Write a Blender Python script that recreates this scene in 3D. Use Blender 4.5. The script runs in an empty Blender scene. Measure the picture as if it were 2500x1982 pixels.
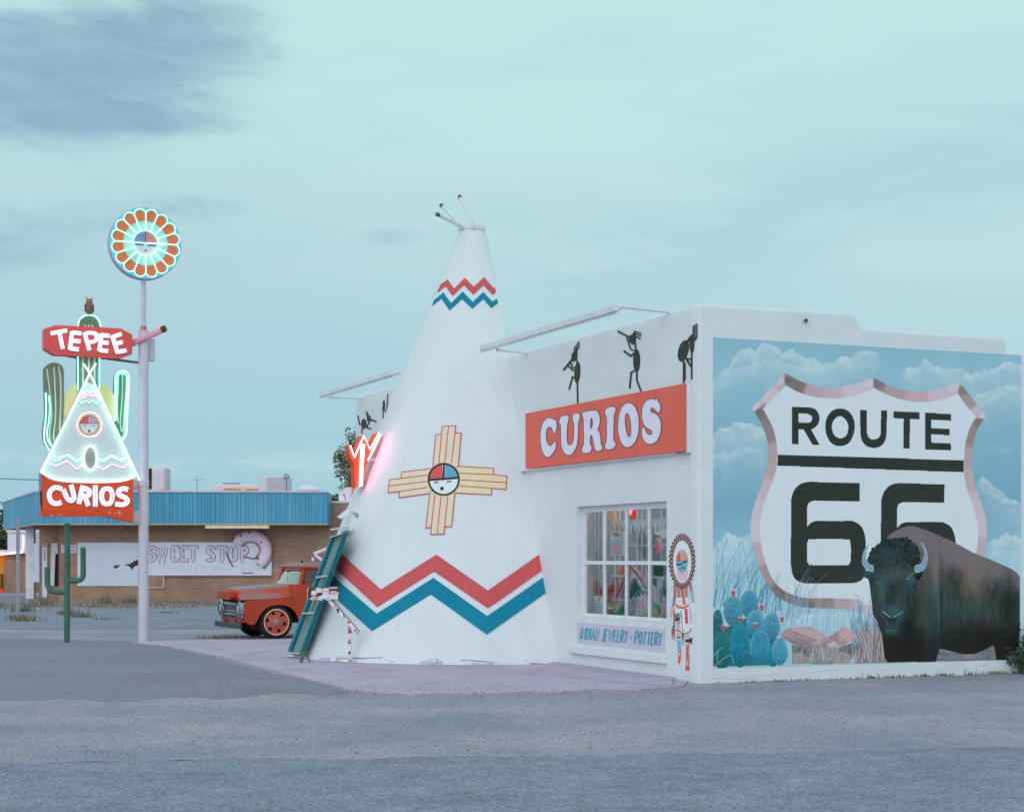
import bpy, bmesh, math, random
import numpy as np
from mathutils import Vector, Matrix
from mathutils.geometry import tessellate_polygon
random.seed(7); RNG = np.random.default_rng(11)
SC = bpy.context.scene
COL = SC.collection
# ------------------------------------------------------------------ camera
F, CX, HZ, EYE = 4250.0, 1250.0, 1362.0, 1.8
cd = bpy.data.cameras.new('camera'); cam = bpy.data.objects.new('camera', cd); COL.objects.link(cam)
cam.location = (0, 0, EYE); cam.rotation_euler = (math.radians(90), 0, 0)
cd.sensor_fit = 'HORIZONTAL'; cd.sensor_width = 36; cd.lens = 36*F/2500; cd.shift_y = 371/2500
cd.clip_start = 0.1; cd.clip_end = 4000
SC.camera = cam
SC.render.engine = 'CYCLES'
SC.view_settings.view_transform = 'Standard'; SC.view_settings.look = 'None'
SC.view_settings.exposure = 0; SC.view_settings.gamma = 1
# ------------------------------------------------------------------ colour helpers
def lin(c): return tuple((x/255/12.92 if x/255 <= .04045 else ((x/255+.055)/1.055)**2.4) for x in c)
LV = (.68, .83, .92)          # how bright the dusk light leaves a white face (front walls, signs)
LM = (.57, .74, .86)          # the mural wall
LF = (.54, .67, .80)          # shop front, turned away from the brighter half of the sky
LG = (.60, .83, .87)          # flat ground
LCUR = [LV]
def P(r, g, b, L=None): return tuple(min(.92, max(.004, x/l)) for x, l in zip(lin((r, g, b)), L or LCUR[0]))
# ------------------------------------------------------------------ sky and light
w = bpy.data.worlds.new('World'); SC.world = w; w.use_nodes = True
NT = w.node_tree; N = NT.nodes; L = NT.links; N.clear()
SUN_EL, SUN_DIR = math.radians(26), Vector((-.34, -.94, 0)).normalized()
def nd(t, **k):
    n = N.new(t)
    for a, b in k.items(): setattr(n, a, b)
    return n
def mth(op, a, b=None, clamp=False):
    n = nd('ShaderNodeMath', operation=op, use_clamp=clamp)
    for i, x in enumerate((a, b)):
        if x is None: continue
        if isinstance(x, (int, float)): n.inputs[i].default_value = x
        else: L.new(x, n.inputs[i])
    return n.outputs[0]
tc = nd('ShaderNodeTexCoord'); sx = nd('ShaderNodeSeparateXYZ'); L.new(tc.outputs['Generated'], sx.inputs[0])
AZ = mth('ARCTAN2', sx.outputs[0], sx.outputs[1]); EL = mth('ARCSINE', sx.outputs[2])
def vec(ax, ex, sh=0.0):
    c = nd('ShaderNodeCombineXYZ'); L.new(mth('ADD', mth('MULTIPLY', AZ, ax), mth('MULTIPLY', EL, sh)), c.inputs[0]); L.new(mth('MULTIPLY', EL, ex), c.inputs[1]); return c.outputs[0]
def noise(v, s, det=5, rough=.55, dist=0.0):
    n = nd('ShaderNodeTexNoise'); L.new(v, n.inputs['Vector']); n.inputs['Scale'].default_value = s
    n.inputs['Detail'].default_value = det; n.inputs['Roughness'].default_value = rough; n.inputs['Distortion'].default_value = dist
    return n.outputs[0]
def sm(x, lo, hi):
    n = nd('ShaderNodeMapRange', interpolation_type='SMOOTHSTEP'); L.new(x, n.inputs[0])
    n.inputs[1].default_value = lo; n.inputs[2].default_value = hi; return n.outputs[0]
def blob(px, py, wx, wy, tilt=0.0):
    a, e = (px-CX)/F, (HZ-py)/F
    da = mth('SUBTRACT', AZ, a); de = mth('SUBTRACT', EL, e)
    de = mth('ADD', de, mth('MULTIPLY', da, tilt))
    q = mth('ADD', mth('POWER', mth('MULTIPLY', da, F/wx), 2), mth('POWER', mth('MULTIPLY', de, F/wy), 2))
    return mth('EXPONENT', mth('MULTIPLY', q, -1))
def mix(f, a, b):
    n = nd('ShaderNodeMix', data_type='RGBA'); n.clamp_factor = True
    if isinstance(f, (int, float)): n.inputs[0].default_value = f
    else: L.new(f, n.inputs[0])
    for i, x in ((6, a), (7, b)):
        if isinstance(x, tuple): n.inputs[i].default_value = (*x, 1)
        else: L.new(x, n.inputs[i])
    return n.outputs[2]
ramp = nd('ShaderNodeValToRGB'); L.new(mth('MULTIPLY', EL, 2.0), ramp.inputs[0])
stops = [(-.0, (164, 205, 219)), (.05, (159, 202, 218)), (.13, (166, 206, 220)), (.22, (178, 214, 223)), (.34, (193, 224, 227)), (.54, (197, 234, 232)), (1.0, (195, 231, 231))]
ramp.color_ramp.elements[0].position = 0; ramp.color_ramp.elements[0].color = (*lin(stops[0][1]), 1)
ramp.color_ramp.elements[1].position = 1; ramp.color_ramp.elements[1].color = (*lin(stops[-1][1]), 1)
for p, c in stops[1:-1]:
    e = ramp.color_ramp.elements.new(p); e.color = (*lin(c), 1)
sky = ramp.outputs[0]
n1 = noise(vec(5, 22, 5), 1.0, 6, .6, .6); n2 = noise(vec(9, 26, 6), 1.0, 7, .58, .7); n4 = noise(vec(20, 85, 16), 1.0, 6, .62, .5); n3 = noise(vec(3.2, 14, -3), 1.0, 4)
# broad thin veils, tilted as in the evening sky
veil = mth('MULTIPLY', sm(n3, .42, .66), mth('MULTIPLY', sm(EL, .02, .08), .26))
sky = mix(veil, sky, lin((168, 206, 221)))
band = mth('MULTIPLY', blob(2050, 520, 1250, 190, -.25), mth('MULTIPLY', sm(n1, .3, .62), .66))
sky = mix(band, sky, lin((166, 204, 221)))
lft = mth('MULTIPLY', blob(250, 830, 800, 380), .30)
sky = mix(lft, sky, lin((156, 196, 219)))
big = mth('ADD', blob(60, 250, 430, 150, .05), mth('MULTIPLY', blob(430, 130, 300, 110), .66))
big = mth('ADD', big, mth('MULTIPLY', blob(40, 660, 200, 60), .58)); big = mth('ADD', big, mth('MULTIPLY', blob(120, 580, 330, 60), .38))
big = mth('ADD', big, mth('MULTIPLY', blob(330, 340, 260, 40), .5)); big = mth('ADD', big, mth('MULTIPLY', blob(560, 530, 200, 40), .46))
big = mth('ADD', big, mth('MULTIPLY', blob(980, 590, 120, 32), .5)); big = mth('ADD', big, mth('MULTIPLY', blob(950, 150, 220, 30), .22))
dark = sm(mth('ADD', big, mth('MULTIPLY', mth('ADD', mth('SUBTRACT', n2, .5), mth('MULTIPLY', mth('SUBTRACT', n4, .5), .45)), 1.25)), .12, 1.0)
dark = mth('MULTIPLY', dark, sm(big, .08, .4))
sky = mix(mth('MULTIPLY', dark, mth('ADD', .50, mth('MULTIPLY', n4, .52))), sky, lin((132, 166, 195)))
# pale puffs low on the horizon
lowc = mth('MULTIPLY', blob(560, 1140, 900, 34), sm(noise(vec(14, 60), 1.0, 5, .6), .42, .62))
sky = mix(mth('MULTIPLY', lowc, .75), sky, lin((186, 222, 231)))
nish = nd('ShaderNodeTexSky', sky_type='NISHITA'); nish.sun_disc = False
nish.sun_elevation = SUN_EL; nish.sun_rotation = math.atan2(SUN_DIR.x, SUN_DIR.y)
nm = nd('ShaderNodeMix', data_type='RGBA', blend_type='MULTIPLY'); nm.inputs[0].default_value = 1
L.new(nish.outputs[0], nm.inputs[6]); nm.inputs[7].default_value = (.10, .10, .10, 1)
sky = mix(.06, sky, nm.outputs[2])
bg = nd('ShaderNodeBackground'); L.new(sky, bg.inputs[0]); bg.inputs[1].default_value = 1.0
wo = nd('ShaderNodeOutputWorld'); L.new(bg.outputs[0], wo.inputs[0])
sl = bpy.data.lights.new('sun', 'SUN'); sl.energy = .94; sl.angle = math.radians(50); sl.color = (.86, .80, 1.0)
so = bpy.data.objects.new('sun', sl); COL.objects.link(so)
S = Vector((SUN_DIR.x*math.cos(SUN_EL), SUN_DIR.y*math.cos(SUN_EL), math.sin(SUN_EL)))
so.rotation_euler = (-S).to_track_quat('-Z', 'Y').to_euler(); so.location = (-12, -32, 20)
# ------------------------------------------------------------------ materials
def mat(name, col, rough=.85, var=.10, scale=3.0, bump=0.0, bscale=60.0, metal=0.0, emis=None, estr=0.0, col2=None, thr=None, spec=.3, coat=0, det=6, stretch=(1, 1, 1), spots=None, grain=(), bump2=0.0, top=None):
    m = bpy.data.materials.new(name); m.use_nodes = True
    nt = m.node_tree; b = nt.nodes['Principled BSDF']; lk = nt.links.new
    b.inputs['Roughness'].default_value = rough; b.inputs['Metallic'].default_value = metal
    b.inputs['Specular IOR Level'].default_value = spec; b.inputs['Coat Weight'].default_value = coat
    t = nt.nodes.new('ShaderNodeTexCoord'); mp = nt.nodes.new('ShaderNodeMapping'); lk(t.outputs['Object'], mp.inputs[0]); mp.inputs['Scale'].default_value = stretch
    n = nt.nodes.new('ShaderNodeTexNoise'); n.inputs['Scale'].default_value = scale; n.inputs['Detail'].default_value = det; lk(mp.outputs[0], n.inputs['Vector'])
    r = nt.nodes.new('ShaderNodeValToRGB'); lk(n.outputs[0], r.inputs[0])
    a = tuple(max(0, x*(1-var)) for x in col); c2 = col2 if col2 else tuple(min(.95, x*(1+var)) for x in col)
    lo, hi = thr if thr else (.32, .68)
    r.color_ramp.elements[0].position = lo; r.color_ramp.elements[1].position = hi
    r.color_ramp.elements[0].color = (*a, 1); r.color_ramp.elements[1].color = (*c2, 1)
    out = r.outputs[0]
    if spots:   # (colour, scale, lo, hi): chips and stains with shapes of their own
        n4 = nt.nodes.new('ShaderNodeTexNoise'); n4.inputs['Scale'].default_value = spots[1]; n4.inputs['Detail'].default_value = 8; n4.inputs['Roughness'].default_value = .65
        lk(mp.outputs[0], n4.inputs['Vector'])
        mr = nt.nodes.new('ShaderNodeMapRange'); lk(n4.outputs[0], mr.inputs[0]); mr.inputs[1].default_value = spots[2]; mr.inputs[2].default_value = spots[3]
        mx = nt.nodes.new('ShaderNodeMix'); mx.data_type = 'RGBA'; lk(mr.outputs[0], mx.inputs[0]); lk(out, mx.inputs[6]); mx.inputs[7].default_value = (*spots[0], 1); out = mx.outputs[2]
    for gs, ga in grain:
        n5 = nt.nodes.new('ShaderNodeTexNoise'); n5.inputs['Scale'].default_value = gs; n5.inputs['Detail'].default_value = 3; lk(mp.outputs[0], n5.inputs['Vector'])
        r5 = nt.nodes.new('ShaderNodeMapRange'); lk(n5.outputs[0], r5.inputs[0]); r5.inputs[1].default_value = .3; r5.inputs[2].default_value = .7; r5.inputs[3].default_value = 1-ga; r5.inputs[4].default_value = 1+ga
        v5 = nt.nodes.new('ShaderNodeVectorMath'); v5.operation = 'SCALE'; lk(out, v5.inputs[0]); lk(r5.outputs[0], v5.inputs['Scale']); out = v5.outputs[0]
    if top:   # sun-bleached, oxidised upper faces
        g6 = nt.nodes.new('ShaderNodeNewGeometry'); s6 = nt.nodes.new('ShaderNodeSeparateXYZ'); lk(g6.outputs['Normal'], s6.inputs[0])
        a6 = nt.nodes.new('ShaderNodeMath'); a6.operation = 'MULTIPLY_ADD'; lk(n.outputs[0], a6.inputs[0]); a6.inputs[1].default_value = .7; lk(s6.outputs[2], a6.inputs[2])
        m6 = nt.nodes.new('ShaderNodeMapRange'); lk(a6.outputs[0], m6.inputs[0]); m6.inputs[1].default_value = .98; m6.inputs[2].default_value = 1.32
        x6 = nt.nodes.new('ShaderNodeMix'); x6.data_type = 'RGBA'; lk(m6.outputs[0], x6.inputs[0]); lk(out, x6.inputs[6]); x6.inputs[7].default_value = (*top, 1); out = x6.outputs[2]
    lk(out, b.inputs['Base Color'])
    if bump:
        n2 = nt.nodes.new('ShaderNodeTexNoise'); n2.inputs['Scale'].default_value = bscale; n2.inputs['Detail'].default_value = 5; lk(t.outputs['Object'], n2.inputs['Vector'])
        bp = nt.nodes.new('ShaderNodeBump'); bp.inputs['Strength'].default_value = bump; bp.inputs['Distance'].default_value = .02; lk(n2.outputs[0], bp.inputs['Height']); lk(bp.outputs[0], b.inputs['Normal'])
        if bump2:
            n7 = nt.nodes.new('ShaderNodeTexNoise'); n7.inputs['Scale'].default_value = 2.6; n7.inputs['Detail'].default_value = 4; lk(t.outputs['Object'], n7.inputs['Vector'])
            b7 = nt.nodes.new('ShaderNodeBump'); b7.inputs['Strength'].default_value = bump2; b7.inputs['Distance'].default_value = .12; lk(n7.outputs[0], b7.inputs['Height']); lk(b7.outputs[0], bp.inputs['Normal'])
    if emis:
        b.inputs['Emission Color'].default_value = (*emis, 1); b.inputs['Emission Strength'].default_value = estr
    return m
def vcol_mat(name, rough=.85, bump=.12, spec=.2, grain=.10):
    m = bpy.data.materials.new(name); m.use_nodes = True
    nt = m.node_tree; b = nt.nodes['Principled BSDF']; lk = nt.links.new
    a = nt.nodes.new('ShaderNodeVertexColor'); a.layer_name = 'paint'
    t = nt.nodes.new('ShaderNodeTexCoord'); n = nt.nodes.new('ShaderNodeTexNoise'); n.inputs['Scale'].default_value = 45; n.inputs['Detail'].default_value = 4; lk(t.outputs['Object'], n.inputs['Vector'])
    mr = nt.nodes.new('ShaderNodeMapRange'); lk(n.outputs[0], mr.inputs[0]); mr.inputs[3].default_value = 1-grain; mr.inputs[4].default_value = 1+grain
    mx = nt.nodes.new('ShaderNodeVectorMath'); mx.operation = 'SCALE'; lk(a.outputs[0], mx.inputs[0]); lk(mr.outputs[0], mx.inputs['Scale'])
    lk(mx.outputs[0], b.inputs['Base Color']); b.inputs['Roughness'].default_value = rough; b.inputs['Specular IOR Level'].default_value = spec
    bp = nt.nodes.new('ShaderNodeBump'); bp.inputs['Strength'].default_value = bump; bp.inputs['Distance'].default_value = .01; lk(n.outputs[0], bp.inputs['Height']); lk(bp.outputs[0], b.inputs['Normal'])
    return m
def glass_mat(name, tint=(.8, .9, .95), gl=.12, rough=.02):
    m = bpy.data.materials.new(name); m.use_nodes = True
    nt = m.node_tree; nt.nodes.clear(); lk = nt.links.new
    o = nt.nodes.new('ShaderNodeOutputMaterial'); t = nt.nodes.new('ShaderNodeBsdfTransparent'); t.inputs[0].default_value = (*tint, 1)
    g = nt.nodes.new('ShaderNodeBsdfGlossy'); g.inputs['Roughness'].default_value = rough
    fr = nt.nodes.new('ShaderNodeFresnel'); fr.inputs[0].default_value = 1.5
    ad = nt.nodes.new('ShaderNodeMath'); ad.operation = 'ADD'; ad.use_clamp = True; lk(fr.outputs[0], ad.inputs[0]); ad.inputs[1].default_value = gl
    mx = nt.nodes.new('ShaderNodeMixShader'); lk(ad.outputs[0], mx.inputs[0]); lk(t.outputs[0], mx.inputs[1]); lk(g.outputs[0], mx.inputs[2]); lk(mx.outputs[0], o.inputs[0])
    return m
# ------------------------------------------------------------------ frames of the place
def v2(x, y, z=0): return Vector((x, y, z))
ZUP = Vector((0, 0, 1))
C0 = v2(2.676, 25.0)                      # ground corner of the curio shop
FU, FN = v2(-.3991, .9169), v2(-.9169, -.3991)   # along the shop front (away), out of it
MV, MN = v2(.9169, .3991), v2(.3991, -.9169)     # along the mural wall, out of it
def FA(t, z=0, o=0): return C0 + FU*t + FN*o + ZUP*z
def MU(s, z=0, o=0): return C0 + MV*s + MN*o + ZUP*z
EYEV = v2(0, 0, EYE)
def ray(px, py): return Vector(((px-CX)/F, 1, (HZ-py)/F))
def onto(px, py, p0, n):
    d = ray(px, py); k = (p0-EYEV).dot(n)/d.dot(n); return EYEV + d*k
def pF(px, py, o=0): return onto(px, py, FA(0, 0, o), FN)
def pM(px, py, o=0): return onto(px, py, MU(0, 0, o), MN)
def pG(px, py, z=0): return onto(px, py, v2(0, 0, z), ZUP)
def pD(px, py, Y): return onto(px, py, v2(0, Y, 0), v2(0, 1, 0))
def PXY(p): p = p-EYEV; return CX+F*p.x/p.y, HZ-F*p.z/p.y
# ------------------------------------------------------------------ mesh builder
class MB:
    def __init__(s, xf=None): s.v = []; s.f = []; s.xf = xf; s.k = 0
    def add(s, vs, fs):
        b = len(s.v); s.v += [(s.xf(p) if s.xf else Vector(p)) for p in vs]; s.f += [tuple(b+i for i in f) for f in fs]; return s
    def poly(s, pts): return s.add(pts, [tuple(range(len(pts)))])
    def hexa(s, a, b): # two quads -> closed block
        return s.add(list(a)+list(b), [(3, 2, 1, 0), (4, 5, 6, 7), (0, 1, 5, 4), (1, 2, 6, 5), (2, 3, 7, 6), (3, 0, 4, 7)])
    def box(s, o, ax, ay, az):
        o, ax, ay, az = map(Vector, (o, ax, ay, az))
        return s.hexa([o, o+ax, o+ax+ay, o+ay], [o+az, o+ax+az, o+ax+ay+az, o+ay+az])
    def cbox(s, c, dx, dy, dz): return s.box((c[0]-dx/2, c[1]-dy/2, c[2]-dz/2), (dx, 0, 0), (0, dy, 0), (0, 0, dz))
    def prism(s, pts, th, holes=()):
        th = Vector(th); loops = [[Vector(p) for p in pts]]+[[Vector(p) for p in h] for h in holes]
        flat = [p for l in loops for p in l]; n = len(flat)
        tri = tessellate_polygon(loops)
        fs = [tuple(t) for t in tri]+[tuple(n+i for i in reversed(t)) for t in tri]
        b = 0
        for l in loops:
            m = len(l); fs += [(b+i, b+(i+1) % m, n+b+(i+1) % m, n+b+i) for i in range(m)]; b += m
        return s.add(flat+[p+th for p in flat], fs)
    def tube(s, pts, r, n=8, cap=True, r1=None):
        pts = [Vector(p) for p in pts]; m = len(pts); vs = []; fs = []; prev = None
        for i, p in enumerate(pts):
            d = (pts[min(i+1, m-1)]-pts[max(i-1, 0)]); d = d.normalized() if d.length > 1e-9 else ZUP
            if prev is None: a = d.orthogonal().normalized()
            else:
                a = prev-d*prev.dot(d); a = a.normalized() if a.length > 1e-6 else d.orthogonal().normalized()
            prev = a; bb = d.cross(a); rr = r if r1 is None else r+(r1-r)*i/max(1, m-1)
            vs += [p+(a*math.cos(2*math.pi*k/n)+bb*math.sin(2*math.pi*k/n))*rr for k in range(n)]
        for i in range(m-1):
            fs += [(i*n+k, i*n+(k+1) % n, (i+1)*n+(k+1) % n, (i+1)*n+k) for k in range(n)]
        if cap: fs += [tuple(reversed(range(n))), tuple((m-1)*n+k for k in range(n))]
        return s.add(vs, fs)
    def lathe(s, o, prof, n=20, ax=None, cap=True):
        o = Vector(o); ax = Vector(ax).normalized() if ax else ZUP; a = ax.orthogonal().normalized(); b = ax.cross(a); vs = []; fs = []
        for r, z in prof: vs += [o+ax*z+(a*math.cos(2*math.pi*k/n)+b*math.sin(2*math.pi*k/n))*max(r, 1e-4) for k in range(n)]
        m = len(prof)
        for i in range(m-1): fs += [(i*n+k, i*n+(k+1) % n, (i+1)*n+(k+1) % n, (i+1)*n+k) for k in range(n)]
        if cap: fs += [tuple(reversed(range(n))), tuple((m-1)*n+k for k in range(n))]
        return s.add(vs, fs)
    def ball(s, c, rx, ry=None, rz=None, n=14, m=9, ax=None):
        ry = ry or rx; rz = rz or rx; c = Vector(c); vs = []; fs = []; R = ax or Matrix.Identity(3)
        for i in range(m+1):
            th = math.pi*i/m
            for k in range(n):
                ph = 2*math.pi*k/n; vs.append(c+R@Vector((rx*math.sin(th)*math.cos(ph), ry*math.sin(th)*math.sin(ph), rz*math.cos(th))))
        for i in range(m): fs += [(i*n+k, (i+1)*n+k, (i+1)*n+(k+1) % n, i*n+(k+1) % n) for k in range(n)]
        return s.add(vs, fs)
    def ribbon(s, pts, wd, fmap, th, close=False, ext=True):
        """stroke of width wd (in trace units) along pts, mapped on a real surface by fmap(x,y,lift) and given thickness"""
        s.k += 1; lift = .00012*s.k
        P2 = [Vector((p[0], p[1])) for p in pts]; m = len(P2)
        if not close and ext and m > 1:
            P2[0] = P2[0]+(P2[0]-P2[1]).normalized()*wd*.0; 
        lft, rgt = [], []
        for i in range(m):
            a = P2[(i-1) % m] if (close or i > 0) else None; c = P2[(i+1) % m] if (close or i < m-1) else None
            d1 = (P2[i]-a).normalized() if a is not None else None; d2 = (c-P2[i]).normalized() if c is not None else None
            if d1 is None: d1 = d2
            if d2 is None: d2 = d1
            d = d1+d2; d = d.normalized() if d.length > 1e-6 else d1
            nn = Vector((-d.y, d.x)); k = 1/max(.5, abs(nn.dot(Vector((-d1.y, d1.x)))))
            lft.append(P2[i]+nn*wd/2*k); rgt.append(P2[i]-nn*wd/2*k)
        rng = range(m) if close else range(m-1)
        vs = []; fs = []
        for side in (lift, lift-th):
            for a, b in zip(lft, rgt): vs += [fmap(a.x, a.y, side), fmap(b.x, b.y, side)]
        M2 = 2*m
        for i in rng:
            j = (i+1) % m
            fs += [(2*i, 2*i+1, 2*j+1, 2*j), (M2+2*j, M2+2*j+1, M2+2*i+1, M2+2*i), (2*i+1, M2+2*i+1, M2+2*j+1, 2*j+1), (2*j, M2+2*j, M2+2*i, 2*i)]
        if not close: fs += [(0, M2, M2+1, 1), (2*m-2, 2*m-1, M2+2*m-1, M2+2*m-2)]
        return s.add(vs, fs)
    def shape(s, pts, fmap, th, holes=(), lift=None):
        s.k += 1; lf = .00012*s.k if lift is None else lift
        a = fmap(pts[0][0], pts[0][1], lf); b = fmap(pts[0][0], pts[0][1], lf-th)
        return s.prism([fmap(x, y, lf) for x, y in pts], b-a, [[fmap(x, y, lf) for x, y in h] for h in holes])
def ell(cx, cy, rx, ry, n=28, rot=0, a0=0, a1=360):
    c, s_ = math.cos(math.radians(rot)), math.sin(math.radians(rot)); full = (a1-a0) >= 360
    out = []
    for k in range(n if full else n+1):
        t = math.radians(a0+(a1-a0)*k/n); x, y = rx*math.cos(t), ry*math.sin(t); out.append((cx+x*c-y*s_, cy+x*s_+y*c))
    return out
def smooth(pts, k=5, close=True):
    n = len(pts); out = []
    for i in range(n if close else n-1):
        p0, p1, p2, p3 = (pts[(i-1) % n], pts[i], pts[(i+1) % n], pts[(i+2) % n]) if close else (pts[max(0, i-1)], pts[i], pts[i+1], pts[min(n-1, i+2)])
        for j in range(k):
            t = j/k
            out.append(tuple(.5*((2*p1[q])+(-p0[q]+p2[q])*t+(2*p0[q]-5*p1[q]+4*p2[q]-p3[q])*t*t+(-p0[q]+3*p1[q]-3*p2[q]+p3[q])*t**3) for q in range(len(p1))))
    if not close: out.append(pts[-1])
    return out
ORG = {}
def link(name, mb, m, parent=None, org=None, sm_=False, bev=0, kind=None, label=None):
    me = bpy.data.meshes.new(name)
    o0 = ORG[parent.name] if parent else (Vector(org) if org is not None else Vector((0, 0, 0)))
    me.from_pydata([tuple(p-o0) for p in mb.v], [], mb.f)
    b = bmesh.new(); b.from_mesh(me); bmesh.ops.recalc_face_normals(b, faces=b.faces); b.to_mesh(me); b.free()
    if sm_:
        me.polygons.foreach_set('use_smooth', [True]*len(me.polygons))
        try: me.set_sharp_from_angle(angle=math.radians(40))
        except Exception: pass
    me.materials.append(m)
    o = bpy.data.objects.new(name, me); COL.objects.link(o); ORG[o.name] = o0
    if parent: o.parent = parent
    else: o.location = o0
    if bev:
        q = o.modifiers.new('bevel', 'BEVEL'); q.width = bev; q.segments = 2; q.limit_method = 'ANGLE'; q.angle_limit = math.radians(35)
    if kind: o['kind'] = kind
    if label: o['label'] = label
    return o
def link_each(name, mb, m, parent=None, gap=.004, **k):
    # every separate piece (pieces closer than gap belong together) becomes a mesh of its own
    n = len(mb.v); up = list(range(n))
    def fd(i):
        while up[i] != i: up[i] = up[up[i]]; i = up[i]
        return i
    for f in mb.f:
        for i in f[1:]: up[fd(i)] = fd(f[0])
    isl = {}
    for i in range(n): isl.setdefault(fd(i), []).append(i)
    B_ = [(np.array([mb.v[i] for i in ix]), ix) for ix in isl.values()]; bb = [(a.min(0)-gap/2, a.max(0)+gap/2) for a, _ in B_]; g = list(range(len(B_)))
    def fg(i):
        while g[i] != i: i = g[i]
        return i
    for i in range(len(B_)):
        for j in range(i):
            if (bb[i][0] <= bb[j][1]).all() and (bb[j][0] <= bb[i][1]).all(): g[fg(i)] = fg(j)
    cl = {}
    for i, (_, ix) in enumerate(B_): cl.setdefault(fg(i), []).extend(ix)
    out = []
    own = {v: c for c, ix in cl.items() for v in ix}
    for c, ix in cl.items():
        q = MB(); rm = {v: i for i, v in enumerate(ix)}; q.v = [mb.v[v] for v in ix]; q.f = [tuple(rm[v] for v in f) for f in mb.f if own[f[0]] == c]; out.append(link(name, q, m, parent, **k))
    return out
def thing(name, label, cat, loc, group=None):
    o = bpy.data.objects.new(name, None); COL.objects.link(o); o.location = loc; o.empty_display_size = .2
    ORG[o.name] = Vector(loc); o['label'] = label; o['category'] = cat
    if group: o['group'] = group
    return o
def tag(o, label, cat, group=None):
    o['label'] = label; o['category'] = cat
    if group: o['group'] = group
    return o
def lifted(fn):   # trace map with lift along the surface's outward direction
    return fn
# ------------------------------------------------------------------ painting on a real surface (vertex colours on a fine grid)
def vnoise(x, y, seed):
    xi = np.floor(x).astype(np.int64); yi = np.floor(y).astype(np.int64); fx = x-xi; fy = y-yi
    def h(a, b):
        n = (a*374761393+b*668265263+seed*1442695041) & 0xffffffff
        n = ((n ^ (n >> 13))*1274126177) & 0xffffffff
        return ((n ^ (n >> 16)) & 0xffff)/65535.0
    fx = fx*fx*(3-2*fx); fy = fy*fy*(3-2*fy)
    return (h(xi, yi)*(1-fx)+h(xi+1, yi)*fx)*(1-fy)+(h(xi, yi+1)*(1-fx)+h(xi+1, yi+1)*fx)*fy
def fbm(x, y, seed=0, o=4):
    s = 0; a = .5; t = 0
    for i in range(o): s = s+a*vnoise(x*2**i, y*2**i, seed+i); t += a; a *= .5
    return s/t
def sstep(x, a, b):
    t = np.clip((x-a)/(b-a), 0, 1); return t*t*(3-2*t)
class Canvas:
    def __init__(s, U, V, POS): s.U, s.V, s.P = U, V, POS; s.c = np.zeros(U.shape+(3,)); s.a = np.zeros(U.shape, bool)
    def inside(s, pts):
        pts = np.array(pts, float); m = np.zeros(s.U.shape, bool)
        bb = (s.U >= pts[:, 0].min()) & (s.U <= pts[:, 0].max()) & (s.V >= pts[:, 1].min()) & (s.V <= pts[:, 1].max())
        u, v = s.U[bb], s.V[bb]; r = np.zeros(u.shape, bool)
        for (x0, y0), (x1, y1) in zip(pts, np.roll(pts, -1, 0)):
            if y0 == y1: continue
            r ^= ((y0 > v) != (y1 > v)) & (u < (x1-x0)*(v-y0)/(y1-y0)+x0)
        m[bb] = r; return m
    def fill(s, pts, col, holes=()):
        m = s.inside(pts)
        for h in holes: m &= ~s.inside(h)
        s.c[m] = col(s.U[m], s.V[m]) if callable(col) else col; s.a |= m; return m
    def blend(s, al, col):
        al = np.clip(al, 0, 1)[..., None]; s.c = s.c*(1-al)+np.array(col)*al
    def stroke(s, pts, w0, w1, col, al=1.0):
        n = len(pts)-1
        for i in range(n):
            (x0, y0), (x1, y1) = pts[i], pts[i+1]; a = w0+(w1-w0)*i/n; b = w0+(w1-w0)*(i+1)/n; q = max(a, b)
            bb = (s.U > min(x0, x1)-q) & (s.U < max(x0, x1)+q) & (s.V > min(y0, y1)-q) & (s.V < max(y0, y1)+q)
            u, v = s.U[bb], s.V[bb]
            if not u.size: continue
            dx, dy = x1-x0, y1-y0; t = np.clip(((u-x0)*dx+(v-y0)*dy)/(dx*dx+dy*dy+1e-9), 0, 1)
            d = np.hypot(u-x0-t*dx, v-y0-t*dy); k = (np.clip((a+(b-a)*t)/2-d+.8, 0, 1)*al)
            s.c[bb] = s.c[bb]*(1-k[:, None])+np.array(col)*k[:, None]; aa = s.a[bb]; aa |= k > .5; s.a[bb] = aa
    def mesh(s, name, m, parent=None, org=None, full=False):
        H, W = s.U.shape; idx = np.arange(H*W).reshape(H, W)
        q = np.stack([idx[:-1, :-1], idx[:-1, 1:], idx[1:, 1:], idx[1:, :-1]], -1).reshape(-1, 4)
        if not full:
            A = s.a; k = (A[:-1, :-1] & A[:-1, 1:] & A[1:, 1:] & A[1:, :-1]).reshape(-1); q = q[k]
        used = np.unique(q); rm = np.full(H*W, -1); rm[used] = np.arange(len(used)); q = rm[q]
        o0 = ORG[parent.name] if parent else Vector(org or (0, 0, 0))
        co = s.P.reshape(-1, 3)[used]-np.array(o0); cc = np.concatenate([s.c.reshape(-1, 3)[used], np.ones((len(used), 1))], 1)
        me = bpy.data.meshes.new(name); me.vertices.add(len(co)); me.vertices.foreach_set('co', co.astype(np.float32).ravel())
        me.loops.add(q.size); me.loops.foreach_set('vertex_index', q.ravel().astype(np.int32))
        me.polygons.add(len(q)); me.polygons.foreach_set('loop_start', np.arange(0, q.size, 4, dtype=np.int32)); me.polygons.foreach_set('loop_total', np.full(len(q), 4, np.int32))
        me.update(calc_edges=True)
        ca = me.color_attributes.new('paint', 'FLOAT_COLOR', 'POINT'); ca.data.foreach_set('color', cc.astype(np.float32).ravel())
        me.materials.append(m); o = bpy.data.objects.new(name, me); COL.objects.link(o); ORG[o.name] = o0
        if parent: o.parent = parent
        else: o.location = o0
        return o
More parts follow.
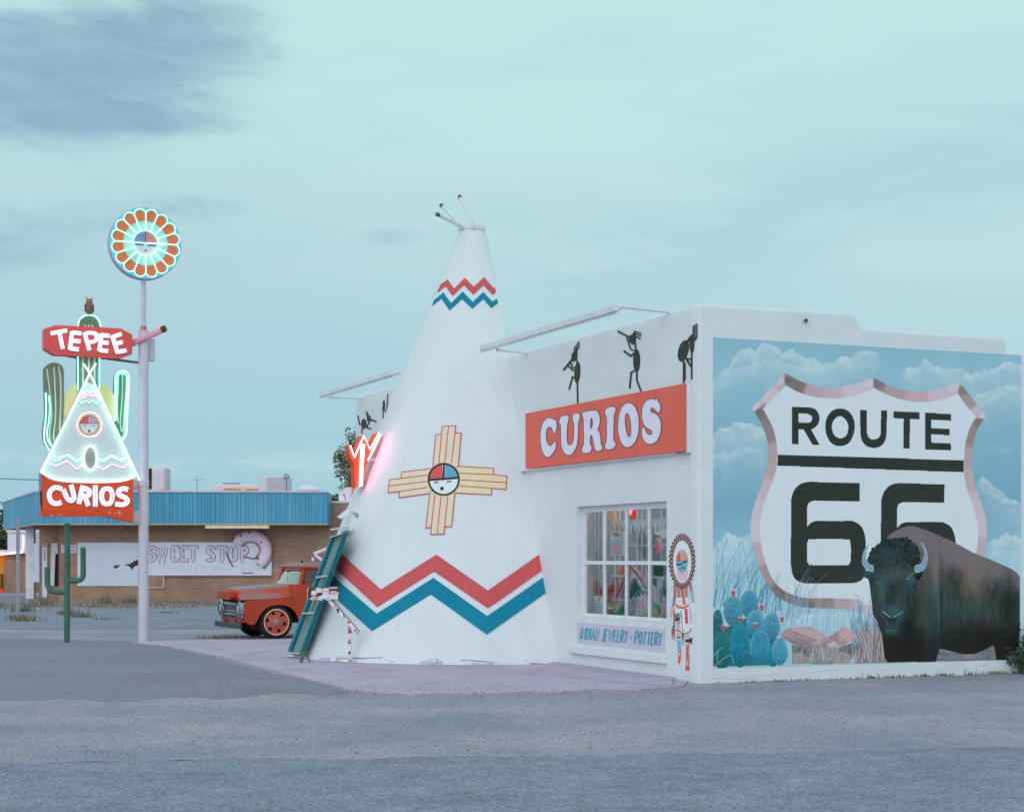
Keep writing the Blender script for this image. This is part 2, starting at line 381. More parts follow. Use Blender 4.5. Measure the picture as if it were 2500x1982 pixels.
def proj(POS): # picture position of points, used to lay the traced painting on its real wall
    x, y, z = POS[..., 0], POS[..., 1], POS[..., 2]-EYE
    return CX+F*x/y, HZ-F*z/y
# ================================================================== ground
def tracer(x0, y0, k, hit, nrm): return lambda x, y, l=0: hit(x0+x/k, y0+y/k)+nrm*l
M = {}
M['gravel'] = mat('packed gravel', P(121, 138, 159, LG), .95, .08, .45, .6, 28, col2=P(143, 150, 165, LG), spots=(P(96, 110, 130, LG), 22, .56, .78), grain=((1.2, .05), (5, .10), (26, .32), (75, .45)))
M['asphalt'] = mat('worn asphalt', P(112, 129, 148, LG), .9, .12, .7, .35, 45, spots=(P(140, 156, 172, LG), 9, .55, .85), grain=((9, .08), (40, .12)))
M['lot'] = mat('patched asphalt', P(114, 125, 143, LG), .92, .08, .4, .3, 50, spots=(P(106, 117, 136, LG), 3, .52, .8), grain=((9, .07), (40, .2)))
M['apron'] = mat('lavender concrete', P(156, 160, 186, LG), .88, .06, .6, .25, 60, col2=P(165, 166, 191, LG), spots=(P(138, 149, 167, LG), 1.1, .50, .68), grain=((12, .05), (50, .07)))
M['band'] = mat('coarse gravel', P(112, 130, 150, LG), .95, .12, 1.5, .6, 24, spots=(P(88, 106, 128, LG), 24, .56, .78), grain=((1.0, .05), (5, .12), (24, .34), (70, .45)))
g = MB(); g.poly([v2(-900, -60), v2(900, -60), v2(900, 1500), v2(-900, 1500)])
link('ground', g, M['gravel'], kind='structure')
def sheet(name, pts, m, z, th=0, k=4, sm=True):
    q = smooth([tuple(p) for p in pts], k) if sm else pts
    if name == 'parking_lot': q = [(x, y+(random.uniform(-2.2, 2.2) if y > 1600 else random.uniform(-.4, .4))) for x, y in smooth(q, 3)]
    b = MB(); pp = [pG(x, y, z) for x, y in q]
    if th: b.prism(pp, (0, 0, -th))
    else: b.prism(pp, (0, 0, -.02))
    return link(name, b, m, kind='structure')
# road beyond the shop, in real metres
b = MB(); b.box((-70, 44, .001), (200, 0, 0), (0, 17.5, 0), (0, 0, .004)); link('road', b, M['asphalt'], kind='structure')
b = MB(); b.box((-70, 63.5, .001), (38.5, 0, 0), (0, 3, 0), (0, 0, .05)); link('sidewalk', b, M['apron'], kind='structure')
sheet('parking_lot', [(-260, 1556), (0, 1557), (180, 1562), (330, 1566), (440, 1585), (560, 1615), (660, 1640), (760, 1662), (850, 1688), (800, 1697), (690, 1690), (560, 1706), (430, 1700), (300, 1712), (150, 1704), (0, 1712), (-300, 1715)], M['lot'], .004)
wob = lambda pts: pts
ap = [(322, 1567), (400, 1562), (640, 1560), (760, 1556), (900, 1550)]
front = [(1668, 1672), (1640, 1676), (1560, 1681), (1460, 1680), (1380, 1686), (1290, 1686), (1200, 1691), (1100, 1690), (1000, 1693), (925, 1689), (850, 1681), (770, 1661), (690, 1640), (610, 1620), (540, 1601), (460, 1586), (390, 1574), (345, 1570)]
b = MB(); pp = [pG(x, y, .02) for x, y in ap]+[FA(8, .02, -.2), FA(.6, .02, -.2)]+[pG(x, y, .02) for x, y in front]
b.prism(pp, (0, 0, -.05)); link('apron', b, M['apron'], kind='structure')
# raised slab by the shop window
b = MB(); b.prism([pG(x, y, .05) for x, y in [(1285, 1638), (1310, 1645), (1420, 1653), (1540, 1664), (1600, 1669), (1640, 1668)]]+[FA(.7, .05, .02), FA(4.9, .05, .02)], (0, 0, -.06)); link('pavement', b, mat('grey slab', P(150, 158, 182, LG), .9, .08, 2, .3, 40), kind='structure')
b = MB(); b.prism([pG(x, y, .005) for x, y in smooth([(-400, 1862), (0, 1862), (250, 1860), (480, 1855), (640, 1850), (850, 1853), (1050, 1845), (1300, 1846), (1600, 1838), (1900, 1836), (2200, 1828), (2700, 1822), (3400, 1840)], 4, False)]+[pG(3400, 2500, .005), pG(-500, 2500, .005)], (0, 0, -.003)); link('gravel_band', b, M['band'], kind='structure')
# loose stones
vs, fs = [], []
def stone(p, r):
    b0 = len(vs); a = random.random()*6.28
    for k in range(4): vs.append((p.x+r*math.cos(a+k*1.57)*random.uniform(.7, 1.3), p.y+r*math.sin(a+k*1.57)*random.uniform(.7, 1.3), p.z-.002))
    vs.append((p.x+r*.2, p.y, p.z+r*random.uniform(.35, .9)))
    fs.extend([(b0, b0+1, b0+4), (b0+1, b0+2, b0+4), (b0+2, b0+3, b0+4), (b0+3, b0, b0+4)])
def on_apron(x, y): return y < 1693 and 330 < x < 1690
for i in range(5200):
    x = random.uniform(-60, 2560); y = 1665+330*random.random()**.9
    if y < 1700 and (on_apron(x, y) or x < 900): continue
    p = pG(x, y, .004); stone(p, random.choice((.004, .005, .006, .009))*random.uniform(.7, 1.3)*(2.2 if random.random() < .03 else 1))
for i in range(1500):
    x = random.uniform(300, 1690); y = random.gauss(1688, 9)-max(0, (700-x))*.10
    if y > 1640: stone(pG(x, y, .021), random.uniform(.006, .016))
for i in range(260):
    x = random.uniform(-20, 900); y = random.uniform(1490, 1700); stone(pG(x, y, .004), random.uniform(.008, .022))
for cx_, cy_, n_c in ((470, 1725, 60), (300, 1742, 50), (700, 1745, 60), (1180, 1805, 40), (1450, 1790, 50), (560, 1800, 60), (250, 1835, 60), (950, 1720, 40), (2000, 1760, 50), (1900, 1850, 40)):
    for i in range(n_c): stone(pG(random.gauss(cx_, 45), random.gauss(cy_, 5), .004), random.uniform(.004, .012))
b = MB(); b.v = [Vector(p) for p in vs]; b.f = fs
link('gravel', b, mat('loose stones', P(84, 96, 112, LG), .95, .35, 60, 0, col2=P(150, 150, 158, LG)), kind='stuff')
# ================================================================== grass
def blades(name, spots, m, kind='stuff', h=(.08, .25), wd=.012):
    b = MB()
    for p, n, spread, hh in spots:
        for i in range(n):
            q = p+v2(random.gauss(0, spread), random.gauss(0, spread*.6)); a = random.random()*6.28; H = hh*random.uniform(*h)/.2
            dx, dy = math.cos(a)*wd, math.sin(a)*wd; lean = v2(random.gauss(0, .35), random.gauss(0, .35))*H
            b.add([q+v2(-dx, -dy), q+v2(dx, dy), q+lean*.4+v2(dx, dy)*.7+ZUP*H*.6, q+lean+ZUP*H, q+lean*.4-v2(dx, dy)*.7+ZUP*H*.6], [(0, 1, 2, 4), (4, 2, 3)])
    return link(name, b, m, kind=kind)
M['drygrass'] = mat('dry grass', P(134, 130, 124, LG), .9, .3, 3, col2=P(112, 124, 98, LG))
M['greengrass'] = mat('green grass', P(60, 95, 72, LG), .9, .35, 5, col2=P(110, 130, 90, LG))
sp = []
for i in range(330):
    x = random.uniform(-60, 860); sp.append((pG(x, random.gauss(1478, 5) if x > 60 else random.gauss(1481, 6)), 16, .45, random.choice((.04, .05, .07, .10))))
blades('dry_grass', sp, M['drygrass'], wd=.018)
sp = [(MU(random.uniform(.2, 8.4), 0, random.uniform(.02, .16)), 8, .05, .04+.05*(random.random() < .07)) for i in range(110)]
sp = [(p, int(n*(.3+.9*min(1, max(0, (p-C0).dot(MV)/3)))), s, h*(.6+.8*min(1, (p-C0).dot(MV)/5))) for p, n, s, h in sp]
blades('wall_grass', sp, M['greengrass'], wd=.006)
sp = [(pG(x, y), 60, .22, h) for x, y, h in ((165, 1500, .22), (205, 1507, .16), (190, 1505, .16), (55, 1493, .32), (48, 1512, .2), (60, 1517, .2), (560, 1557, .08), (548, 1558, .07), (575, 1558, .06), (318, 1473, .45), (262, 1474, .4), (110, 1478, .35), (260, 1512, .06), (410, 1496, .06))]
blades('weeds', sp, M['drygrass'], wd=.02)
def road_crack(pts, w_):
    b = MB(); q = []
    for a, c in zip(pts, pts[1:]):
        for k in range(6): t = k/6; q.append((a[0]+(c[0]-a[0])*t+random.uniform(-5, 5), a[1]+(c[1]-a[1])*t+random.uniform(-.9, .9)))
    q.append(pts[-1]); b.prism([pG(x, y-w_*random.uniform(.3, 1), .0062) for x, y in q]+[pG(x, y+w_*random.uniform(.3, 1), .0062) for x, y in reversed(q)], (0, 0, -.0008)); return b
CRK = mat('asphalt crack', P(92, 106, 122, LG), .95, .2, 8)
for pts, w_ in (([(118, 1862), (200, 1858), (300, 1857)], .6), ([(380, 1858), (430, 1855), (470, 1853)], .9), ([(612, 1655), (660, 1657), (690, 1656)], .4), ([(2200, 1833), (2350, 1826), (2460, 1824)], .6)): link('road_crack', road_crack(pts, w_), CRK, kind='structure')
# ================================================================== the curio shop
M['stucco'] = mat('white stucco', (.82, .82, .82), .9, .03, 1.2, .35, 38, spots=((.73, .72, .73), 1.5, .60, .9), bump2=.09, grain=((14, .015),))
M['cone'] = mat('weathered white plaster', (.82, .82, .82), .9, .03, .9, .4, 34, spots=((.73, .71, .71), 1.7, .60, .9), bump2=.10, stretch=(1.6, 1.6, .45), grain=((9, .02),))
M['white'] = mat('white paint', (.80, .80, .80), .6, .05, 4, .08, 60)
M['black'] = mat('black paint', P(44, 54, 50), .7, .15, 8)
shop = thing('curio_shop', 'white stucco curio shop with a highway shield mural on its side wall', 'shop', C0)
def wall(name, faces_fn, m, bev_fn, parent):
    b = MB(); faces_fn(b); o = link(name, b, m, parent); bm = bmesh.new(); bm.from_mesh(o.data); bmesh.ops.remove_doubles(bm, verts=bm.verts, dist=.0005)
    es = [e for e in bm.edges if bev_fn(e.verts[0].co, e.verts[1].co)]
    if es: bmesh.ops.bevel(bm, geom=es, offset=.055, segments=4, profile=.5, affect='EDGES')
    bmesh.ops.recalc_face_normals(bm, faces=bm.faces); bm.to_mesh(o.data); bm.free()
    o.data.polygons.foreach_set('use_smooth', [True]*len(o.data.polygons)); o.data.set_sharp_from_angle(angle=math.radians(28)); return o
W_T0, W_T1, W_Z0, W_Z1, TOPZ, TEND = .946, 4.03, .375, 2.645, 5.452, 15.5
def facade(b):
    T = [.27, W_T0, W_T1, TEND]; Z = [-.1, W_Z0, W_Z1, TOPZ-.055]
    arc = [(.002-.055*(1-math.cos(math.radians(a))), TOPZ-.055+.055*math.sin(math.radians(a))) for a in (0, 18, 36, 54, 72, 90)]
    for i in range(3):
        for (o0_, z0_), (o1_, z1_) in zip(arc, arc[1:]): b.poly([FA(T[i], z0_, o0_), FA(T[i+1], z0_, o0_), FA(T[i+1], z1_, o1_), FA(T[i], z1_, o1_)])
    Z[3] = TOPZ-.055
    for o_, in ((.002,), (-.3,)):
        for i in range(3):
            for j in range(3):
                if (i, j) == (1, 1): continue
                b.poly([FA(T[i], Z[j], o_), FA(T[i+1], Z[j], o_), FA(T[i+1], Z[j+1], o_), FA(T[i], Z[j+1], o_)])
    for (t0, z0), (t1, z1) in (((W_T0, W_Z0), (W_T1, W_Z0)), ((W_T1, W_Z0), (W_T1, W_Z1)), ((W_T1, W_Z1), (W_T0, W_Z1)), ((W_T0, W_Z1), (W_T0, W_Z0))):
        b.poly([FA(t0, z0, .002), FA(t1, z1, .002), FA(t1, z1, -.3), FA(t0, z0, -.3)])
    for i in range(3): b.poly([FA(T[i], TOPZ, -.053), FA(T[i+1], TOPZ, -.053), FA(T[i+1], TOPZ, -.3), FA(T[i], TOPZ, -.3)])
    for j in range(3): b.poly([FA(TEND, Z[j], .002), FA(TEND, Z[j+1], .002), FA(TEND, Z[j+1], -.3), FA(TEND, Z[j], -.3)])
def isup(a): return abs(a.z-TOPZ) < .01
wall('wall', facade, M['stucco'], lambda a, c: False, shop)
ST = [(0, 5.45), (1.4, 5.462), (2.60, 5.47), (2.70, 5.44), (2.745, 5.33), (2.80, 5.265), (2.95, 5.255), (4.2, 5.245), (5.42, 5.235), (5.50, 5.20), (5.52, 5.02), (7, 5.0), (8.5, 5.0)]
def mural_wall(b):
    pts = [(0, -.1)]+ST+[(8.5, -.1)]
    n = len(pts); b.add([MU(s, z) for s, z in pts]+[MU(s, z, -.3) for s, z in pts], [tuple(range(n)), tuple(reversed(range(n, 2*n)))]+[(i, (i+1) % n, n+(i+1) % n, n+i) for i in range(n)])
wall('wall', mural_wall, M['stucco'], lambda a, c: (abs(a.dot(MN)) < .01 and abs(c.dot(MN)) < .01 and ((a.z > 4.9 and c.z > 4.9) or (abs(a.dot(MV)) < .01 and abs(c.dot(MV)) < .01))) or (abs(a.dot(MV)) < .01 and abs(c.dot(MV)) < .01 and a.z > 5 and c.z > 5), shop)
b = MB(); b.prism([FA(.3, 4.8, -.31), FA(TEND, 4.8, -.31), FA(TEND, 4.8, -8.4), FA(.3, 4.8, -8.4)], (0, 0, .12)); link('roof', b, M['white'], shop)
b = MB(); b.box(FA(TEND-.3, -.1, -.31), -FN*8.19, FU*.3, ZUP*5.3); b.box(FA(.31, -.1, -8.2), FU*(TEND-.62), -FN*.3, ZUP*5.1); link('wall', b, M['stucco'], shop)
b = MB(); b.tube([pM(1968, 782, -.05), pM(1968, 782, .06)], .028, 10); link('drain_pipe', b, mat('dark pipe', P(70, 70, 90), .6), shop)
# small cracks and patches along the foot of the mural wall
b = MB()
for s0, z0, n in ((.15, .06, 8), (1.9, .12, 5), (.9, .10, 5), (3.1, .10, 3), (4.9, .14, 3)):
    pts = [(s0+i*.12, z0+random.uniform(-.02, .02)) for i in range(n)]
    b.ribbon(pts, .006, lambda s, z, l=0: MU(s, z, l), .002)
link_each('crack', b, mat('crack', P(158, 158, 182), .9), shop)
# window
WO = -.14
def pw(px, py, o=WO): return pF(px, py, o)
def tz(p): q = p-C0; return q.dot(FU), q.z
win = link('window', MB(), M['white'], shop)
t_l, z_b = W_T1-.002, .895
fr = MB(); Z1 = W_Z1-.004; FT = .07
def fbox(b, t0, t1, z0, z1, o0, o1): b.box(FA(t0, z0, o0), FU*(t1-t0), ZUP*(z1-z0), FN*(o1-o0))
bars = [tz(pw(x, 1373))[0] for x in (1477, 1530, 1586.5)]
ZM0, ZM1 = tz(pw(1527, 1378))[1], tz(pw(1527, 1369))[1]
fbox(fr, W_T0+.002, W_T1-.002, Z1-.09, Z1, WO-.04, WO+.03); fbox(fr, W_T0+.002, W_T1-.002, z_b-.05, z_b, WO-.04, WO+.035)
fbox(fr, W_T0+.002, W_T0+.03, z_b, Z1-.09, WO-.04, WO+.03); fbox(fr, W_T1-.075, W_T1-.002, z_b, Z1-.09, WO-.04, WO+.03)
link('frame', fr, M['white'], win)
mu = MB(); fbox(mu, W_T0+.03, W_T1-.075, ZM0, ZM1, WO-.03, WO+.022); ed = [W_T0+.03]+bars[::-1]+[W_T1-.075]
for t in bars:
    for z0, z1 in ((z_b, ZM0), (ZM1, Z1-.09)): fbox(mu, t-.028, t+.028, z0, z1, WO-.03, WO+.018)
link('muntin', mu, M['white'], win)
GL = glass_mat('window glass', (.95, .97, .98), .045)
pn = MB(); pn.poly([FA(W_T0+.01, z_b-.01, WO-.01), FA(W_T1-.01, z_b-.01, WO-.01), FA(W_T1-.01, Z1-.05, WO-.01), FA(W_T0+.01, Z1-.05, WO-.01)]); link('pane', pn, GL, win)
b = MB(); fbox(b, W_T0+.001, W_T1-.001, W_Z0+.001, z_b-.052, -.29, -.002); link('apron_board', b, M['white'], shop)
b = MB(); fbox(b, .92, 4.22, .235, .37, .002, .085); link('window_sill', b, M['stucco'], shop, bev=.012)
# board under the window
bt = tracer(1360, 1180, 1299/380, lambda x, y: pF(x, y, .004), FN)
b = MB(); b.shape([(166, 1158), (902, 1213), (902, 1409), (166, 1331)], bt, .012, lift=.0); wb = link('lettered_board', b, mat('mauve board', P(164, 170, 198, LF), .7, .05, 3), shop)
SK = {'I': [[(0, 0), (0, 1)]], 'N': [[(0, 1), (0, 0), (.55, 1), (.55, 0)]], 'D': [[(0, 0), (0, 1)], [(0, 0), (.4, .12), (.55, .45), (.42, .85), (0, 1)]], 'A': [[(0, 1), (.3, 0), (.6, 1)], [(.12, .65), (.48, .65)]],
      'J': [[(.4, 0), (.4, .8), (.25, 1), (.05, .9)]], 'E': [[(.45, 0), (0, 0), (0, 1), (.45, 1)], [(0, .48), (.38, .48)]], 'W': [[(0, 0), (.2, 1), (.42, .2), (.64, 1), (.84, 0)]], 'L': [[(0, 0), (0, 1), (.42, 1)]],
      'R': [[(0, 1), (0, 0), (.4, .05), (.5, .25), (.38, .48), (0, .52)], [(.2, .52), (.52, 1)]], 'Y': [[(0, 0), (.28, .5), (.56, 0)], [(.28, .5), (.22, 1)]], 'P': [[(0, 1), (0, 0), (.4, .05), (.52, .27), (.38, .52), (0, .56)]],
      'O': [[(.28, 0), (.05, .2), (0, .5), (.08, .85), (.28, 1), (.5, .85), (.57, .5), (.5, .18), (.28, 0)]], 'T': [[(0, 0), (.6, 0)], [(.3, 0), (.3, 1)]], 'S': [[(.5, .12), (.28, 0), (.05, .14), (.08, .38), (.4, .55), (.5, .78), (.3, 1), (.02, .9)]],
      'C': [[(.5, .15), (.3, 0), (.06, .2), (0, .5), (.06, .82), (.3, 1), (.5, .85)]], 'H': [[(0, 0), (0, 1)], [(.55, 0), (.55, 1)], [(0, .5), (.55, .5)]], 'F': [[(.45, 0), (0, 0), (0, 1)], [(0, .48), (.36, .48)]], 'U': [[(0, 0), (0, .75), (.25, 1), (.5, .75), (.5, 0)]]}
def word(b, text, wd, place, fmap, th, adv=.22):
    x = 0
    wds = {c: max(p[0] for st in SK[c] for p in st) for c in SK}
    for ch in text:
        if ch == ' ': x += .42; continue
        if ch == '*': b.shape([place(x+px, py) for px, py in ell(.12, .55, .09, .11, 10)], fmap, th); x += .24+adv; continue
        for st in SK[ch]:
            pts = smooth(st, 4, False) if ch in 'DJROPSCU' and len(st) > 3 else st
            b.ribbon([place(x+px, py) for px, py in pts], wd, fmap, th)
        x += wds[ch]+adv
    return x
b = MB()
UW = word(MB(), 'INDIAN JEWELRY * POTTERY', 1, lambda u, v: (u, v), lambda x, y, l=0: v2(x, y, l), .1, adv=.30)
def pl(u, v):   # slanted brush capitals running down the board
    x = 200+u*(684/UW); y = 1203+(x-200)*.068+v*(95+(x-200)*.012); return x-(v-.5)*12, y
word(b, 'INDIAN JEWELRY * POTTERY', 11, pl, tracer(1360, 1180, 1299/380, lambda x, y: pF(x, y, .006), FN), .003, adv=.30)
link_each('letter', b, mat('teal paint', P(60, 140, 170, LF), .7), wb, gap=.0)
# ------------------------------------------------------------------ orange sign on the front
KF = 2156/600
fs0 = lambda o: tracer(1170, 720, KF, lambda x, y: pF(x, y, o), FN)
sg = thing('shop_sign', 'long orange CURIOS sign with pale bubble letters on the shop front', 'sign', FA(3.5, 3.5, .1))
b = MB(); b.shape([(405, 1040), (1797, 778), (1797, 1368), (405, 1523)], fs0(.12), .04, lift=0); brd = link('sign_board', b, mat('orange sign paint', P(203, 92, 82, LF), .65, .05, 1.5, .04, 30), sg)
b = MB()
for x, y0, y1 in ((697, 986, 1494), (1385, 857, 1412)): b.ribbon([(x, y0), (x-2, y1)], 3.0, fs0(.121), .002)
link_each('seam', b, mat('sign seam', P(160, 72, 70, LF), .7), brd)
b = MB(); tr_, zr_ = tz(pF(1170+1797/KF, 936, .12)); b.box(FA(tr_-.004, zr_-.995, .004), FU*.02, FN*.074, ZUP*1.0); b.box(FA(6.3, zr_-1.0, .004), -FU*5.75, FN*.074, ZUP*.03); link('sign_frame', b, M['white'], sg)
L9 = tracer(1290, 950, 2156/370, lambda x, y: pF(x, y, .121), FN)
CUR = [([(170, 690), (175, 590), (200, 500), (240, 430), (290, 408), (330, 412), (370, 432), (385, 425), (405, 470), (410, 540), (395, 610), (375, 640), (350, 610), (335, 560), (310, 540), (285, 550), (262, 600), (258, 680), (270, 750), (300, 795), (325, 800), (350, 770), (375, 745), (395, 760), (395, 830), (370, 890), (320, 950), (280, 970), (240, 955), (205, 900), (180, 810)], None),
 ([(440, 450), (460, 395), (520, 372), (565, 375), (582, 410), (575, 450), (562, 500), (555, 600), (556, 720), (570, 780), (600, 790), (630, 760), (645, 690), (650, 560), (648, 490), (630, 440), (632, 370), (660, 345), (710, 340), (738, 370), (735, 420), (718, 480), (714, 600), (705, 740), (680, 840), (630, 920), (575, 940), (520, 915), (480, 850), (465, 760), (462, 620), (462, 520), (440, 480)], None),
 ([(768, 370), (775, 330), (820, 315), (880, 305), (960, 300), (1000, 330), (1022, 400), (1018, 490), (1000, 550), (990, 578), (1015, 610), (1030, 680), (1040, 780), (1058, 820), (1050, 860), (1000, 885), (960, 870), (935, 810), (915, 690), (895, 655), (885, 700), (885, 780), (905, 820), (900, 870), (870, 903), (800, 908), (765, 890), (762, 840), (785, 790), (790, 680), (785, 550), (785, 440)], [(897, 413), (912, 440), (915, 490), (905, 545), (890, 545), (888, 470)]),
 ([(1092, 310), (1110, 270), (1160, 250), (1210, 245), (1245, 265), (1247, 310), (1228, 360), (1222, 450), (1218, 600), (1220, 720), (1245, 760), (1243, 810), (1210, 845), (1150, 860), (1100, 845), (1087, 800), (1108, 750), (1115, 640), (1115, 500), (1112, 400), (1092, 350)], None),
 ([(1275, 560), (1280, 440), (1310, 300), (1370, 215), (1440, 195), (1510, 235), (1560, 340), (1580, 470), (1570, 620), (1530, 740), (1470, 810), (1400, 828), (1340, 790), (1295, 690)], [(1410, 345), (1435, 380), (1455, 470), (1463, 580), (1458, 650), (1438, 678), (1415, 650), (1395, 570), (1380, 450), (1388, 370)]),
 ([(1615, 330), (1630, 240), (1680, 165), (1750, 135), (1805, 148), (1830, 130), (1860, 185), (1885, 240), (1880, 310), (1855, 335), (1825, 320), (1790, 280), (1765, 268), (1745, 295), (1755, 325), (1800, 340), (1850, 380), (1885, 450), (1893, 540), (1880, 640), (1840, 730), (1780, 775), (1710, 780), (1655, 745), (1625, 690), (1612, 610), (1620, 560), (1645, 530), (1665, 560), (1690, 620), (1720, 645), (1750, 640), (1762, 610), (1745, 580), (1700, 560), (1660, 530), (1630, 470), (1615, 400)], None)]
b = MB(); b2 = MB()
for o_, h_ in CUR:
    q = smooth(o_, 4); hs = [smooth(h_, 4)] if h_ else []
    b.shape(q, L9, .002, hs, lift=.004)
    for l_ in [q]+hs: b2.ribbon(l_, 10, L9, .002, close=True)
link_each('letter', b, mat('pale lilac paint', P(200, 196, 224, LF), .6, .03, 5), brd)
for i in range(len(b2.v)): b2.v[i] = b2.v[i]+FN*.005
link_each('letter_outline', b2, mat('dark outline paint', P(78, 82, 100, LF), .7), brd)
# ------------------------------------------------------------------ dancing flute players (black cut-outs)
M['cut'] = mat('black sheet metal', P(40, 48, 46, LF), .6, .1, 8)
def figure(label, parts, tr, loc, grp='black flute player cut-outs'):
    b = MB()
    for p in parts:
        if p[0] == 'e': b.shape(ell(*p[1:5], 24, *(p[5:6])), tr, .012)
        else: b.ribbon(p[2], p[1], tr, .012)
    return tag(link('flute_player', b, M['cut'], org=loc), label, 'wall ornament', grp)
f3 = fs0(.016)
figure('black cut-out flute player with a raised knee, standing on the orange sign nearest the tepee', [('e', 832, 540, 25, 44, 10), ('s', 4.5, [(830, 502), (832, 465), (875, 405)]), ('s', 4.5, [(842, 502), (846, 472), (877, 426)]), ('s', 4.5, [(852, 505), (856, 480), (878, 452)]), ('s', 13, [(815, 562), (735, 660)]), ('s', 9, [(798, 588), (814, 632), (850, 640)]), ('s', 12, [(770, 617), (828, 664)]), ('e', 858, 680, 24, 92, 4), ('s', 9, [(855, 570), (858, 605)]), ('s', 10, [(852, 742), (816, 718), (785, 830)]), ('s', 9, [(857, 755), (862, 955)])], f3, FA(5, 3.9, .01))
figure('black cut-out flute player leaning back with flute held up, middle of the orange sign', [('s', 13, [(1212, 318), (1325, 376)]), ('e', 1340, 390, 29, 43, -12), ('s', 9, [(1345, 352), (1362, 318), (1417, 340)]), ('s', 9, [(1355, 365), (1368, 340), (1415, 362)]), ('s', 9, [(1362, 380), (1376, 364), (1408, 386)]), ('s', 10, [(1364, 420), (1372, 485)]), ('s', 9, [(1290, 372), (1325, 475), (1368, 492)]), ('s', 14, [(1265, 490), (1325, 535), (1358, 512)]), ('e', 1378, 575, 28, 98), ('s', 11, [(1372, 655), (1330, 680), (1317, 820)]), ('s', 11, [(1380, 655), (1380, 750), (1418, 845)])], f3, FA(3, 4, .01))
figure('black cut-out flute player bent over, at the right end of the orange sign', [('e', 1787, 490, 42, 95, 14), ('s', 16, [(1812, 425), (1852, 368)]), ('e', 1862, 425, 19, 80), ('s', 5, [(1874, 385), (1874, 268)]), ('s', 5, [(1884, 395), (1889, 380), (1889, 258)]), ('s', 5, [(1886, 400), (1905, 372), (1905, 250)]), ('s', 9, [(1860, 480), (1860, 740)]), ('s', 12, [(1800, 552), (1858, 566)]), ('s', 13, [(1808, 555), (1858, 632)]), ('s', 14, [(1772, 560), (1798, 600), (1800, 742)]), ('s', 10, [(1790, 600), (1790, 775)])], f3, FA(1, 4.2, .01))
f6 = tracer(750, 880, 2156/600, lambda x, y: pF(x, y, .016), FN)
figure('small black cut-out flute player kicking one leg up, above the red neon arrow', [('e', 495, 555, 22, 44), ('e', 538, 510, 16, 28), ('s', 13, [(545, 515), (602, 535)]), ('s', 7, [(520, 492), (530, 462), (512, 448)]), ('s', 7, [(524, 492), (532, 478), (512, 466)]), ('s', 8, [(482, 560), (458, 560), (442, 485)]), ('s', 7, [(478, 590), (477, 638)]), ('s', 10, [(512, 560), (530, 595), (557, 595)]), ('s', 8, [(545, 535), (522, 580)])], f6, FA(14, 4, .01))
figure('narrow black cut-out flute player half hidden behind the left slope of the tepee', [('e', 670, 392, 9, 46), ('s', 6, [(705, 292), (695, 440), (690, 468)]), ('s', 6, [(660, 410), (665, 515)]), ('s', 6, [(672, 425), (690, 462)])], f6, FA(12, 4.2, .01))
# ------------------------------------------------------------------ sign lights on long beams above the roof edge
def sign_light(label, a, c, rods):
    t = thing('sign_light', label, 'light fixture', (a+c)/2, 'beam lights above the shop signs')
    d = (c-a).normalized(); b = MB(); b.box(a, c-a, FN*.08, ZUP*.10); link('beam', b, M['white'], t, bev=.01)
    for p, q in rods: b = MB(); p = p-FN*.2-ZUP*.06; b.tube([p, q], .022, 8); b.ball(q, .04); link('rod', b, M['white'], t)
    b = MB(); b.tube([a-ZUP*.02+FN*.06, c-ZUP*.02+FN*.04], .012, 8); link('lamp_tube', b, M['white'], t)
sign_light('long white beam light on two rods over the orange CURIOS sign', pF(1181, 858, .65), pF(1514, 760, .80), [(pF(1637, 754, -.05), pF(1516, 749, .85)), (pF(1286, 855, -.02), pF(1216, 854, .64))])
sign_light('long white beam light on two rods beyond the left slope of the tepee', pF(787, 970, .9), pF(965, 916, .9), [(pF(987, 911, .05), pF(966, 911, .95)), (pF(880, 966, 0), pF(803, 969, .95))])
LCUR[0] = LM
# ================================================================== mural (painted on the side wall)
KM = 2156/800
ss = np.linspace(.243, 5.79, 820); zz = np.linspace(4.978, .212, 710)
SS, ZZ = np.meshgrid(ss, zz)
POS = np.stack([C0.x+MV.x*SS+MN.x*.003, C0.y+MV.y*SS+MN.y*.003, ZZ], -1)
PX, PY = proj(POS); U, V = (PX-1700)*KM, (PY-720)*KM
cv = Canvas(U, V, POS); cv.a[:] = True
# sky
tcol = [(0, (120, 175, 199)), (500, (131, 184, 206)), (900, (122, 176, 202)), (1400, (112, 166, 195)), (1700, (134, 187, 212)), (2000, (150, 197, 218)), (2500, (138, 188, 211))]
for k in range(3): cv.c[..., k] = np.interp(V, [a for a, _ in tcol], [P(*c)[k] for _, c in tcol])
cv.c *= (.94+.12*fbm(U/160, V/110, 3, 4))[..., None]
def cloud(top, fade, amt=.75, seed=1, col=(186, 215, 228)):
    x = [p[0] for p in top]; y = [p[1] for p in top]
    T = np.interp(U, x, y)+44*(fbm(U/30, V/46, seed, 5)-.5)+9*np.abs(np.sin(U/27+seed))*-1+4
    al = sstep(V-T, -4, 16)*np.exp(-np.clip(V-T, 0, None)/fade*1.6)
    e = sstep(U, x[0]-10, x[0]+70)*(1-sstep(U, x[-1]-60, x[-1]+15)) if x[-1] < 2120 else sstep(U, x[0]-10, x[0]+70)
    if x[0] < 125: e = (1-sstep(U, x[-1]-60, x[-1]+15))
    al = al*e*(.15+1.35*fbm(U/48, V/34, seed+9, 5))*amt*1.05
    cv.blend(al, P(*col))
cloud([(110, 550), (200, 490), (250, 400), (300, 345), (380, 365), (440, 310), (520, 335), (560, 372), (640, 352), (700, 405), (780, 425), (870, 450), (960, 410), (1010, 415), (1080, 372), (1160, 362), (1215, 400)], 150, .9, 1)
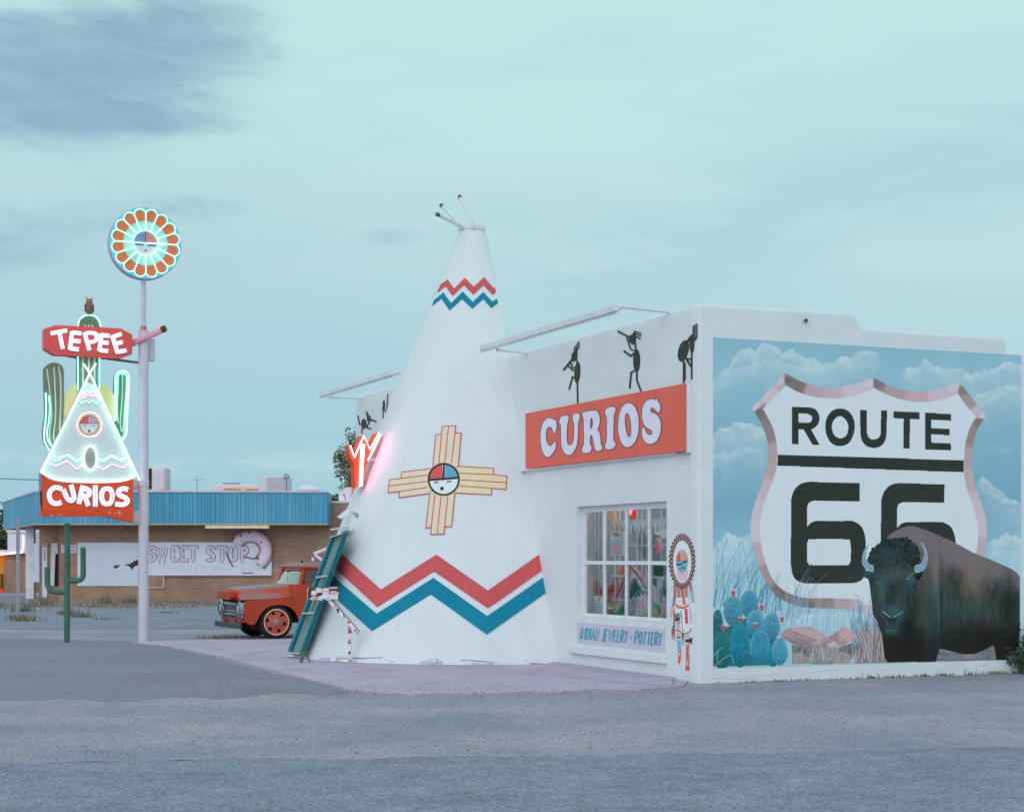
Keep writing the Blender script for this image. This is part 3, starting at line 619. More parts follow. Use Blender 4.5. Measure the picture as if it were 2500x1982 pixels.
cloud([(180, 520), (340, 450), (500, 430), (700, 470), (860, 480)], 90, .6, 7)
cloud([(1330, 540), (1390, 475), (1440, 475), (1500, 424), (1560, 465), (1640, 482), (1740, 480), (1810, 520), (1900, 490), (1980, 474), (2040, 432), (2140, 452)], 140, .9, 2)
cloud([(1800, 660), (1880, 645), (1960, 622), (2000, 592), (2060, 585), (2140, 602)], 170, .8, 3)
cloud([(105, 940), (150, 860), (220, 866), (260, 824), (330, 836), (400, 856), (480, 930)], 240, .85, 4)
cloud([(105, 1050), (200, 1040), (300, 1000), (480, 1000)], 130, .5, 14)
cloud([(1830, 1240), (1890, 1190), (1950, 1248), (2010, 1300), (2080, 1340), (2140, 1375)], 170, .8, 5)
cloud([(105, 1680), (150, 1620), (180, 1575), (250, 1575), (300, 1598), (380, 1565)], 330, .9, 6)
cloud([(1900, 1640), (1960, 1600), (2040, 1566), (2070, 1580), (2140, 1596)], 420, 1.0, 8, (176, 208, 226))
cloud([(1850, 1030), (1920, 1008), (1990, 985), (2040, 1015), (2110, 1010)], 30, .5, 9)
cloud([(580, 2125), (700, 2095), (860, 2085), (1000, 2080), (1200, 2100)], 240, .8, 10)
# grass behind the cactus
R = random.Random(5)
def tuft(n, u0, u1, v0, lo, hi, col, wmax=4, leanlo=-.2, leanhi=.9, al=.85):
    for i in range(n):
        u = R.uniform(u0, u1); h = R.uniform(lo, hi); le = R.uniform(leanlo, leanhi); v = v0+R.uniform(-60, 60)
        c = tuple(x*R.uniform(.8, 1.2) for x in P(*col)); pts = [(u+le*h*t*t*.55+le*h*t*.2, v-h*t) for t in (0, .3, .6, .85, 1)]
        cv.stroke(pts, wmax, 1.2, c, al)
# shield
outer = smooth([(580, 512), (640, 545), (700, 572), (800, 604), (900, 610), (1000, 596), (1090, 570), (1150, 548)], 5, False)+[(1167, 541)]+smooth([(1172, 545), (1240, 585), (1330, 620), (1440, 637), (1550, 630), (1640, 605), (1718, 574)], 5, False)+[(1728, 570), (1820, 685), (1908, 800)]+smooth([(1900, 810), (1858, 868), (1830, 950), (1816, 1050), (1815, 1130), (1835, 1250), (1880, 1380), (1905, 1480), (1910, 1570), (1897, 1680), (1860, 1790), (1800, 1880), (1700, 1960), (1560, 2010), (1400, 2060), (1167, 2128), (1120, 2098), (1060, 2080), (950, 2063), (800, 2060), (700, 2052), (620, 2030), (540, 1990), (480, 1920), (430, 1830), (395, 1720), (370, 1640), (357, 1560), (360, 1480), (385, 1370), (430, 1250), (460, 1150), (475, 1050), (465, 950), (430, 850), (375, 760)], 4, False)+[(365, 748)]
inner = [(590, 597)]+smooth([(600, 603), (680, 645), (780, 672), (900, 683), (1000, 672), (1090, 648), (1158, 618)], 5, False)+[(1167, 613)]+smooth([(1176, 618), (1250, 655), (1350, 690), (1480, 706), (1600, 693), (1708, 655)], 5, False)+[(1718, 650), (1780, 735), (1840, 803)]+smooth([(1832, 812), (1800, 870), (1772, 960), (1762, 1060), (1757, 1160), (1780, 1280), (1820, 1390), (1845, 1500), (1852, 1560), (1845, 1660), (1810, 1760), (1700, 1870), (1500, 1960), (1160, 2040), (1080, 2007), (1000, 1996), (850, 1992), (720, 1990), (640, 1972), (560, 1930), (500, 1860), (450, 1740), (428, 1640), (420, 1560), (425, 1490), (440, 1400), (470, 1310), (510, 1210), (530, 1130), (535, 1050), (525, 950), (500, 860), (448, 762)], 4, False)+[(440, 750)]
anch = [(590, 560, 109, 106, 106), (650, 600, 118, 116, 116), (780, 640, 171, 162, 173), (900, 645, 182, 171, 186), (1020, 635, 189, 186, 205), (1150, 580, 194, 195, 213), (1180, 580, 119, 115, 118), (1300, 640, 163, 154, 163), (1450, 672, 179, 165, 178), (1600, 660, 185, 181, 201), (1715, 612, 192, 194, 212),
 (1738, 620, 124, 122, 126), (1800, 700, 151, 148, 157), (1855, 770, 182, 179, 198), (1880, 795, 196, 194, 214), (570, 560, 190, 190, 208), (480, 660, 191, 187, 207), (390, 740, 193, 191, 212), (410, 765, 113, 112, 113), (470, 900, 133, 130, 133), (502, 1050, 167, 156, 163), (495, 1150, 170, 162, 170), (450, 1270, 183, 177, 193), (400, 1400, 189, 187, 208), (390, 1550, 189, 190, 211), (410, 1700, 176, 168, 182), (470, 1840, 156, 145, 150), (560, 1960, 118, 115, 117), (700, 2025, 114, 112, 114), (850, 2030, 138, 132, 134), (960, 2028, 167, 156, 162), (1080, 2045, 184, 177, 191), (1150, 2080, 192, 190, 210),
 (1870, 830, 121, 118, 120), (1815, 920, 138, 135, 138), (1790, 1080, 166, 158, 166), (1800, 1220, 175, 168, 180), (1850, 1380, 185, 183, 202), (1880, 1520, 188, 188, 208), (1870, 1660, 173, 169, 182), (1840, 1760, 159, 153, 162)]
AU, AVv = np.array([a[0] for a in anch], float), np.array([a[1] for a in anch], float); AC = np.array([P(*a[2:]) for a in anch])
def rimcol(u, v):
    out = np.zeros((len(u), 3))
    for i in range(0, len(u), 20000):
        w_ = 1/((u[i:i+20000, None]-AU)**2+(v[i:i+20000, None]-AVv)**2+40)**3
        out[i:i+20000] = (w_@AC)/w_.sum(1)[:, None]
    return out
tuft(48, 110, 560, 2040, 180, 520, (62, 128, 164), 4.4)
cv.fill(outer, rimcol)
mface = cv.fill(inner, P(200, 222, 235)); cv.c[mface] *= (.96+.06*fbm(U[mface]/90, V[mface]/240, 21, 3))[:, None]
for lp in (inner,): 
    for i in range(0, len(lp)): cv.stroke([lp[i], lp[(i+1) % len(lp)]], 3.5, 3.5, P(226, 228, 240), .8)
DK = P(44, 54, 50)
def dk(u, v): return np.array(DK)*(.8+.45*fbm(u/60, v/25, 31, 4))[:, None]
def letter(o_, *h):
    lw = P(222, 222, 230)
    for l_ in (o_,)+h:
        for i in range(len(l_)): cv.stroke([l_[i], l_[(i+1) % len(l_)]], 7, 7, lw, .85)
    cv.fill(o_, dk, h)
letter([(537, 1050), (1758, 1087), (1758, 1166), (533, 1123)])
letter([(628, 735), (735, 738)]+smooth([(745, 738), (785, 753), (806, 785), (810, 820), (798, 855), (772, 877), (755, 886)], 4, False)+[(812, 987), (765, 986), (706, 886), (672, 885), (672, 984), (628, 982)], [(672, 780), (728, 782)]+smooth([(735, 783), (756, 795), (763, 812), (755, 831), (735, 842)], 4, False)+[(672, 840)])
letter(smooth([(945, 746), (1000, 763), (1035, 815), (1042, 872), (1030, 930), (998, 978), (945, 995), (893, 978), (860, 930), (849, 868), (858, 810), (892, 763)], 4), smooth([(945, 797), (978, 815), (997, 850), (999, 885), (985, 925), (948, 943), (910, 925), (895, 890), (894, 850), (912, 815)], 4))
letter([(1078, 756), (1121, 757), (1121, 890)]+smooth([(1122, 900), (1130, 930), (1150, 948), (1175, 950), (1200, 938), (1212, 915), (1213, 890)], 4, False)+[(1216, 760), (1255, 761), (1253, 890)]+smooth([(1252, 905), (1245, 950), (1225, 985), (1190, 1004), (1155, 1005), (1115, 990), (1090, 958), (1079, 915)], 4, False))
letter([(1298, 765), (1470, 772), (1469, 819), (1406, 816), (1404, 1010), (1362, 1008), (1364, 814), (1297, 810)])
letter([(1506, 774), (1677, 783), (1677, 828), (1546, 821), (1546, 876), (1667, 881), (1667, 923), (1546, 917), (1546, 970), (1675, 977), (1676, 1021), (1505, 1016)])
def six(dx, dy, w_):
    q = [(1075+w_, 1238)]+smooth([(745, 1228), (690, 1240), (650, 1275), (628, 1325), (623, 1370)], 4, False)+smooth([(622, 1770), (634, 1840), (662, 1878), (710, 1896)], 4, False)+smooth([(1030, 1896), (1080, 1880), (1107, 1845), (1115, 1790)], 4, False)+smooth([(1115, 1620), (1105, 1562), (1078, 1512), (1028, 1485)], 4, False)+smooth([(790, 1485), (755, 1497), (729, 1526)], 4, False)+smooth([(729, 1400), (740, 1368), (770, 1354)], 4, False)+[(1074+w_, 1357)]
    h = smooth([(760, 1606), (985, 1607), (1010, 1620), (1016, 1645), (1015, 1740), (1005, 1768), (980, 1776), (765, 1776), (738, 1765), (729, 1740), (729, 1640), (738, 1615)], 4)
    letter([(x+dx, y+dy) for x, y in q], [(x+dx, y+dy) for x, y in h])
six(0, 0, 0); six(592, 8, -34)
# foreground grasses
tuft(34, 380, 760, 2120, 90, 330, (78, 134, 166), 3.6); tuft(28, 560, 800, 2060, 60, 170, (150, 165, 190), 3.5)
tuft(110, 1020, 1240, 2300, 120, 330, (84, 150, 180), 3.5, -.25, .35); tuft(60, 560, 1000, 2240, 80, 240, (130, 180, 205), 3.5, -.1, .5)
# prickly pear
def c7(x, y): return x*.3785, 1832.6+y*.3785
def pad(cx, cy, rx, ry, col, hi, seed, dots=40):
    x, y = c7(cx, cy); rx *= .3785; ry *= .3785; q = ell(x, y, rx, ry, 40)
    def cf(u, v):
        d = np.sqrt(((u-x)/rx)**2+((v-y)/ry)**2); e = sstep(d, .45, 1.0)*sstep(-(v-y)/ry, -.7, .5)
        n = fbm(u/7, v/7, seed, 4); k = np.clip(e*.55+(n-.5)*.8, 0, 1)[:, None]
        lo = np.array(P(*col))*(1-.28*sstep((v-y)/ry, -.1, 1))[:, None]
        return lo*(1-k)+np.array(P(*hi))*k
    cv.fill(q, cf)
    for i in range(dots):
        a = R.random()*6.28; r = R.random()**.5*.93; u, v = x+rx*r*math.cos(a), y+ry*r*math.sin(a)
        c = (44, 78, 100) if R.random() < .62 else (150, 168, 188); cv.stroke([(u, v), (u+R.uniform(-4, 4), v-R.uniform(4, 9))], 3.6, 1.5, P(*c), .65)
BASE = cv.fill([c7(285, 1000), c7(600, 900), c7(1000, 700), c7(1350, 900), c7(1450, 1400), c7(1500, 1580), c7(285, 1612)], P(40, 112, 128))
for a in ((920, 530, 160, 240, (58, 138, 170), (88, 162, 194), 1, 40), (640, 650, 165, 260, (60, 138, 168), (96, 168, 196), 2, 60), (370, 910, 100, 290, (32, 100, 112), (60, 135, 150), 3, 30), (1020, 850, 150, 230, (60, 145, 180), (110, 178, 206), 4, 45), (1310, 910, 148, 230, (58, 140, 172), (104, 174, 204), 5, 50), (450, 1330, 190, 330, (24, 108, 112), (48, 128, 134), 6, 35), (1110, 1270, 175, 310, (42, 135, 172), (84, 166, 198), 7, 55), (760, 1240, 175, 390, (22, 122, 150), (50, 148, 184), 8, 45), (1330, 1430, 110, 190, (24, 128, 158), (40, 140, 168), 9, 15), (1450, 1350, 142, 240, (58, 148, 186), (112, 180, 208), 10, 50)): pad(*a)
for x, y, r in ((645, 330, 0), (765, 800, 0), (475, 940, 0), (1020, 905, 0), (1135, 580, 20), (1490, 790, 40)):
    cv.fill([c7(x-38, y-42), c7(x+38, y-46), c7(x+22, y+48), c7(x-20, y+50)], P(178, 84, 92)); cv.stroke([c7(x-36, y-44), c7(x+36, y-48)], 4, 4, P(225, 220, 225)); cv.stroke([c7(x+4, y+10), c7(x+4, y+48)], 6, 3, P(120, 60, 66), .6)
for pts in ([(290, 1440), (380, 1340), (460, 1270)], [(340, 1590), (480, 1470), (600, 1410), (660, 1560)], [(940, 1150), (945, 1400)], [(360, 1520), (375, 1350)]): cv.stroke([c7(*p) for p in pts], 3.5, 2.5, P(140, 190, 195), .8)
# rocks and dry grass (traced from the lower picture half)
d6 = lambda L_: [(x, y+1428.4) for x, y in L_]
cv.fill(d6([(625, 870), (700, 890), (800, 905), (940, 892), (1020, 860), (1060, 890), (1030, 960), (900, 996), (760, 1000), (640, 975)]), lambda u, v: np.array(P(98, 110, 110))*(.6+.8*fbm(u/14, v/30, 41, 4))[:, None])
def rock(pts, col, seed):
    m = cv.fill(d6(pts), P(*col)); u, v = U[m], V[m]
    n = (.6*fbm((u+v*.6)/46, (v-u*.3)/26, seed, 4)+.4*fbm(u/60, v/60, seed+1, 3))[:, None]; a, c = np.array(P(*[x*.86 for x in col])), np.array(P(*[min(255, x*1.07) for x in col]))
    cv.c[m] = a+(c-a)*np.clip(n*1.6-.3, 0, 1)
    mp = m & (fbm(U/22, V/12, seed+3, 3) > .62); cv.c[mp] = cv.c[mp]*.6+np.array(P(180, 146, 148))*.35
rock_ = None
rock([(548, 800), (600, 765), (740, 748), (800, 780), (890, 830), (930, 852), (880, 882), (800, 897), (740, 907), (640, 870), (575, 838)], (158, 150, 164), 50)
rock([(870, 820), (980, 750), (1070, 815), (1000, 858), (940, 897), (900, 850)], (166, 152, 164), 53)
rock([(790, 905), (850, 868), (905, 848), (938, 882), (920, 962), (850, 996), (790, 992)], (150, 148, 162), 56)
rock([(630, 930), (680, 925), (748, 955), (757, 996), (630, 997)], (146, 142, 150), 59); rock([(888, 995), (905, 930), (950, 914), (1024, 942), (1008, 992)], (148, 144, 152), 62)
def facet(pts, col, seed, k=.75):
    m = cv.inside(d6(pts)); al = np.where(m, k*(.7+.6*fbm(U/30, V/14, seed, 4)), 0); cv.blend(al, P(*col))
facet([(552, 805), (640, 838), (740, 868), (800, 872), (885, 848), (880, 882), (800, 897), (740, 907), (640, 870)], (128, 116, 122), 110); facet([(604, 768), (738, 750), (798, 782), (870, 822), (800, 836), (700, 806)], (182, 166, 172), 111); facet([(980, 752), (1068, 815), (1004, 850), (930, 800)], (186, 166, 174), 112); facet([(872, 822), (930, 786), (940, 890), (902, 850)], (146, 128, 136), 113)
facet([(850, 868), (905, 849), (938, 882), (880, 892)], (192, 188, 200), 114); facet([(790, 905), (860, 890), (850, 995), (792, 990)], (124, 122, 132), 115)
for l_ in ([(650, 795), (720, 815), (790, 845)], [(660, 830), (730, 855)], [(800, 890), (860, 862)]): cv.stroke(d6(l_), 7, 2, P(112, 96, 104), .6)
cv.stroke(d6([(905, 848), (936, 884), (930, 910)]), 4, 2, P(205, 205, 215), .8)
bg_ = cv.inside(d6([(1040, 995), (1075, 900), (1110, 830), (1180, 800), (1228, 830), (1262, 990)])); cv.c[bg_] = np.array(P(124, 124, 134))
for i in range(420):
    u = R.uniform(1035, 1262); v = R.uniform(2260, 2420); h = R.uniform(50, 170); le = R.uniform(-.6, .35); c = R.choice([(160, 156, 166), (110, 108, 116), (178, 178, 190), (86, 84, 90)])
    if 1040+(2420-v)*.25 < u: cv.stroke([(u, v), (u+le*h*.3, v-h*.6), (u+le*h*.8, v-h)], 4, 1.2, P(*c), .75)
for i in range(70):
    u = R.uniform(600, 1060); v = R.uniform(2380, 2428); h = R.uniform(40, 150); le = R.uniform(-.3, .5); cv.stroke([(u, v), (u+le*h*.4, v-h*.6), (u+le*h, v-h)], 3.2, 1.2, P(*R.choice([(150, 185, 188), (110, 150, 140), (175, 190, 200)])), .75)
# bison
b8 = lambda L_: [(943+x*.5992, 1455+y*.5992) for x, y in L_]
def fur(lo, hi, fx, fy, seed, k=1.0):
    lo, hi = np.array(P(*lo)), np.array(P(*hi))
    return lambda u, v: lo+(hi-lo)*np.clip((fbm(u/fx, v/fy, seed, 5)-.3)*2*k, 0, 1)[:, None]
cv.fill(b8([(1060, 1430), (1720, 1400), (1725, 1580), (1060, 1592)]), fur((96, 106, 118), (132, 138, 146), 60, 20, 70))
body = b8(smooth([(495, 262), (560, 196), (640, 148), (740, 110), (820, 110), (900, 136), (1000, 172), (1120, 228), (1225, 272), (1340, 330), (1480, 405), (1620, 460), (1760, 520), (1880, 575), (1950, 625), (1980, 668)], 4, False)+[(1976, 1580), (1722, 1580), (1705, 1470), (1690, 1412)]+smooth([(1600, 1462), (1500, 1505), (1400, 1515), (1300, 1500), (1180, 1470), (1090, 1450)], 4, False)+[(1085, 1500), (1055, 1596), (525, 1604), (490, 1540), (478, 1400), (460, 1290), (410, 1150), (368, 1080), (352, 950), (340, 850), (332, 770), (316, 690), (246, 660), (232, 625), (262, 590), (330, 600), (305, 500), (320, 430), (350, 372), (400, 325), (450, 288)])
mb = cv.fill(body, fur((40, 50, 48), (62, 74, 72), 14, 60, 71))
X8, Y8 = (U-943)/.5992, (V-1455)/.5992
def shade(cx, cy, rx, ry, col, amt, seed, fx=16, fy=26):
    al = np.exp(-(((X8-cx)/rx)**2+((Y8-cy)/ry)**2))*amt*(.45+1.1*fbm(U/fx, V/fy, seed, 5)); cv.blend(np.where(mb, np.clip(al, 0, 1), 0), P(*col))
low = sstep(Y8+160*(fbm(U/70, V/60, 72, 3)-.5), 1020, 1420)*.95; cv.blend(np.where(mb, low, 0), P(34, 36, 34))
top = (1-sstep(Y8-(.34*np.clip(X8-900, 0, None))+130*(fbm(U/26, V/30, 73, 4)-.5), 330, 560))*sstep(X8, 470, 560); cv.blend(np.where(mb, top*.85, 0), P(112, 112, 120))
shade(1010, 480, 130, 330, (104, 102, 108), .8, 74, 9, 24); shade(1060, 640, 40, 260, (120, 118, 122), .6, 75, 7, 18)
shade(1480, 640, 120, 240, (112, 108, 104), .95, 76, 6, 50); shade(1420, 1030, 260, 110, (38, 84, 88), .35, 77, 60, 22); shade(1150, 900, 120, 200, (44, 84, 84), .35, 78)
shade(1860, 950, 90, 330, (26, 38, 36), .9, 79); shade(1600, 1330, 300, 130, (28, 26, 26), .9, 80); shade(980, 1050, 70, 380, (46, 74, 74), .7, 81, 8, 40); shade(720, 1450, 280, 160, (30, 28, 26), .9, 82); shade(760, 1200, 70, 300, (20, 28, 28), .9, 83, 9, 30)
shade(1095, 1000, 22, 420, (40, 96, 100), .6, 84, 6, 50); shade(1115, 1000, 16, 460, (22, 30, 30), .7, 85)
for l_, w_, c in (([(1975, 1180), (1930, 1290), (1880, 1420)], 14, (22, 26, 24)), ([(1690, 1415), (1680, 1330), (1650, 1250)], 10, (24, 34, 32)), ([(1085, 1500), (1095, 1380), (1085, 1200)], 9, (24, 32, 30)), ([(1820, 1448), (1890, 1448)], 3, (90, 110, 100))): cv.stroke(b8(l_), w_, w_*.4, P(*c), .7)
# head
head = b8(smooth([(345, 560), (380, 500), (600, 440), (800, 500), (860, 600), (840, 760), (790, 900), (720, 1010), (700, 1120), (650, 1230), (600, 1300), (540, 1310), (500, 1260), (470, 1150), (420, 1000), (380, 850), (340, 720)], 5))
cv.fill(head, fur((32, 48, 50), (50, 74, 76), 18, 40, 86))
hair = []
q = smooth([(300, 500), (318, 430), (348, 372), (400, 322), (455, 284), (540, 250), (650, 236), (750, 244), (822, 292), (868, 362), (888, 450), (884, 530), (835, 570), (760, 590), (600, 600), (450, 575), (368, 540)], 8)
for i, (x, y) in enumerate(q): hair.append((x+(R.uniform(-12, 10) if y < 530 else 0), y+(R.uniform(-16, 9) if y < 400 else R.uniform(-4, 4))))
cv.fill(b8(hair), fur((24, 32, 31), (48, 66, 66), 11, 17, 87))
def hshade(cx, cy, rx, ry, col, amt, seed): shade(cx, cy, rx, ry, col, amt, seed, 9, 14)
hshade(520, 420, 120, 90, (40, 84, 90), .5, 88); hshade(460, 760, 60, 90, (42, 92, 98), .7, 89); hshade(560, 900, 110, 120, (26, 44, 46), .8, 90); hshade(600, 1040, 120, 60, (52, 100, 110), .8, 91); hshade(770, 700, 50, 70, (48, 96, 104), .8, 92); hshade(620, 830, 40, 50, (18, 34, 34), .7, 93); hshade(640, 700, 120, 70, (26, 50, 54), .7, 94); hshade(600, 640, 150, 110, (72, 90, 90), .6, 120); hshade(460, 830, 60, 150, (66, 94, 96), .6, 121); hshade(640, 920, 60, 110, (62, 84, 84), .5, 122); hshade(570, 1250, 60, 50, (40, 84, 88), .8, 95); hshade(280, 620, 40, 30, (38, 84, 90), .8, 96)
for l_, w_, c in (([(735, 690), (780, 650), (805, 625)], 7, (120, 165, 180)), ([(745, 700), (790, 672), (830, 690), (860, 720)], 5, (74, 128, 140)), ([(770, 672), (795, 668)], 10, (16, 28, 28)), ([(380, 690), (405, 680)], 9, (14, 26, 26)), ([(375, 720), (410, 735), (430, 720)], 4, (80, 135, 148)), ([(480, 1050), (520, 1080), (560, 1112)], 9, (150, 180, 196)), ([(590, 1105), (640, 1080), (690, 1048)], 8, (136, 170, 186)), ([(500, 1135), (525, 1165), (512, 1195)], 7, (70, 120, 132)), ([(620, 1195), (640, 1150), (660, 1120)], 6, (60, 110, 122)), ([(540, 1130), (580, 1150), (615, 1125)], 12, (18, 30, 30)), ([(520, 1225), (570, 1240), (630, 1225)], 5, (20, 32, 32)), ([(515, 1245), (570, 1258), (630, 1245)], 5, (70, 125, 135)), ([(810, 760), (830, 830), (800, 900)], 9, (24, 44, 46)), ([(380, 520), (370, 600), (400, 680)], 9, (40, 84, 90))): cv.stroke(b8(l_), w_*.6, w_*.35, P(*c), .85)
cv.fill(b8([(330, 600), (262, 588), (230, 622), (246, 662), (330, 682), (350, 640)]), fur((26, 56, 60), (50, 96, 104), 8, 10, 97)); cv.fill(b8(smooth([(835, 640), (910, 600), (905, 650), (870, 700), (840, 700)], 4)), P(22, 32, 32))
def horn(pts):
    m = cv.fill(b8(smooth(pts, 4)), lambda u, v: np.array(P(118, 158, 186))*(.75+.5*fbm(u/8, v/8, 99, 3))[:, None])
    q = smooth(pts, 4)
    for i in range(len(q)): cv.stroke(b8([q[i], q[(i+1) % len(q)]]), 3.2, 3.2, P(170, 195, 214), .6)
horn([(326, 302), (285, 352), (256, 420), (248, 500), (275, 560), (328, 602), (366, 604), (368, 546), (330, 530), (298, 490), (286, 440), (300, 370)]); horn([(892, 290), (928, 365), (932, 430), (915, 490), (878, 530), (832, 545), (832, 614), (900, 602), (945, 552), (962, 465), (952, 380), (922, 318)])
for i in range(260):   # fur strokes on the hump
    x = R.uniform(500, 1250); y = R.uniform(150, 520)
    if y < 130+.35*max(0, x-900)+.9*max(0, 700-x): continue
    if (x-600)**2/290**2+(y-420)**2/190**2 < 1: continue
    c = R.choice([(128, 126, 130), (96, 98, 104), (142, 134, 134), (84, 96, 100)]); cv.stroke(b8([(x, y), (x+R.uniform(-14, 14), y+R.uniform(14, 34))]), 4, 1.5, P(*c), .5)
M['paint'] = vcol_mat('mural paint')
cv.mesh('mural', M['paint'], shop, full=True)
LCUR[0] = LV
# ------------------------------------------------------------------ painted sun dancer beside the window
tt = np.linspace(1.0, .08, 185); z2 = np.linspace(2.30, .02, 460)
TT, Z2 = np.meshgrid(tt, z2); POS = np.stack([C0.x+FU.x*TT+FN.x*.003, C0.y+FU.y*TT+FN.y*.003, Z2], -1)
PX, PY = proj(POS); cd_ = Canvas((PX-1620)*4.5, (PY-1280)*4.5, POS)
def pp(r, g_, b_): return P(r, g_, b_, LF)
fl = cd_.fill
for r_, pts in (((160, 110, 112), [(110, 640), (150, 650), (142, 800), (116, 905), (90, 905), (108, 780)]), ((165, 116, 116), [(272, 640), (308, 640), (336, 860), (314, 860), (290, 740)]), ((110, 168, 200), [(289, 722), (324, 722), (332, 820), (312, 826)]), ((172, 158, 172), [(82, 905), (118, 900), (112, 1000), (80, 1030), (66, 990)]), ((196, 206, 226), [(310, 850), (345, 870), (350, 960), (325, 985), (302, 930)]), ((166, 146, 150), [(148, 640), (268, 640), (272, 820), (146, 820)]), ((120, 96, 100), [(160, 660), (172, 660), (176, 810), (160, 810)]), ((126, 104, 106), [(240, 690), (254, 680), (258, 800), (246, 800)]), ((204, 208, 228), [(140, 800), (275, 800), (280, 870), (140, 880)]), ((204, 208, 228), [(128, 930), (288, 905), (304, 1180), (210, 1205), (126, 1165)]), ((200, 86, 80), [(182, 650), (204, 650), (246, 880), (216, 885)]), ((196, 84, 80), [(128, 862), (160, 895), (220, 902), (278, 872), (278, 896), (222, 926), (155, 920), (124, 884)]), ((196, 80, 78), [(230, 926), (262, 922), (272, 1088), (238, 1090)]), ((80, 120, 112), [(120, 985), (176, 968), (182, 1050), (122, 1066)]), ((44, 54, 54), [(136, 1030), (178, 1020), (178, 1050), (140, 1068)]), ((190, 160, 186), [(134, 1090), (182, 1076), (188, 1180), (138, 1170)]), ((190, 90, 86), [(134, 1080), (182, 1055), (184, 1080), (140, 1092)]), ((150, 76, 80), [(84, 1170), (104, 1100), (112, 930), (124, 930), (126, 1200), (132, 1290), (124, 1290), (112, 1210), (104, 1270), (98, 1270), (94, 1200), (86, 1240)]), ((84, 108, 112), [(98, 1110), (124, 1080), (126, 1190), (100, 1160)]), ((196, 160, 160), [(138, 1180), (190, 1195), (190, 1250), (150, 1245)]), ((200, 160, 158), [(230, 1200), (284, 1190), (284, 1255), (236, 1265)]), ((84, 160, 196), [(146, 1250), (194, 1250), (190, 1372), (154, 1372)]), ((150, 130, 120), [(155, 1374), (196, 1372), (196, 1442), (160, 1442)]), ((206, 84, 76), [(160, 1440), (197, 1440), (182, 1536), (157, 1527)]), ((150, 108, 100), [(244, 1300), (284, 1300), (276, 1430), (248, 1430)]), ((208, 88, 76), [(240, 1422), (288, 1428), (284, 1462), (244, 1462)]), ((130, 120, 126), [(244, 1462), (284, 1462), (282, 1550), (244, 1550)]), ((208, 82, 74), [(240, 1550), (282, 1550), (286, 1606), (238, 1604)]), ((58, 62, 62), [(234, 1262), (276, 1258), (300, 1238), (318, 1250), (312, 1320), (288, 1300), (236, 1296)]), ((60, 74, 84), [(198, 1198), (226, 1196), (212, 1362)]), ((66, 58, 60), [(140, 1225), (188, 1235), (186, 1250), (146, 1246)])): fl(pts, pp(*r_))
for l_, w_, c in (([(188, 955), (212, 1200)], 6, (54, 54, 60)), ([(196, 955), (206, 1180)], 4, (90, 130, 120)), ([(132, 1158), (175, 1172), (210, 1200), (260, 1192), (296, 1172), (298, 1145)], 9, (52, 54, 58)), ([(288, 920), (300, 1060)], 8, (170, 84, 100)), ([(232, 1180), (230, 1155)], 6, (52, 54, 58)), ([(165, 845), (200, 840)], 5, (150, 110, 116)), ([(262, 1500), (262, 1545)], 7, (214, 214, 226)), ([(175, 1400), (176, 1438)], 6, (214, 210, 216)), ([(262, 1300), (262, 1322)], 8, (214, 214, 226)), ([(165, 1255), (166, 1275)], 8, (214, 214, 226)), ([(190, 1258), (192, 1275)], 8, (214, 214, 226)), ([(110, 660), (118, 820)], 5, (112, 76, 80)), ([(300, 640), (318, 720)], 4, (112, 76, 80)), ([(88, 890), (112, 880)], 7, (90, 130, 180))): cd_.stroke(l_, w_, w_, pp(*c))
for k in range(34):
    a = 2*math.pi*k/34; ca, sa = math.cos(a), math.sin(a); cx_, cy_ = 203+122*ca, 400+262*sa; an = math.atan2(262*sa*1.0, 122*ca)
    
    for r0, r1, hw_, c_ in ((.60, 1.0, .098, (60, 54, 60)), (.70, .92, .045, (160, 126, 120))):
        q_ = []
        for r_, s__ in ((r0, -.7), ((r0+r1)/2, -1), (r1*.94+r0*.06, -.55), (r1, 0), (r1*.94+r0*.06, .55), ((r0+r1)/2, 1), (r0, .7)): q_.append((204+150*(r_*ca-s__*hw_*sa), 402+312*(r_*sa+s__*hw_*ca)))
        fl(q_, pp(*c_))
fl(ell(205, 410, 101, 232, 50), lambda u, v: np.array(pp(204, 206, 228))*(.92+.16*vnoise(np.arctan2((v-410)/2.3, u-205)*24, u*0, 3))[:, None])
fl(ell(206, 530, 62, 96, 30), pp(192, 168, 196)); fl(ell(203, 405, 69, 132, 40), pp(186, 150, 150)); fl([(x, y) for x, y in ell(203, 405, 64, 122, 60) if y > 395]+[(140, 405)], pp(104, 172, 200))
fl([(145, 405), (150, 350), (165, 315), (175, 300), (190, 390), (188, 402)], pp(220, 84, 70)); fl([(210, 370), (205, 300), (220, 295), (262, 372)], pp(150, 150, 150)); fl([(212, 366), (214, 300), (240, 330), (248, 366)], pp(216, 146, 120)); fl([(190, 290), (208, 290), (206, 396), (192, 396)], pp(140, 168, 180))
for l_, w_, c in (([(152, 440), (194, 436)], 20, (44, 44, 56)), ([(220, 418), (250, 404)], 20, (44, 44, 56)), ([(140, 408), (265, 392)], 5, (90, 90, 110)), ([(172, 480), (174, 500)], 5, (50, 60, 80)), ([(184, 470), (188, 512)], 5, (50, 60, 80)), ([(228, 466), (232, 500)], 5, (50, 60, 80)), ([(240, 458), (242, 490)], 5, (50, 60, 80))): cd_.stroke(l_, w_, w_, pp(*c))
fl([(196, 462), (224, 458), (208, 498)], pp(44, 40, 50))
cd_.mesh('painted_dancer', vcol_mat('dancer paint', grain=.12), shop)
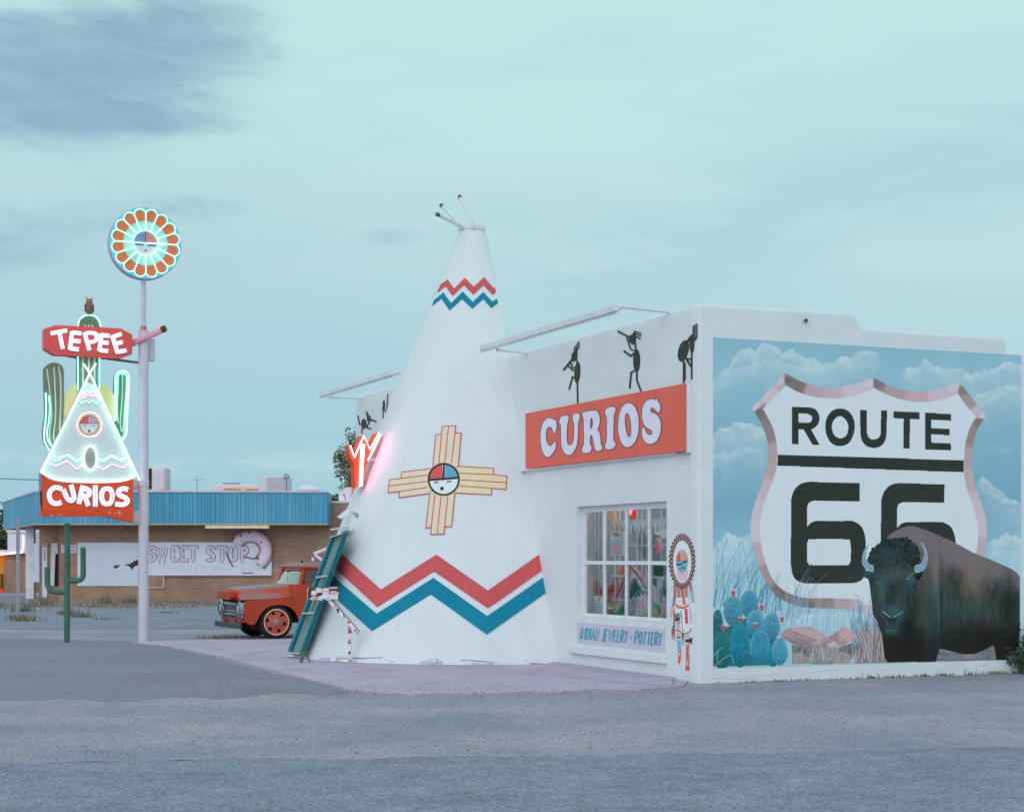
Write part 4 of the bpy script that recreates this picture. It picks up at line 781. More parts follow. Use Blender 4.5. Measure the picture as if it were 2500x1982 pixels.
# ================================================================== tepee
T_T, T_R0, T_R1, T_H, T_L = 8.3, 3.535, .235, 7.91, .13
def tc_(z): return FA(T_T, 0, T_L*z/T_H)
def trad(z): return T_R0-(T_R0-T_R1)*z/T_H
def TP(ph, z, o=0):   # ph measured from straight out, towards the mural side
    d = FN*math.cos(ph)-FU*math.sin(ph); return tc_(z)+d*(trad(z)+o)+ZUP*z
def cone_np(px, py, off=.004):
    dx, dy, dz = (px-CX)/F, np.ones_like(px), (HZ-py)/F
    B = FA(T_T, 0, 0); sl_ = (T_R0-T_R1)/T_H; lx, ly = FN.x*T_L/T_H, FN.y*T_L/T_H
    # |E+kd - B - l*z| = R0+off - sl*z, z = EYE+k dz
    ax, ay = dx-lx*dz, dy-ly*dz; bx, by = -B.x-lx*EYE, -B.y-ly*EYE; rc, rk = T_R0+off-sl_*EYE, -sl_*dz
    a = ax*ax+ay*ay-rk*rk; b_ = 2*(ax*bx+ay*by-rc*rk); c = bx*bx+by*by-rc*rc
    D = b_*b_-4*a*c; k = (-b_-np.sqrt(np.maximum(D, 0)))/(2*a)
    return np.stack([dx*k, dy*k, EYE+dz*k], -1), D
tep = thing('tepee', 'tall white plaster tepee with red and teal zigzags and a sun cross', 'tepee', FA(T_T, 0, 0))
NP, NZ = 150, 90
b = MB(); A0 = math.radians(97)

dents = random.Random(3)
for j in range(NZ+1):
    z = -.05+(T_H+.05)*j/NZ; A0 = math.radians(float(np.interp(z, [0, 5.5, 6.97, 7.5, 7.91], [97, 97, 109, 122, 160]))); phs = [-A0+2*A0*i/NP for i in range(NP+1)]
    for ph in phs:
        n_ = float(fbm(np.array([ph*3+9]), np.array([z*.9]), 5, 3)[0]-.5)*.016
        edge = max(0, (abs(ph)-math.radians(84))/math.radians(13))
        b.v.append(TP(ph, z, n_ if edge == 0 else n_*max(0, 1-edge)))
for j in range(NZ):
    for i in range(NP): q = j*(NP+1)+i; b.f.append((q, q+1, q+NP+2, q+NP+1))
b.f.append(tuple(NZ*(NP+1)+i for i in range(NP+1)))
for j in range(NZ): b.f.append((j*(NP+1), (j+1)*(NP+1), (j+1)*(NP+1)+NP, j*(NP+1)+NP))
link('cone', b, M['cone'], tep, sm_=True)
b = MB()
b.lathe(tc_(T_H)+ZUP*(T_H-.01), [(.20, 0), (.255, .01), (.262, .07), (.25, .10), (.05, .105)], 28); link('rim', b, M['white'], tep, sm_=True)
k2 = 1602/300
for (tx, ty), (bx_, by_), dy in (((380, 350), (740, 525), -.25), ((430, 240), (705, 520), .1), ((662, 130), (835, 525), .15)):
    p, q = pD(1000+tx/k2, 460+ty/k2, 32.5+dy*3), pD(1000+bx_/k2, 460+by_/k2, 32.45); b = MB(); b.tube([q, p], .036, 10, r1=.032); po = link('pole', b, M['white'], tep, sm_=True)
    b = MB(); d = (p-q).normalized(); b.tube([p, p+d*.06], .038, 10); link('end_cap', b, mat('dark pipe end', P(96, 78, 90), .7), po)
b = MB(); q = pD(1000+835/k2, 460+520/k2, 32.3); b.tube([q, pD(1000+818/k2, 460+420/k2, 32.3)], .03, 8); link('pole', b, M['white'], tep)
def strip(name, top, bot, k, x0, y0, m, n=260, rows=5):
    def arc(pts):
        pts = [np.array(p, float) for p in pts]; d = [0]
        for a, c in zip(pts, pts[1:]): d.append(d[-1]+np.hypot(*(c-a)))
        return pts, d
    # match corners: both polylines have the same number of vertices
    b = MB(); per = max(2, n//(len(top)-1)); cols = []
    for i in range(len(top)-1):
        for j in range(per+(1 if i == len(top)-2 else 0)):
            t = j/per; cols.append(([top[i][q]+(top[i+1][q]-top[i][q])*t for q in (0, 1)], [bot[i][q]+(bot[i+1][q]-bot[i][q])*t for q in (0, 1)]))
    G = np.array([[[a[q]+(c[q]-a[q])*r/rows for q in (0, 1)] for r in range(rows+1)] for a, c in cols])
    Pp, D = cone_np(x0+G[..., 0]/k, y0+G[..., 1]/k, .011); H, W = D.shape; ok = D > 0
    b.v = [Vector(p) for p in Pp.reshape(-1, 3)]
    for i in range(H-1):
        for j in range(W-1):
            if ok[i, j] and ok[i+1, j] and ok[i, j+1] and ok[i+1, j+1]: b.f.append((i*W+j, (i+1)*W+j, (i+1)*W+j+1, i*W+j+1))
    return link(name, b, m, tep, sm_=True)
RED = mat('dusty red paint', P(184, 85, 92), .8, .05, 2, .15, 55); TEAL = mat('teal paint', P(0, 124, 155), .8, .05, 2, .15, 55)
kk = 2156/700
strip('zigzag_band', [(330, 240), (418, 318), (708, 580), (1125, 318), (1513, 588), (1898, 318)], [(262, 330), (375, 430), (680, 713), (1108, 445), (1513, 722), (1923, 437)], kk, 700, 1250, RED)
strip('zigzag_band', [(262, 405), (340, 473), (675, 762), (1103, 492), (1508, 780), (1930, 487)], [(205, 500), (310, 595), (640, 893), (1083, 618), (1505, 918), (1953, 603)], kk, 700, 1250, TEAL)
strip('zigzag_band', [(400, 1255), (495, 1187), (580, 1305), (718, 1165), (835, 1282), (972, 1157), (1095, 1302), (1112, 1285)], [(357, 1358), (470, 1278), (558, 1403), (708, 1262), (833, 1387), (965, 1262), (1083, 1388), (1125, 1357)], k2, 1000, 460, RED)
strip('zigzag_band', [(318, 1455), (440, 1355), (540, 1495), (693, 1343), (823, 1480), (962, 1348), (1077, 1475), (1140, 1437)], [(290, 1530), (415, 1440), (520, 1592), (682, 1443), (820, 1570), (962, 1443), (1063, 1560), (1153, 1495)], k2, 1000, 460, TEAL)
# sun cross
KZ = 2156/600
uu, vv = np.meshgrid(np.arange(700, 1762, 2.3), np.arange(565, 1532, 2.3))
Pp, D = cone_np(750+uu/KZ, 880+vv/KZ, .012); cz = Canvas(uu, vv, Pp)
LN, CRM = P(182, 84, 96), P(224, 203, 184)
arms = [([(1100, 945), (1128, 650), (1178, 647), (1184, 578), (1302, 572), (1297, 637), (1351, 635), (1325, 930)], [[(1178, 647), (1155, 900)], [(1240, 577), (1207, 900)], [(1297, 637), (1265, 900)]]),
 ([(1100, 945), (828, 978), (823, 1033), (722, 1044), (709, 1160), (810, 1148), (805, 1203), (1080, 1165)], [[(823, 1033), (1065, 1003)], [(716, 1100), (1055, 1060)], [(810, 1148), (1055, 1112)]]),
 ([(1075, 1165), (1040, 1467), (1088, 1463), (1083, 1526), (1198, 1520), (1207, 1455), (1266, 1457), (1297, 1150)], [[(1088, 1463), (1120, 1175)], [(1140, 1523), (1175, 1175)], [(1207, 1455), (1235, 1170)]]),
 ([(1325, 927), (1637, 945), (1635, 1000), (1752, 1013), (1745, 1130), (1620, 1120), (1617, 1178), (1295, 1160)], [[(1635, 1000), (1335, 988)], [(1748, 1070), (1335, 1045)], [(1620, 1120), (1330, 1098)]])]
for i, (o_, ls) in enumerate(arms):
    cz.fill(o_, P(228, 208, 176) if i == 3 else CRM)
    for j in range(len(o_)-1): cz.stroke([o_[j], o_[j+1]], 9.5, 9.5, LN)
    for l_ in ls: cz.stroke(l_, 8.5, 8.5, LN)
cz.fill(ell(1198, 1042, 146, 149, 60), P(222, 186, 120)); cz.fill(ell(1198, 1042, 141, 144, 60), P(42, 52, 50)); cz.fill(ell(1198, 1042, 124, 127, 60), P(204, 222, 230))
e2 = ell(1198, 1042, 124, 127, 120); cz.fill([p for p in e2 if p[1] < 1046 and p[0] < 1190]+[(1190, 1040)], P(196, 88, 98)); cz.fill([(1210, 1030)]+[p for p in e2 if p[1] < 1030 and p[0] > 1210]+[], P(86, 164, 196))
cz.stroke([(1070, 1048), (1326, 1028)], 19, 19, P(42, 52, 50)); cz.stroke([(1200, 905), (1196, 1040)], 18, 18, P(42, 52, 50)); cz.stroke([(1118, 1070), (1148, 1067)], 11, 11, P(40, 40, 48)); cz.stroke([(1228, 1062), (1262, 1060)], 11, 11, P(40, 40, 48)); cz.fill(ell(1182, 1122, 16, 17), P(40, 46, 46))
cz.mesh('sun_cross', vcol_mat('sun cross paint'), tep)
# flaking foot
b = MB(); kk0 = (700, 1250)
def cpt(x, y, off=.02): P_, _ = cone_np(np.array([700+x/kk]), np.array([1250+y/kk]), off); return Vector(P_[0])
for pts in ([(330, 1085), (400, 1080), (560, 1092), (700, 1085), (808, 1118), (760, 1142), (620, 1138), (400, 1130), (330, 1128)], [(985, 1118), (1060, 1108), (1140, 1102), (1120, 1118), (1166, 1122), (1166, 1160), (1100, 1150), (985, 1158)], [(1310, 1105), (1450, 1112), (1590, 1128), (1590, 1146), (1480, 1144), (1370, 1156), (1370, 1130)], [(1780, 1105), (1900, 1100), (1960, 1112), (2030, 1134), (1960, 1140), (1830, 1130)]):
    b.prism([cpt(x, y, .018) for x, y in pts], cpt(*pts[0], .002)-cpt(*pts[0], .018))
link_each('plaster_flake', b, M['stucco'], tep)
b = MB()
for pts in ([(330, 1130), (395, 1130), (400, 1122), (365, 1115)], [(400, 1140), (620, 1148), (760, 1150)], [(985, 1158), (1000, 1164), (1166, 1166)], [(1060, 1110), (1140, 1103)], [(1370, 1160), (1590, 1148), (1760, 1158)], [(1830, 1133), (1960, 1143), (2032, 1137)], [(1310, 1108), (1450, 1120), (1590, 1132)], [(1166, 1120), (1120, 1126), (1110, 1150)], [(370, 1100), (560, 1096), (720, 1092)]):
    for a, c in zip(pts, pts[1:]): b.tube([cpt(*a, .014), cpt(*c, .014)], .007, 5)
link_each('crack', b, mat('plaster crack', P(136, 133, 156), .9), tep)  # thin grey lines along the cracked plaster edges
b = MB()
for pts in ([(225, 1105), (260, 1095), (330, 1090), (330, 1128), (250, 1125)], [(1000, 1125), (1060, 1118), (1120, 1126), (1166, 1124), (1166, 1160), (1000, 1156)], [(1385, 1130), (1480, 1136), (1560, 1133), (1560, 1144), (1385, 1152)]):
    b.prism([cpt(x, y, .022) for x, y in pts], cpt(*pts[0], .002)-cpt(*pts[0], .022))
link_each('bare_plaster', b, mat('bare plaster', P(176, 176, 206), .95, .08, 8, .4, 40), tep)
# hood over the entrance on the left slope
k5 = 992/180
for pts, Y in (([(235, 1275), (300, 1290), (420, 1205), (380, 1160)], 31.6), ([(420, 1200), (520, 1228), (490, 1285), (465, 1250)], 30.9), ([(280, 1475), (385, 1440), (380, 1462), (300, 1482)], 31.4)):
    b = MB(); b.prism([pD(780+x/k5, 1030+y/k5, Y-.25*(i in (0, 1))) for i, (x, y) in enumerate(pts)], (.02, .05, -.03)); link('door_hood', b, M['white'], tep)
# ================================================================== inside the shop window
ITEM_O = -.75
room = MB(); X0, X1, RZ0, RZ1, RO = .4, 4.9, .60, 3.0, -4.2
for a in ([FA(X0, RZ0, -.31), FA(X1, RZ0, -.31), FA(X1, RZ0, RO), FA(X0, RZ0, RO)], [FA(X0, RZ1, -.31), FA(X1, RZ1, -.31), FA(X1, RZ1, RO), FA(X0, RZ1, RO)], [FA(X0, RZ0, RO), FA(X1, RZ0, RO), FA(X1, RZ1, RO), FA(X0, RZ1, RO)], [FA(X1, RZ0, -.31), FA(X1, RZ0, RO), FA(X1, RZ1, RO), FA(X1, RZ1, -.31)], [FA(X0, RZ0, -.31), FA(X0, RZ0, RO), FA(X0, RZ1, RO), FA(X0, RZ1, -.31)]): room.poly(a)
link('interior', room, mat('shop interior', (.30, .36, .40), .9, .2, 2), shop)
def wz(kk_, x, y, o): return pF(1420+x/9.8, (1220 if kk_ == 2 else 1360)+y/9.8, o)
def wtr(kk_, o): return tracer(1420, 1220 if kk_ == 2 else 1360, 9.8, lambda x, y: pF(x, y, o), FN)
IL = (.40, .46, .52)
def I(r, g, b): return tuple(min(.9, x/l) for x, l in zip(lin((r, g, b)), IL))
gr = thing('window_grille', 'white iron security grille behind the shop window', 'grille', FA(2.5, .9, -.4))
b = MB(); gm = mat('white iron', (.8, .8, .8), .5)
zs = [tz(wz(2, 1000, y, -.62))[1] for y in (510, 1092)]+[tz(wz(3, 1000, y, -.62))[1] for y in (455, 1010)]
for z in zs: b.box(FA(1.0, z-.016, -.64), FU*2.98, FN*.03, ZUP*.032)
tsx = [tz(wz(2, x, 800, -.62))[0] for x in (310, 405, 500, 800, 915, 1330, 1440, 1560, 1905)]
for t in tsx: b.tube([FA(t, .86, -.62), FA(t, 2.62, -.62)], .012, 6)
link('grille_bars', b, gm, gr)
lamp = thing('strip_lamp', 'white strip lamp glowing at the back of the shop', 'lamp', FA(2, 2.5, -3.6))
p, q = wz(2, 985, 405, -3.4), wz(2, 2010, 392, -3.4); b = MB(); b.tube([p, q], .045, 8); link('lamp_tube', b, mat('lit tube', (.9, .9, .9), .5, emis=(1, .97, .94), estr=30), lamp)
b = MB(); b.box(p+ZUP*.06, q-p, FN*-.12, ZUP*.05); link('housing', b, gm, lamp)
l2 = thing('strip_lamp', 'added unseen white strip lamp brightening the shop interior near the window', 'lamp', FA(2.4, 2.93, -1.5)); b = MB(); b.tube([FA(1.0, 2.93, -1.5), FA(4.4, 2.93, -1.5)], .04, 8); link('lamp_tube', b, mat('added fill tube', (.9, .9, .9), .5, emis=(1, .98, .97), estr=17), l2); b = MB(); b.box(FA(.9, 2.965, -1.45), FU*3.6, -FN*.1, ZUP*.03); link('housing', b, gm, l2)  # extra strip lamp added out of sight to brighten the window stock
def flat(name, label, cat, pts, kk_, o, col, th=.02, parts=(), grp=None, smo=False):
    tr = wtr(kk_, o); q = smooth(pts, 4) if smo else pts
    t = thing(name, label, cat, tr(*pts[0]), grp)
    b = MB(); b.shape(q, tr, th, lift=0); link(parts[0] if parts and isinstance(parts[0], str) else 'body', b, mat(name+' colour', I(*col), .7, .1, 9), t)
    return t, tr
dk_ = mat('dark stock', (.035, .028, .022), .8)
b = MB(); b.box(FA(.5, .6, -2.6), FU*1.5, -FN*.5, ZUP*1.05); b.box(FA(3.0, .6, -2.4), FU*1.3, -FN*.5, ZUP*.75); b.box(FA(.5, .6, -1.6), FU*.55, -FN*.4, ZUP*1.2)
tag(link('display_case', b, dk_, org=FA(2, .6, -2.6)), 'dark wooden display cases deep inside the shop', 'cabinet')
b = MB(); b.box(FA(.5, .6, -.45), FU*4.3, -FN*1.1, ZUP*.26); tag(link('display_shelf', b, mat('shelf board', I(120, 110, 104), .8), org=FA(2.5, .6, -.9)), 'low display shelf inside the shop window', 'shelf')
# bunting of pale pennants
t = thing('pennant_string', 'string of pale pennants hanging across the shop window', 'bunting', wz(2, 1300, 560, -.7)); tr = wtr(2, -.7)
pm = mat('pale cloth', I(176, 184, 208), .9, .1, 12)
for i, x in enumerate(range(640, 2010, 98)):
    b = MB(); y0 = 545-(x-640)*.03; h_ = 190 if x < 1060 else (300 if i % 2 else 250); b.shape([(x, y0), (x+96, y0-3), (x+70, y0+h_*.6), (x+50, y0+h_), (x+24, y0+h_*.6)], tr, .006, lift=.002*(i % 2)); link('pennant', b, pm, t)
# closed notice
t, tr = flat('closed_sign', 'grey framed notice with a pink CLOSED panel hanging in the window', 'sign', [(684, 760), (1010, 752), (1002, 1325), (690, 1330)], 2, -.34, (204, 212, 226), .02, ('frame',))
b = MB(); b.shape([(704, 780), (990, 775), (984, 1305), (708, 1308)], tr, .006, lift=.004); link('face', b, mat('notice grey', I(122, 138, 156), .7), t)
b = MB(); b.shape([(708, 1050), (968, 1046), (966, 1240), (710, 1244)], tr, .004, lift=.007); link('panel', b, mat('notice pink', I(214, 140, 168), .7), t)
b = MB(); word(b, 'CLOSED', 10, lambda u, v: (724+u*56, 1080+v*130), lambda x, y, l=0: tr(x, y, l+.008), .003, adv=.2); link('lettering', b, mat('notice rose', I(196, 96, 130), .7), t)
b = MB(); word(b, 'SORRY WE RE', 9, lambda u, v: (704+u*36, 880+v*80), lambda x, y, l=0: tr(x, y, l+.008), .003, adv=.16); link('lettering', b, pm, t)
b = MB(); b.shape([(760, 785), (890, 780), (896, 870), (790, 858)], tr, .004, lift=.008); link('picture', b, mat('notice brown', I(120, 84, 60), .8), t)
# open sign (unlit tubes)
t = thing('open_sign', 'unlit pink OPEN neon sign leaning low in the shop window', 'sign', wz(3, 1350, 1200, -.34)); tr = wtr(3, -.34)
pk = mat('pink tube', I(226, 150, 176), .35, .05); b = MB()
for st in ([[(1180, 1280), (1175, 1180), (1200, 1050), (1245, 980), (1280, 1000), (1275, 1080), (1230, 1220), (1190, 1290)], [(1300, 1300), (1330, 1100), (1370, 960), (1405, 990), (1395, 1070), (1350, 1120)], [(1410, 1270), (1440, 1080), (1460, 960), (1520, 940)], [(1425, 1120), (1490, 1100)], [(1410, 1270), (1500, 1250)], [(1520, 1250), (1545, 900), (1590, 1200)]]):
    b.tube([tr(*p) for p in smooth(st, 4, False)], .016, 6)
link('neon_letters', b, pk, t); b = MB(); b.tube([tr(x, y, -.03) for x, y in ell(1400, 1100, 250, 300, 40, 10)], .014, 6); link('neon_ring', b, mat('teal tube', I(70, 140, 150), .4), t)
# toy tepee
t = thing('toy_tepee', 'cloth toy tepee with a dark green opening in the shop window', 'toy tent', wz(3, 1300, 900, -.92)); tr = wtr(3, -.92)
b = MB(); apex = tr(1130, 60); base = [tr(x, 1400) for x in (640, 1900)]; mid = (base[0]+base[1])/2
b.add([apex, base[0]+FN*.25, base[1]+FN*.25, base[1]-FN*.4, base[0]-FN*.4], [(0, 1, 2), (0, 2, 3), (0, 3, 4), (0, 4, 1), (1, 2, 3, 4)]); link('cloth', b, mat('tent cloth', I(126, 132, 150), .9, .2, 14), t)
tr2 = lambda x, y, l=0: wtr(3, -.58)(x, y, l)
b = MB(); b.shape([(1150, 640), (1220, 520), (1255, 500), (1420, 830), (1330, 900), (1200, 1010), (1150, 1000)], tr2, .01); b.shape([(1010, 700), (1040, 560), (1040, 1000), (925, 1000)], tr2, .01); link('opening', b, mat('dark green cloth', I(40, 66, 58), .9), t)
b = MB()
for st in ([(1160, 200), (1560, 760)], [(1250, 500), (1480, 900)], [(1130, 250), (820, 960)]): b.ribbon(st, 42 if st[0][0] != 1250 else 22, tr2, .012)
link('trim', b, mat('brown trim', I(92, 84, 86), .9, .3, 20), t)
# bowls, pots and bundles
def pot(name, label, cat, kk_, x, y0, y1, rx, o, col, prof, grp=None, band=None):
    tr = wtr(kk_, o); base = tr(x, y1); h = (tr(x, y0)-base).length; r = rx/9.8*base.y/F
    t = thing(name, label, cat, base, grp); b = MB(); b.lathe(base, [(r*a, h*c) for a, c in prof], 20); link('body', b, mat(name+' glaze', I(*col), .45, .2, 16), t, sm_=True)
    if band: b = MB(); b.lathe(base, [(r*1.02, h*.45), (r*1.03, h*.5), (r*1.02, h*.58)], 20, cap=False); link('band', b, mat(name+' band', I(*band), .6), t)
    return t
jar = [(.55, 0), (.9, .25), (1, .5), (.85, .8), (.5, .93), (.55, 1)]
pot('pottery_jar', 'round green pottery jar below the dark opening of the toy tepee', 'pottery', 3, 915, 1060, 1385, 105, -.46, (74, 140, 92), jar, 'green pottery jars in the window', (150, 110, 90))
pot('pottery_jar', 'olive pottery jar at the lower left corner of its pane', 'pottery', 3, 690, 1060, 1385, 75, -.46, (120, 128, 70), jar, 'green pottery jars in the window', (180, 190, 196))
pot('pottery_jar', 'green pottery jar at the lower right end of the shop window', 'pottery', 3, 1800, 1110, 1440, 100, -.46, (70, 140, 84), jar, 'green pottery jars in the window', (160, 110, 100))
pot('basket', 'red and orange woven drum basket in the shop window', 'basket', 3, 750, 640, 820, 130, -.8, (190, 76, 50), [(.9, 0), (1, .1), (.95, .5), (1, .9), (.92, 1)], band=(220, 110, 80))
pot('basket', 'brown basket of dried gourds beside the white paper notice', 'basket', 3, 300, 640, 900, 85, -.8, (120, 78, 50), jar)
b = MB(); b.box(wtr(3, -1.0)(620, 870), FU*-.42, -FN*.2, ZUP*-.16); b.box(wtr(3, -.98)(620, 848), FU*-.44, -FN*.2, ZUP*.03); tag(link('wooden_stand', b, mat('brown wood', I(92, 62, 44), .8), org=wtr(3, -1.0)(750, 960)), 'brown wooden stand under the red drum basket', 'stand')
t, tr = flat('paper_notice', 'white paper notice with a small brown emblem taped low in the window', 'notice', [(240, 925), (515, 925), (522, 1370), (232, 1362)], 3, -.3, (200, 216, 232), .004, ('sheet',))
b = MB()
for y, c in ((1120, 0), (1200, 1), (1250, 0), (1300, 0)):
    for k in range(5): b.ribbon([(270+k*46, y+k), (300+k*46, y+1+k)], 13, tr, .002)
b.shape(ell(425, 1000, 32, 70, 18), tr, .002); link('print', b, mat('notice ink', I(110, 110, 130), .8), t)
for args in (('straw_bundle', 'tan straw bundle hanging high in the shop window', 'straw bundle', [(600, 260), (740, 250), (800, 500), (740, 520), (650, 510)], 2, -.5, (176, 150, 122)),
    ('blue_shirt', 'pale blue shirt hanging behind the right end of the shop window', 'shirt', [(1820, 500), (1930, 500), (1945, 620), (1900, 750), (1800, 740)], 3, -.5, (140, 178, 210)),
    ('postcard', 'blue and tan card under the pale blue shirt in the window', 'card', [(1780, 760), (1880, 760), (1880, 1040), (1775, 1040)], 3, -.5, (130, 160, 190)),
    ('pink_blanket', 'pink patterned blanket at the upper right of the shop window', 'blanket', [(1740, 800), (2010, 690), (2010, 880), (1930, 930), (1870, 850)], 2, -.5, (236, 170, 210)),
    ('red_dress', 'small red dress hanging beneath the pink blanket in the window', 'dress', [(1760, 950), (1810, 930), (1860, 1060), (1915, 1260), (1830, 1290), (1765, 1270)], 2, -.5, (206, 104, 120)),
    ('cloth_stack', 'stack of folded grey rugs at the upper left of the window', 'rug stack', [(160, 1150), (300, 1140), (350, 1230), (500, 1180), (500, 1400), (160, 1390)], 2, -.8, (140, 146, 152)),
    ('blue_box', 'little bright blue box on the upper window shelf', 'box', [(1460, 1390), (1530, 1380), (1535, 1460), (1462, 1460)], 2, -.6, (70, 150, 186)),
    ('doll', 'small doll in a pale dress beside the toy tepee', 'doll', [(905, 200), (1040, 190), (1050, 400), (960, 420), (830, 330)], 3, -.5, (170, 112, 88)),
    ('clear_bag', 'clear bag of pale feathers hanging at the left of the window', 'bag', [(395, 340), (515, 330), (520, 740), (440, 740)], 3, -.5, (150, 170, 188)),
    ('green_scarf', 'dark green patterned scarf in the lower right pane of the window', 'scarf', [(1740, 210), (1880, 210), (1870, 430), (1745, 420)], 3, -.5, (52, 78, 58))):
    flat(*args, th=.05, smo=args[0] not in ('postcard', 'blue_box'))
for name, label, x, y, r, c, e in (('paper_lantern', 'round pink paper lantern glowing at the top of the shop window', 1130, 280, 100, (255, 140, 170), 1.2), ('paper_lantern', 'red paper lantern beside the pink one at the top of the window', 1270, 330, 68, (214, 50, 24), .5)):
    tr = wtr(2, -1.0 if r > 80 else -.8); c0 = tr(x, y); t = thing(name, label, 'lantern', c0, 'paper lanterns'); rr = r/9.8*c0.y/F; b = MB(); b.ball(c0, rr, rr, rr*(.9 if r > 80 else 1.7)); link('shade', b, mat('lantern paper', lin(c), .8, emis=lin(c), estr=e), t, sm_=True)
    b = MB(); b.tube([c0+ZUP*rr*.8, FA(tz(c0)[0], 2.99, -1.0 if r > 80 else -.8)], .004, 5); link('cord', b, dk_, t)
# ================================================================== the neon pole sign
LCUR[0] = LM
S0 = v2(-7.98, 37.7)
def pS(px, py, o=0): return onto(px, py, S0+MN*o, MN)
def s1(o): return tracer(0, 480, 4.07, lambda x, y: pS(x, y, o), MN)
def s2(o): return tracer(0, 840, 3.716, lambda x, y: pS(x, y, o), MN)
def s3(o): return tracer(90, 1130, 8.292, lambda x, y: pS(x, y, o), MN)
M['steel'] = mat('silver painted steel', P(170, 182, 204), .55, .06, 3, .05, 30, spots=(P(130, 120, 130), 5, .66, .8))
def neon(name, c, s): return mat(name, (.8, .8, .8), .4, emis=c, estr=s)
N_MINT = neon('mint neon', (.38, 1.0, .9), 1.1); N_CYAN = neon('cyan neon', (.25, .95, .86), 1.7); N_WHITE = neon('white neon', (.52, 1.0, .86), 3.6); N_PINK = neon('pink neon', (1.0, .62, .82), 1.3); N_ROSE = neon('rose neon', (1.0, .38, .62), 1.9)
signp = thing('neon_pole_sign', 'tall silver pole carrying the neon TEPEE CURIOS sign and a round sun disc', 'sign', S0)
b = MB(); pb, pt_ = S0, S0+ZUP*(pS(352, 808).z); b.tube([pb-ZUP*.1, pt_], .108, 20); link('pole', b, M['steel'], signp, sm_=True)
b = MB(); b.tube([pt_-ZUP*.05, S0+ZUP*pS(352, 688).z], .055, 14); mast = link('mast', b, M['steel'], signp, sm_=True)
b = MB(); b.lathe(pt_-ZUP*.02, [(.108, 0), (.07, .05), (.065, .12), (.056, .12)], 18); link('collar', b, mat('rusty collar', P(150, 120, 120), .8, .3, 20), signp)
b = MB(); c = s1(-.05); p0 = c(1482, 1408); b.box(p0, MV*.13, -MN*.14, -ZUP*.49); link('control_box', b, M['steel'], signp, bev=.01)
b = MB(); z1, z2 = pS(352, 1188).z, pS(352, 1160).z; b.lathe(S0+ZUP*z1, [(.11, 0), (.122, .01), (.122, .14), (.11, .15)], 18); link('pole_band', b, M['steel'], signp)
# round sun sign, facing the road
DN = v2(.40, -1).normalized(); DV = v2(1, .40).normalized(); DC = pD(355, 594.5, 37.55)
DR = 356/4.07/F*37.55
def dm(x, y, l=0): return DC+DV*(x*DR)+ZUP*(-y*DR)+DN*l
def rg(pts): return pts
disc = MB(); disc.prism([dm(x, y, 0) for x, y in ell(0, 0, 1, 1, 56)], -DN*.24); dsk = link('sun_disc', disc, mat('silver disc rim', P(160, 160, 200), .6), signp)
b = MB(); b.shape(ell(0, 0, .985, .985, 56), dm, .006, lift=.007); link('disc_face', b, mat('turquoise paint', P(84, 196, 200), .6), dsk)
b = MB(); b.shape(ell(0, 0, .62, .62, 48), dm, .006, lift=.014); link('inner_ring', b, mat('mint paint', P(150, 214, 208), .6), dsk)
OM = mat('orange paint', P(206, 112, 76), .6, .06); pet = MB(); tub = MB()
for k in range(16):
    a = math.radians(11.25+22.5*k); ca, sa = math.cos(a), math.sin(a)
    def rp(r, s_): return (r*ca-s_*sa, r*sa+s_*ca)
    q = [rp(.62, -.118), rp(.80, -.138)]+[rp(.80+.13*math.sin(math.radians(x)), -.138*math.cos(math.radians(x))) for x in range(20, 170, 20)]+[rp(.80, .138), rp(.62, .118)]
    pet.shape(q, dm, .006, lift=.018)
    u = [rp(.36, -.055), rp(.6, -.115), rp(.79, -.16)]+[rp(.79+.165*math.sin(math.radians(x)), -.165*math.cos(math.radians(x))) for x in range(15, 170, 15)]+[rp(.79, .16), rp(.6, .115), rp(.36, .055)]
    tub.tube([dm(x, y, .055) for x, y in u], .0125, 6)
link_each('petal', pet, OM, dsk, gap=-.02); link_each('neon_tube', tub, N_MINT, dsk, gap=0)
b = MB(); b.tube([dm(x, y, .06) for x, y in ell(0, 0, .345, .345, 40)]+[dm(.345, 0, .06)], .011, 6); b.tube([dm(-.33, .0, .06), dm(.33, .0, .06)], .009, 6); link('neon_tube', b, N_CYAN, dsk)
fc = link('sun_face', MB().prism([dm(x, y, .03) for x, y in ell(0, 0, .335, .335, 40)], -DN*.012), mat('pale face paint', P(184, 204, 220), .6), dsk)
b = MB(); b.shape([(0, 0)]+ell(0, 0, .325, .325, 14, 0, 180, 270), dm, .004, lift=.035); link('face_paint', b, mat('slate paint', P(110, 140, 180), .6), dsk)
b = MB(); b.shape([(0, 0)]+ell(0, 0, .325, .325, 14, 0, 270, 360), dm, .004, lift=.035); link('face_paint', b, mat('salmon paint', P(216, 130, 136), .6), dsk)
b = MB(); b.shape(ell(0, .21, .028, .028, 12), dm, .004, lift=.035); b.ribbon([(-.3, .045), (-.06, .055)], .035, lambda x, y, l=0: dm(x, y, l+.034), .004); b.ribbon([(.06, .055), (.3, .05)], .035, lambda x, y, l=0: dm(x, y, l+.034), .004); b.ribbon([(0, -.33), (0, 0)], .02, lambda x, y, l=0: dm(x, y, l+.036), .004); link_each('face_lines', b, mat('dark face line', P(60, 66, 76), .6), dsk)
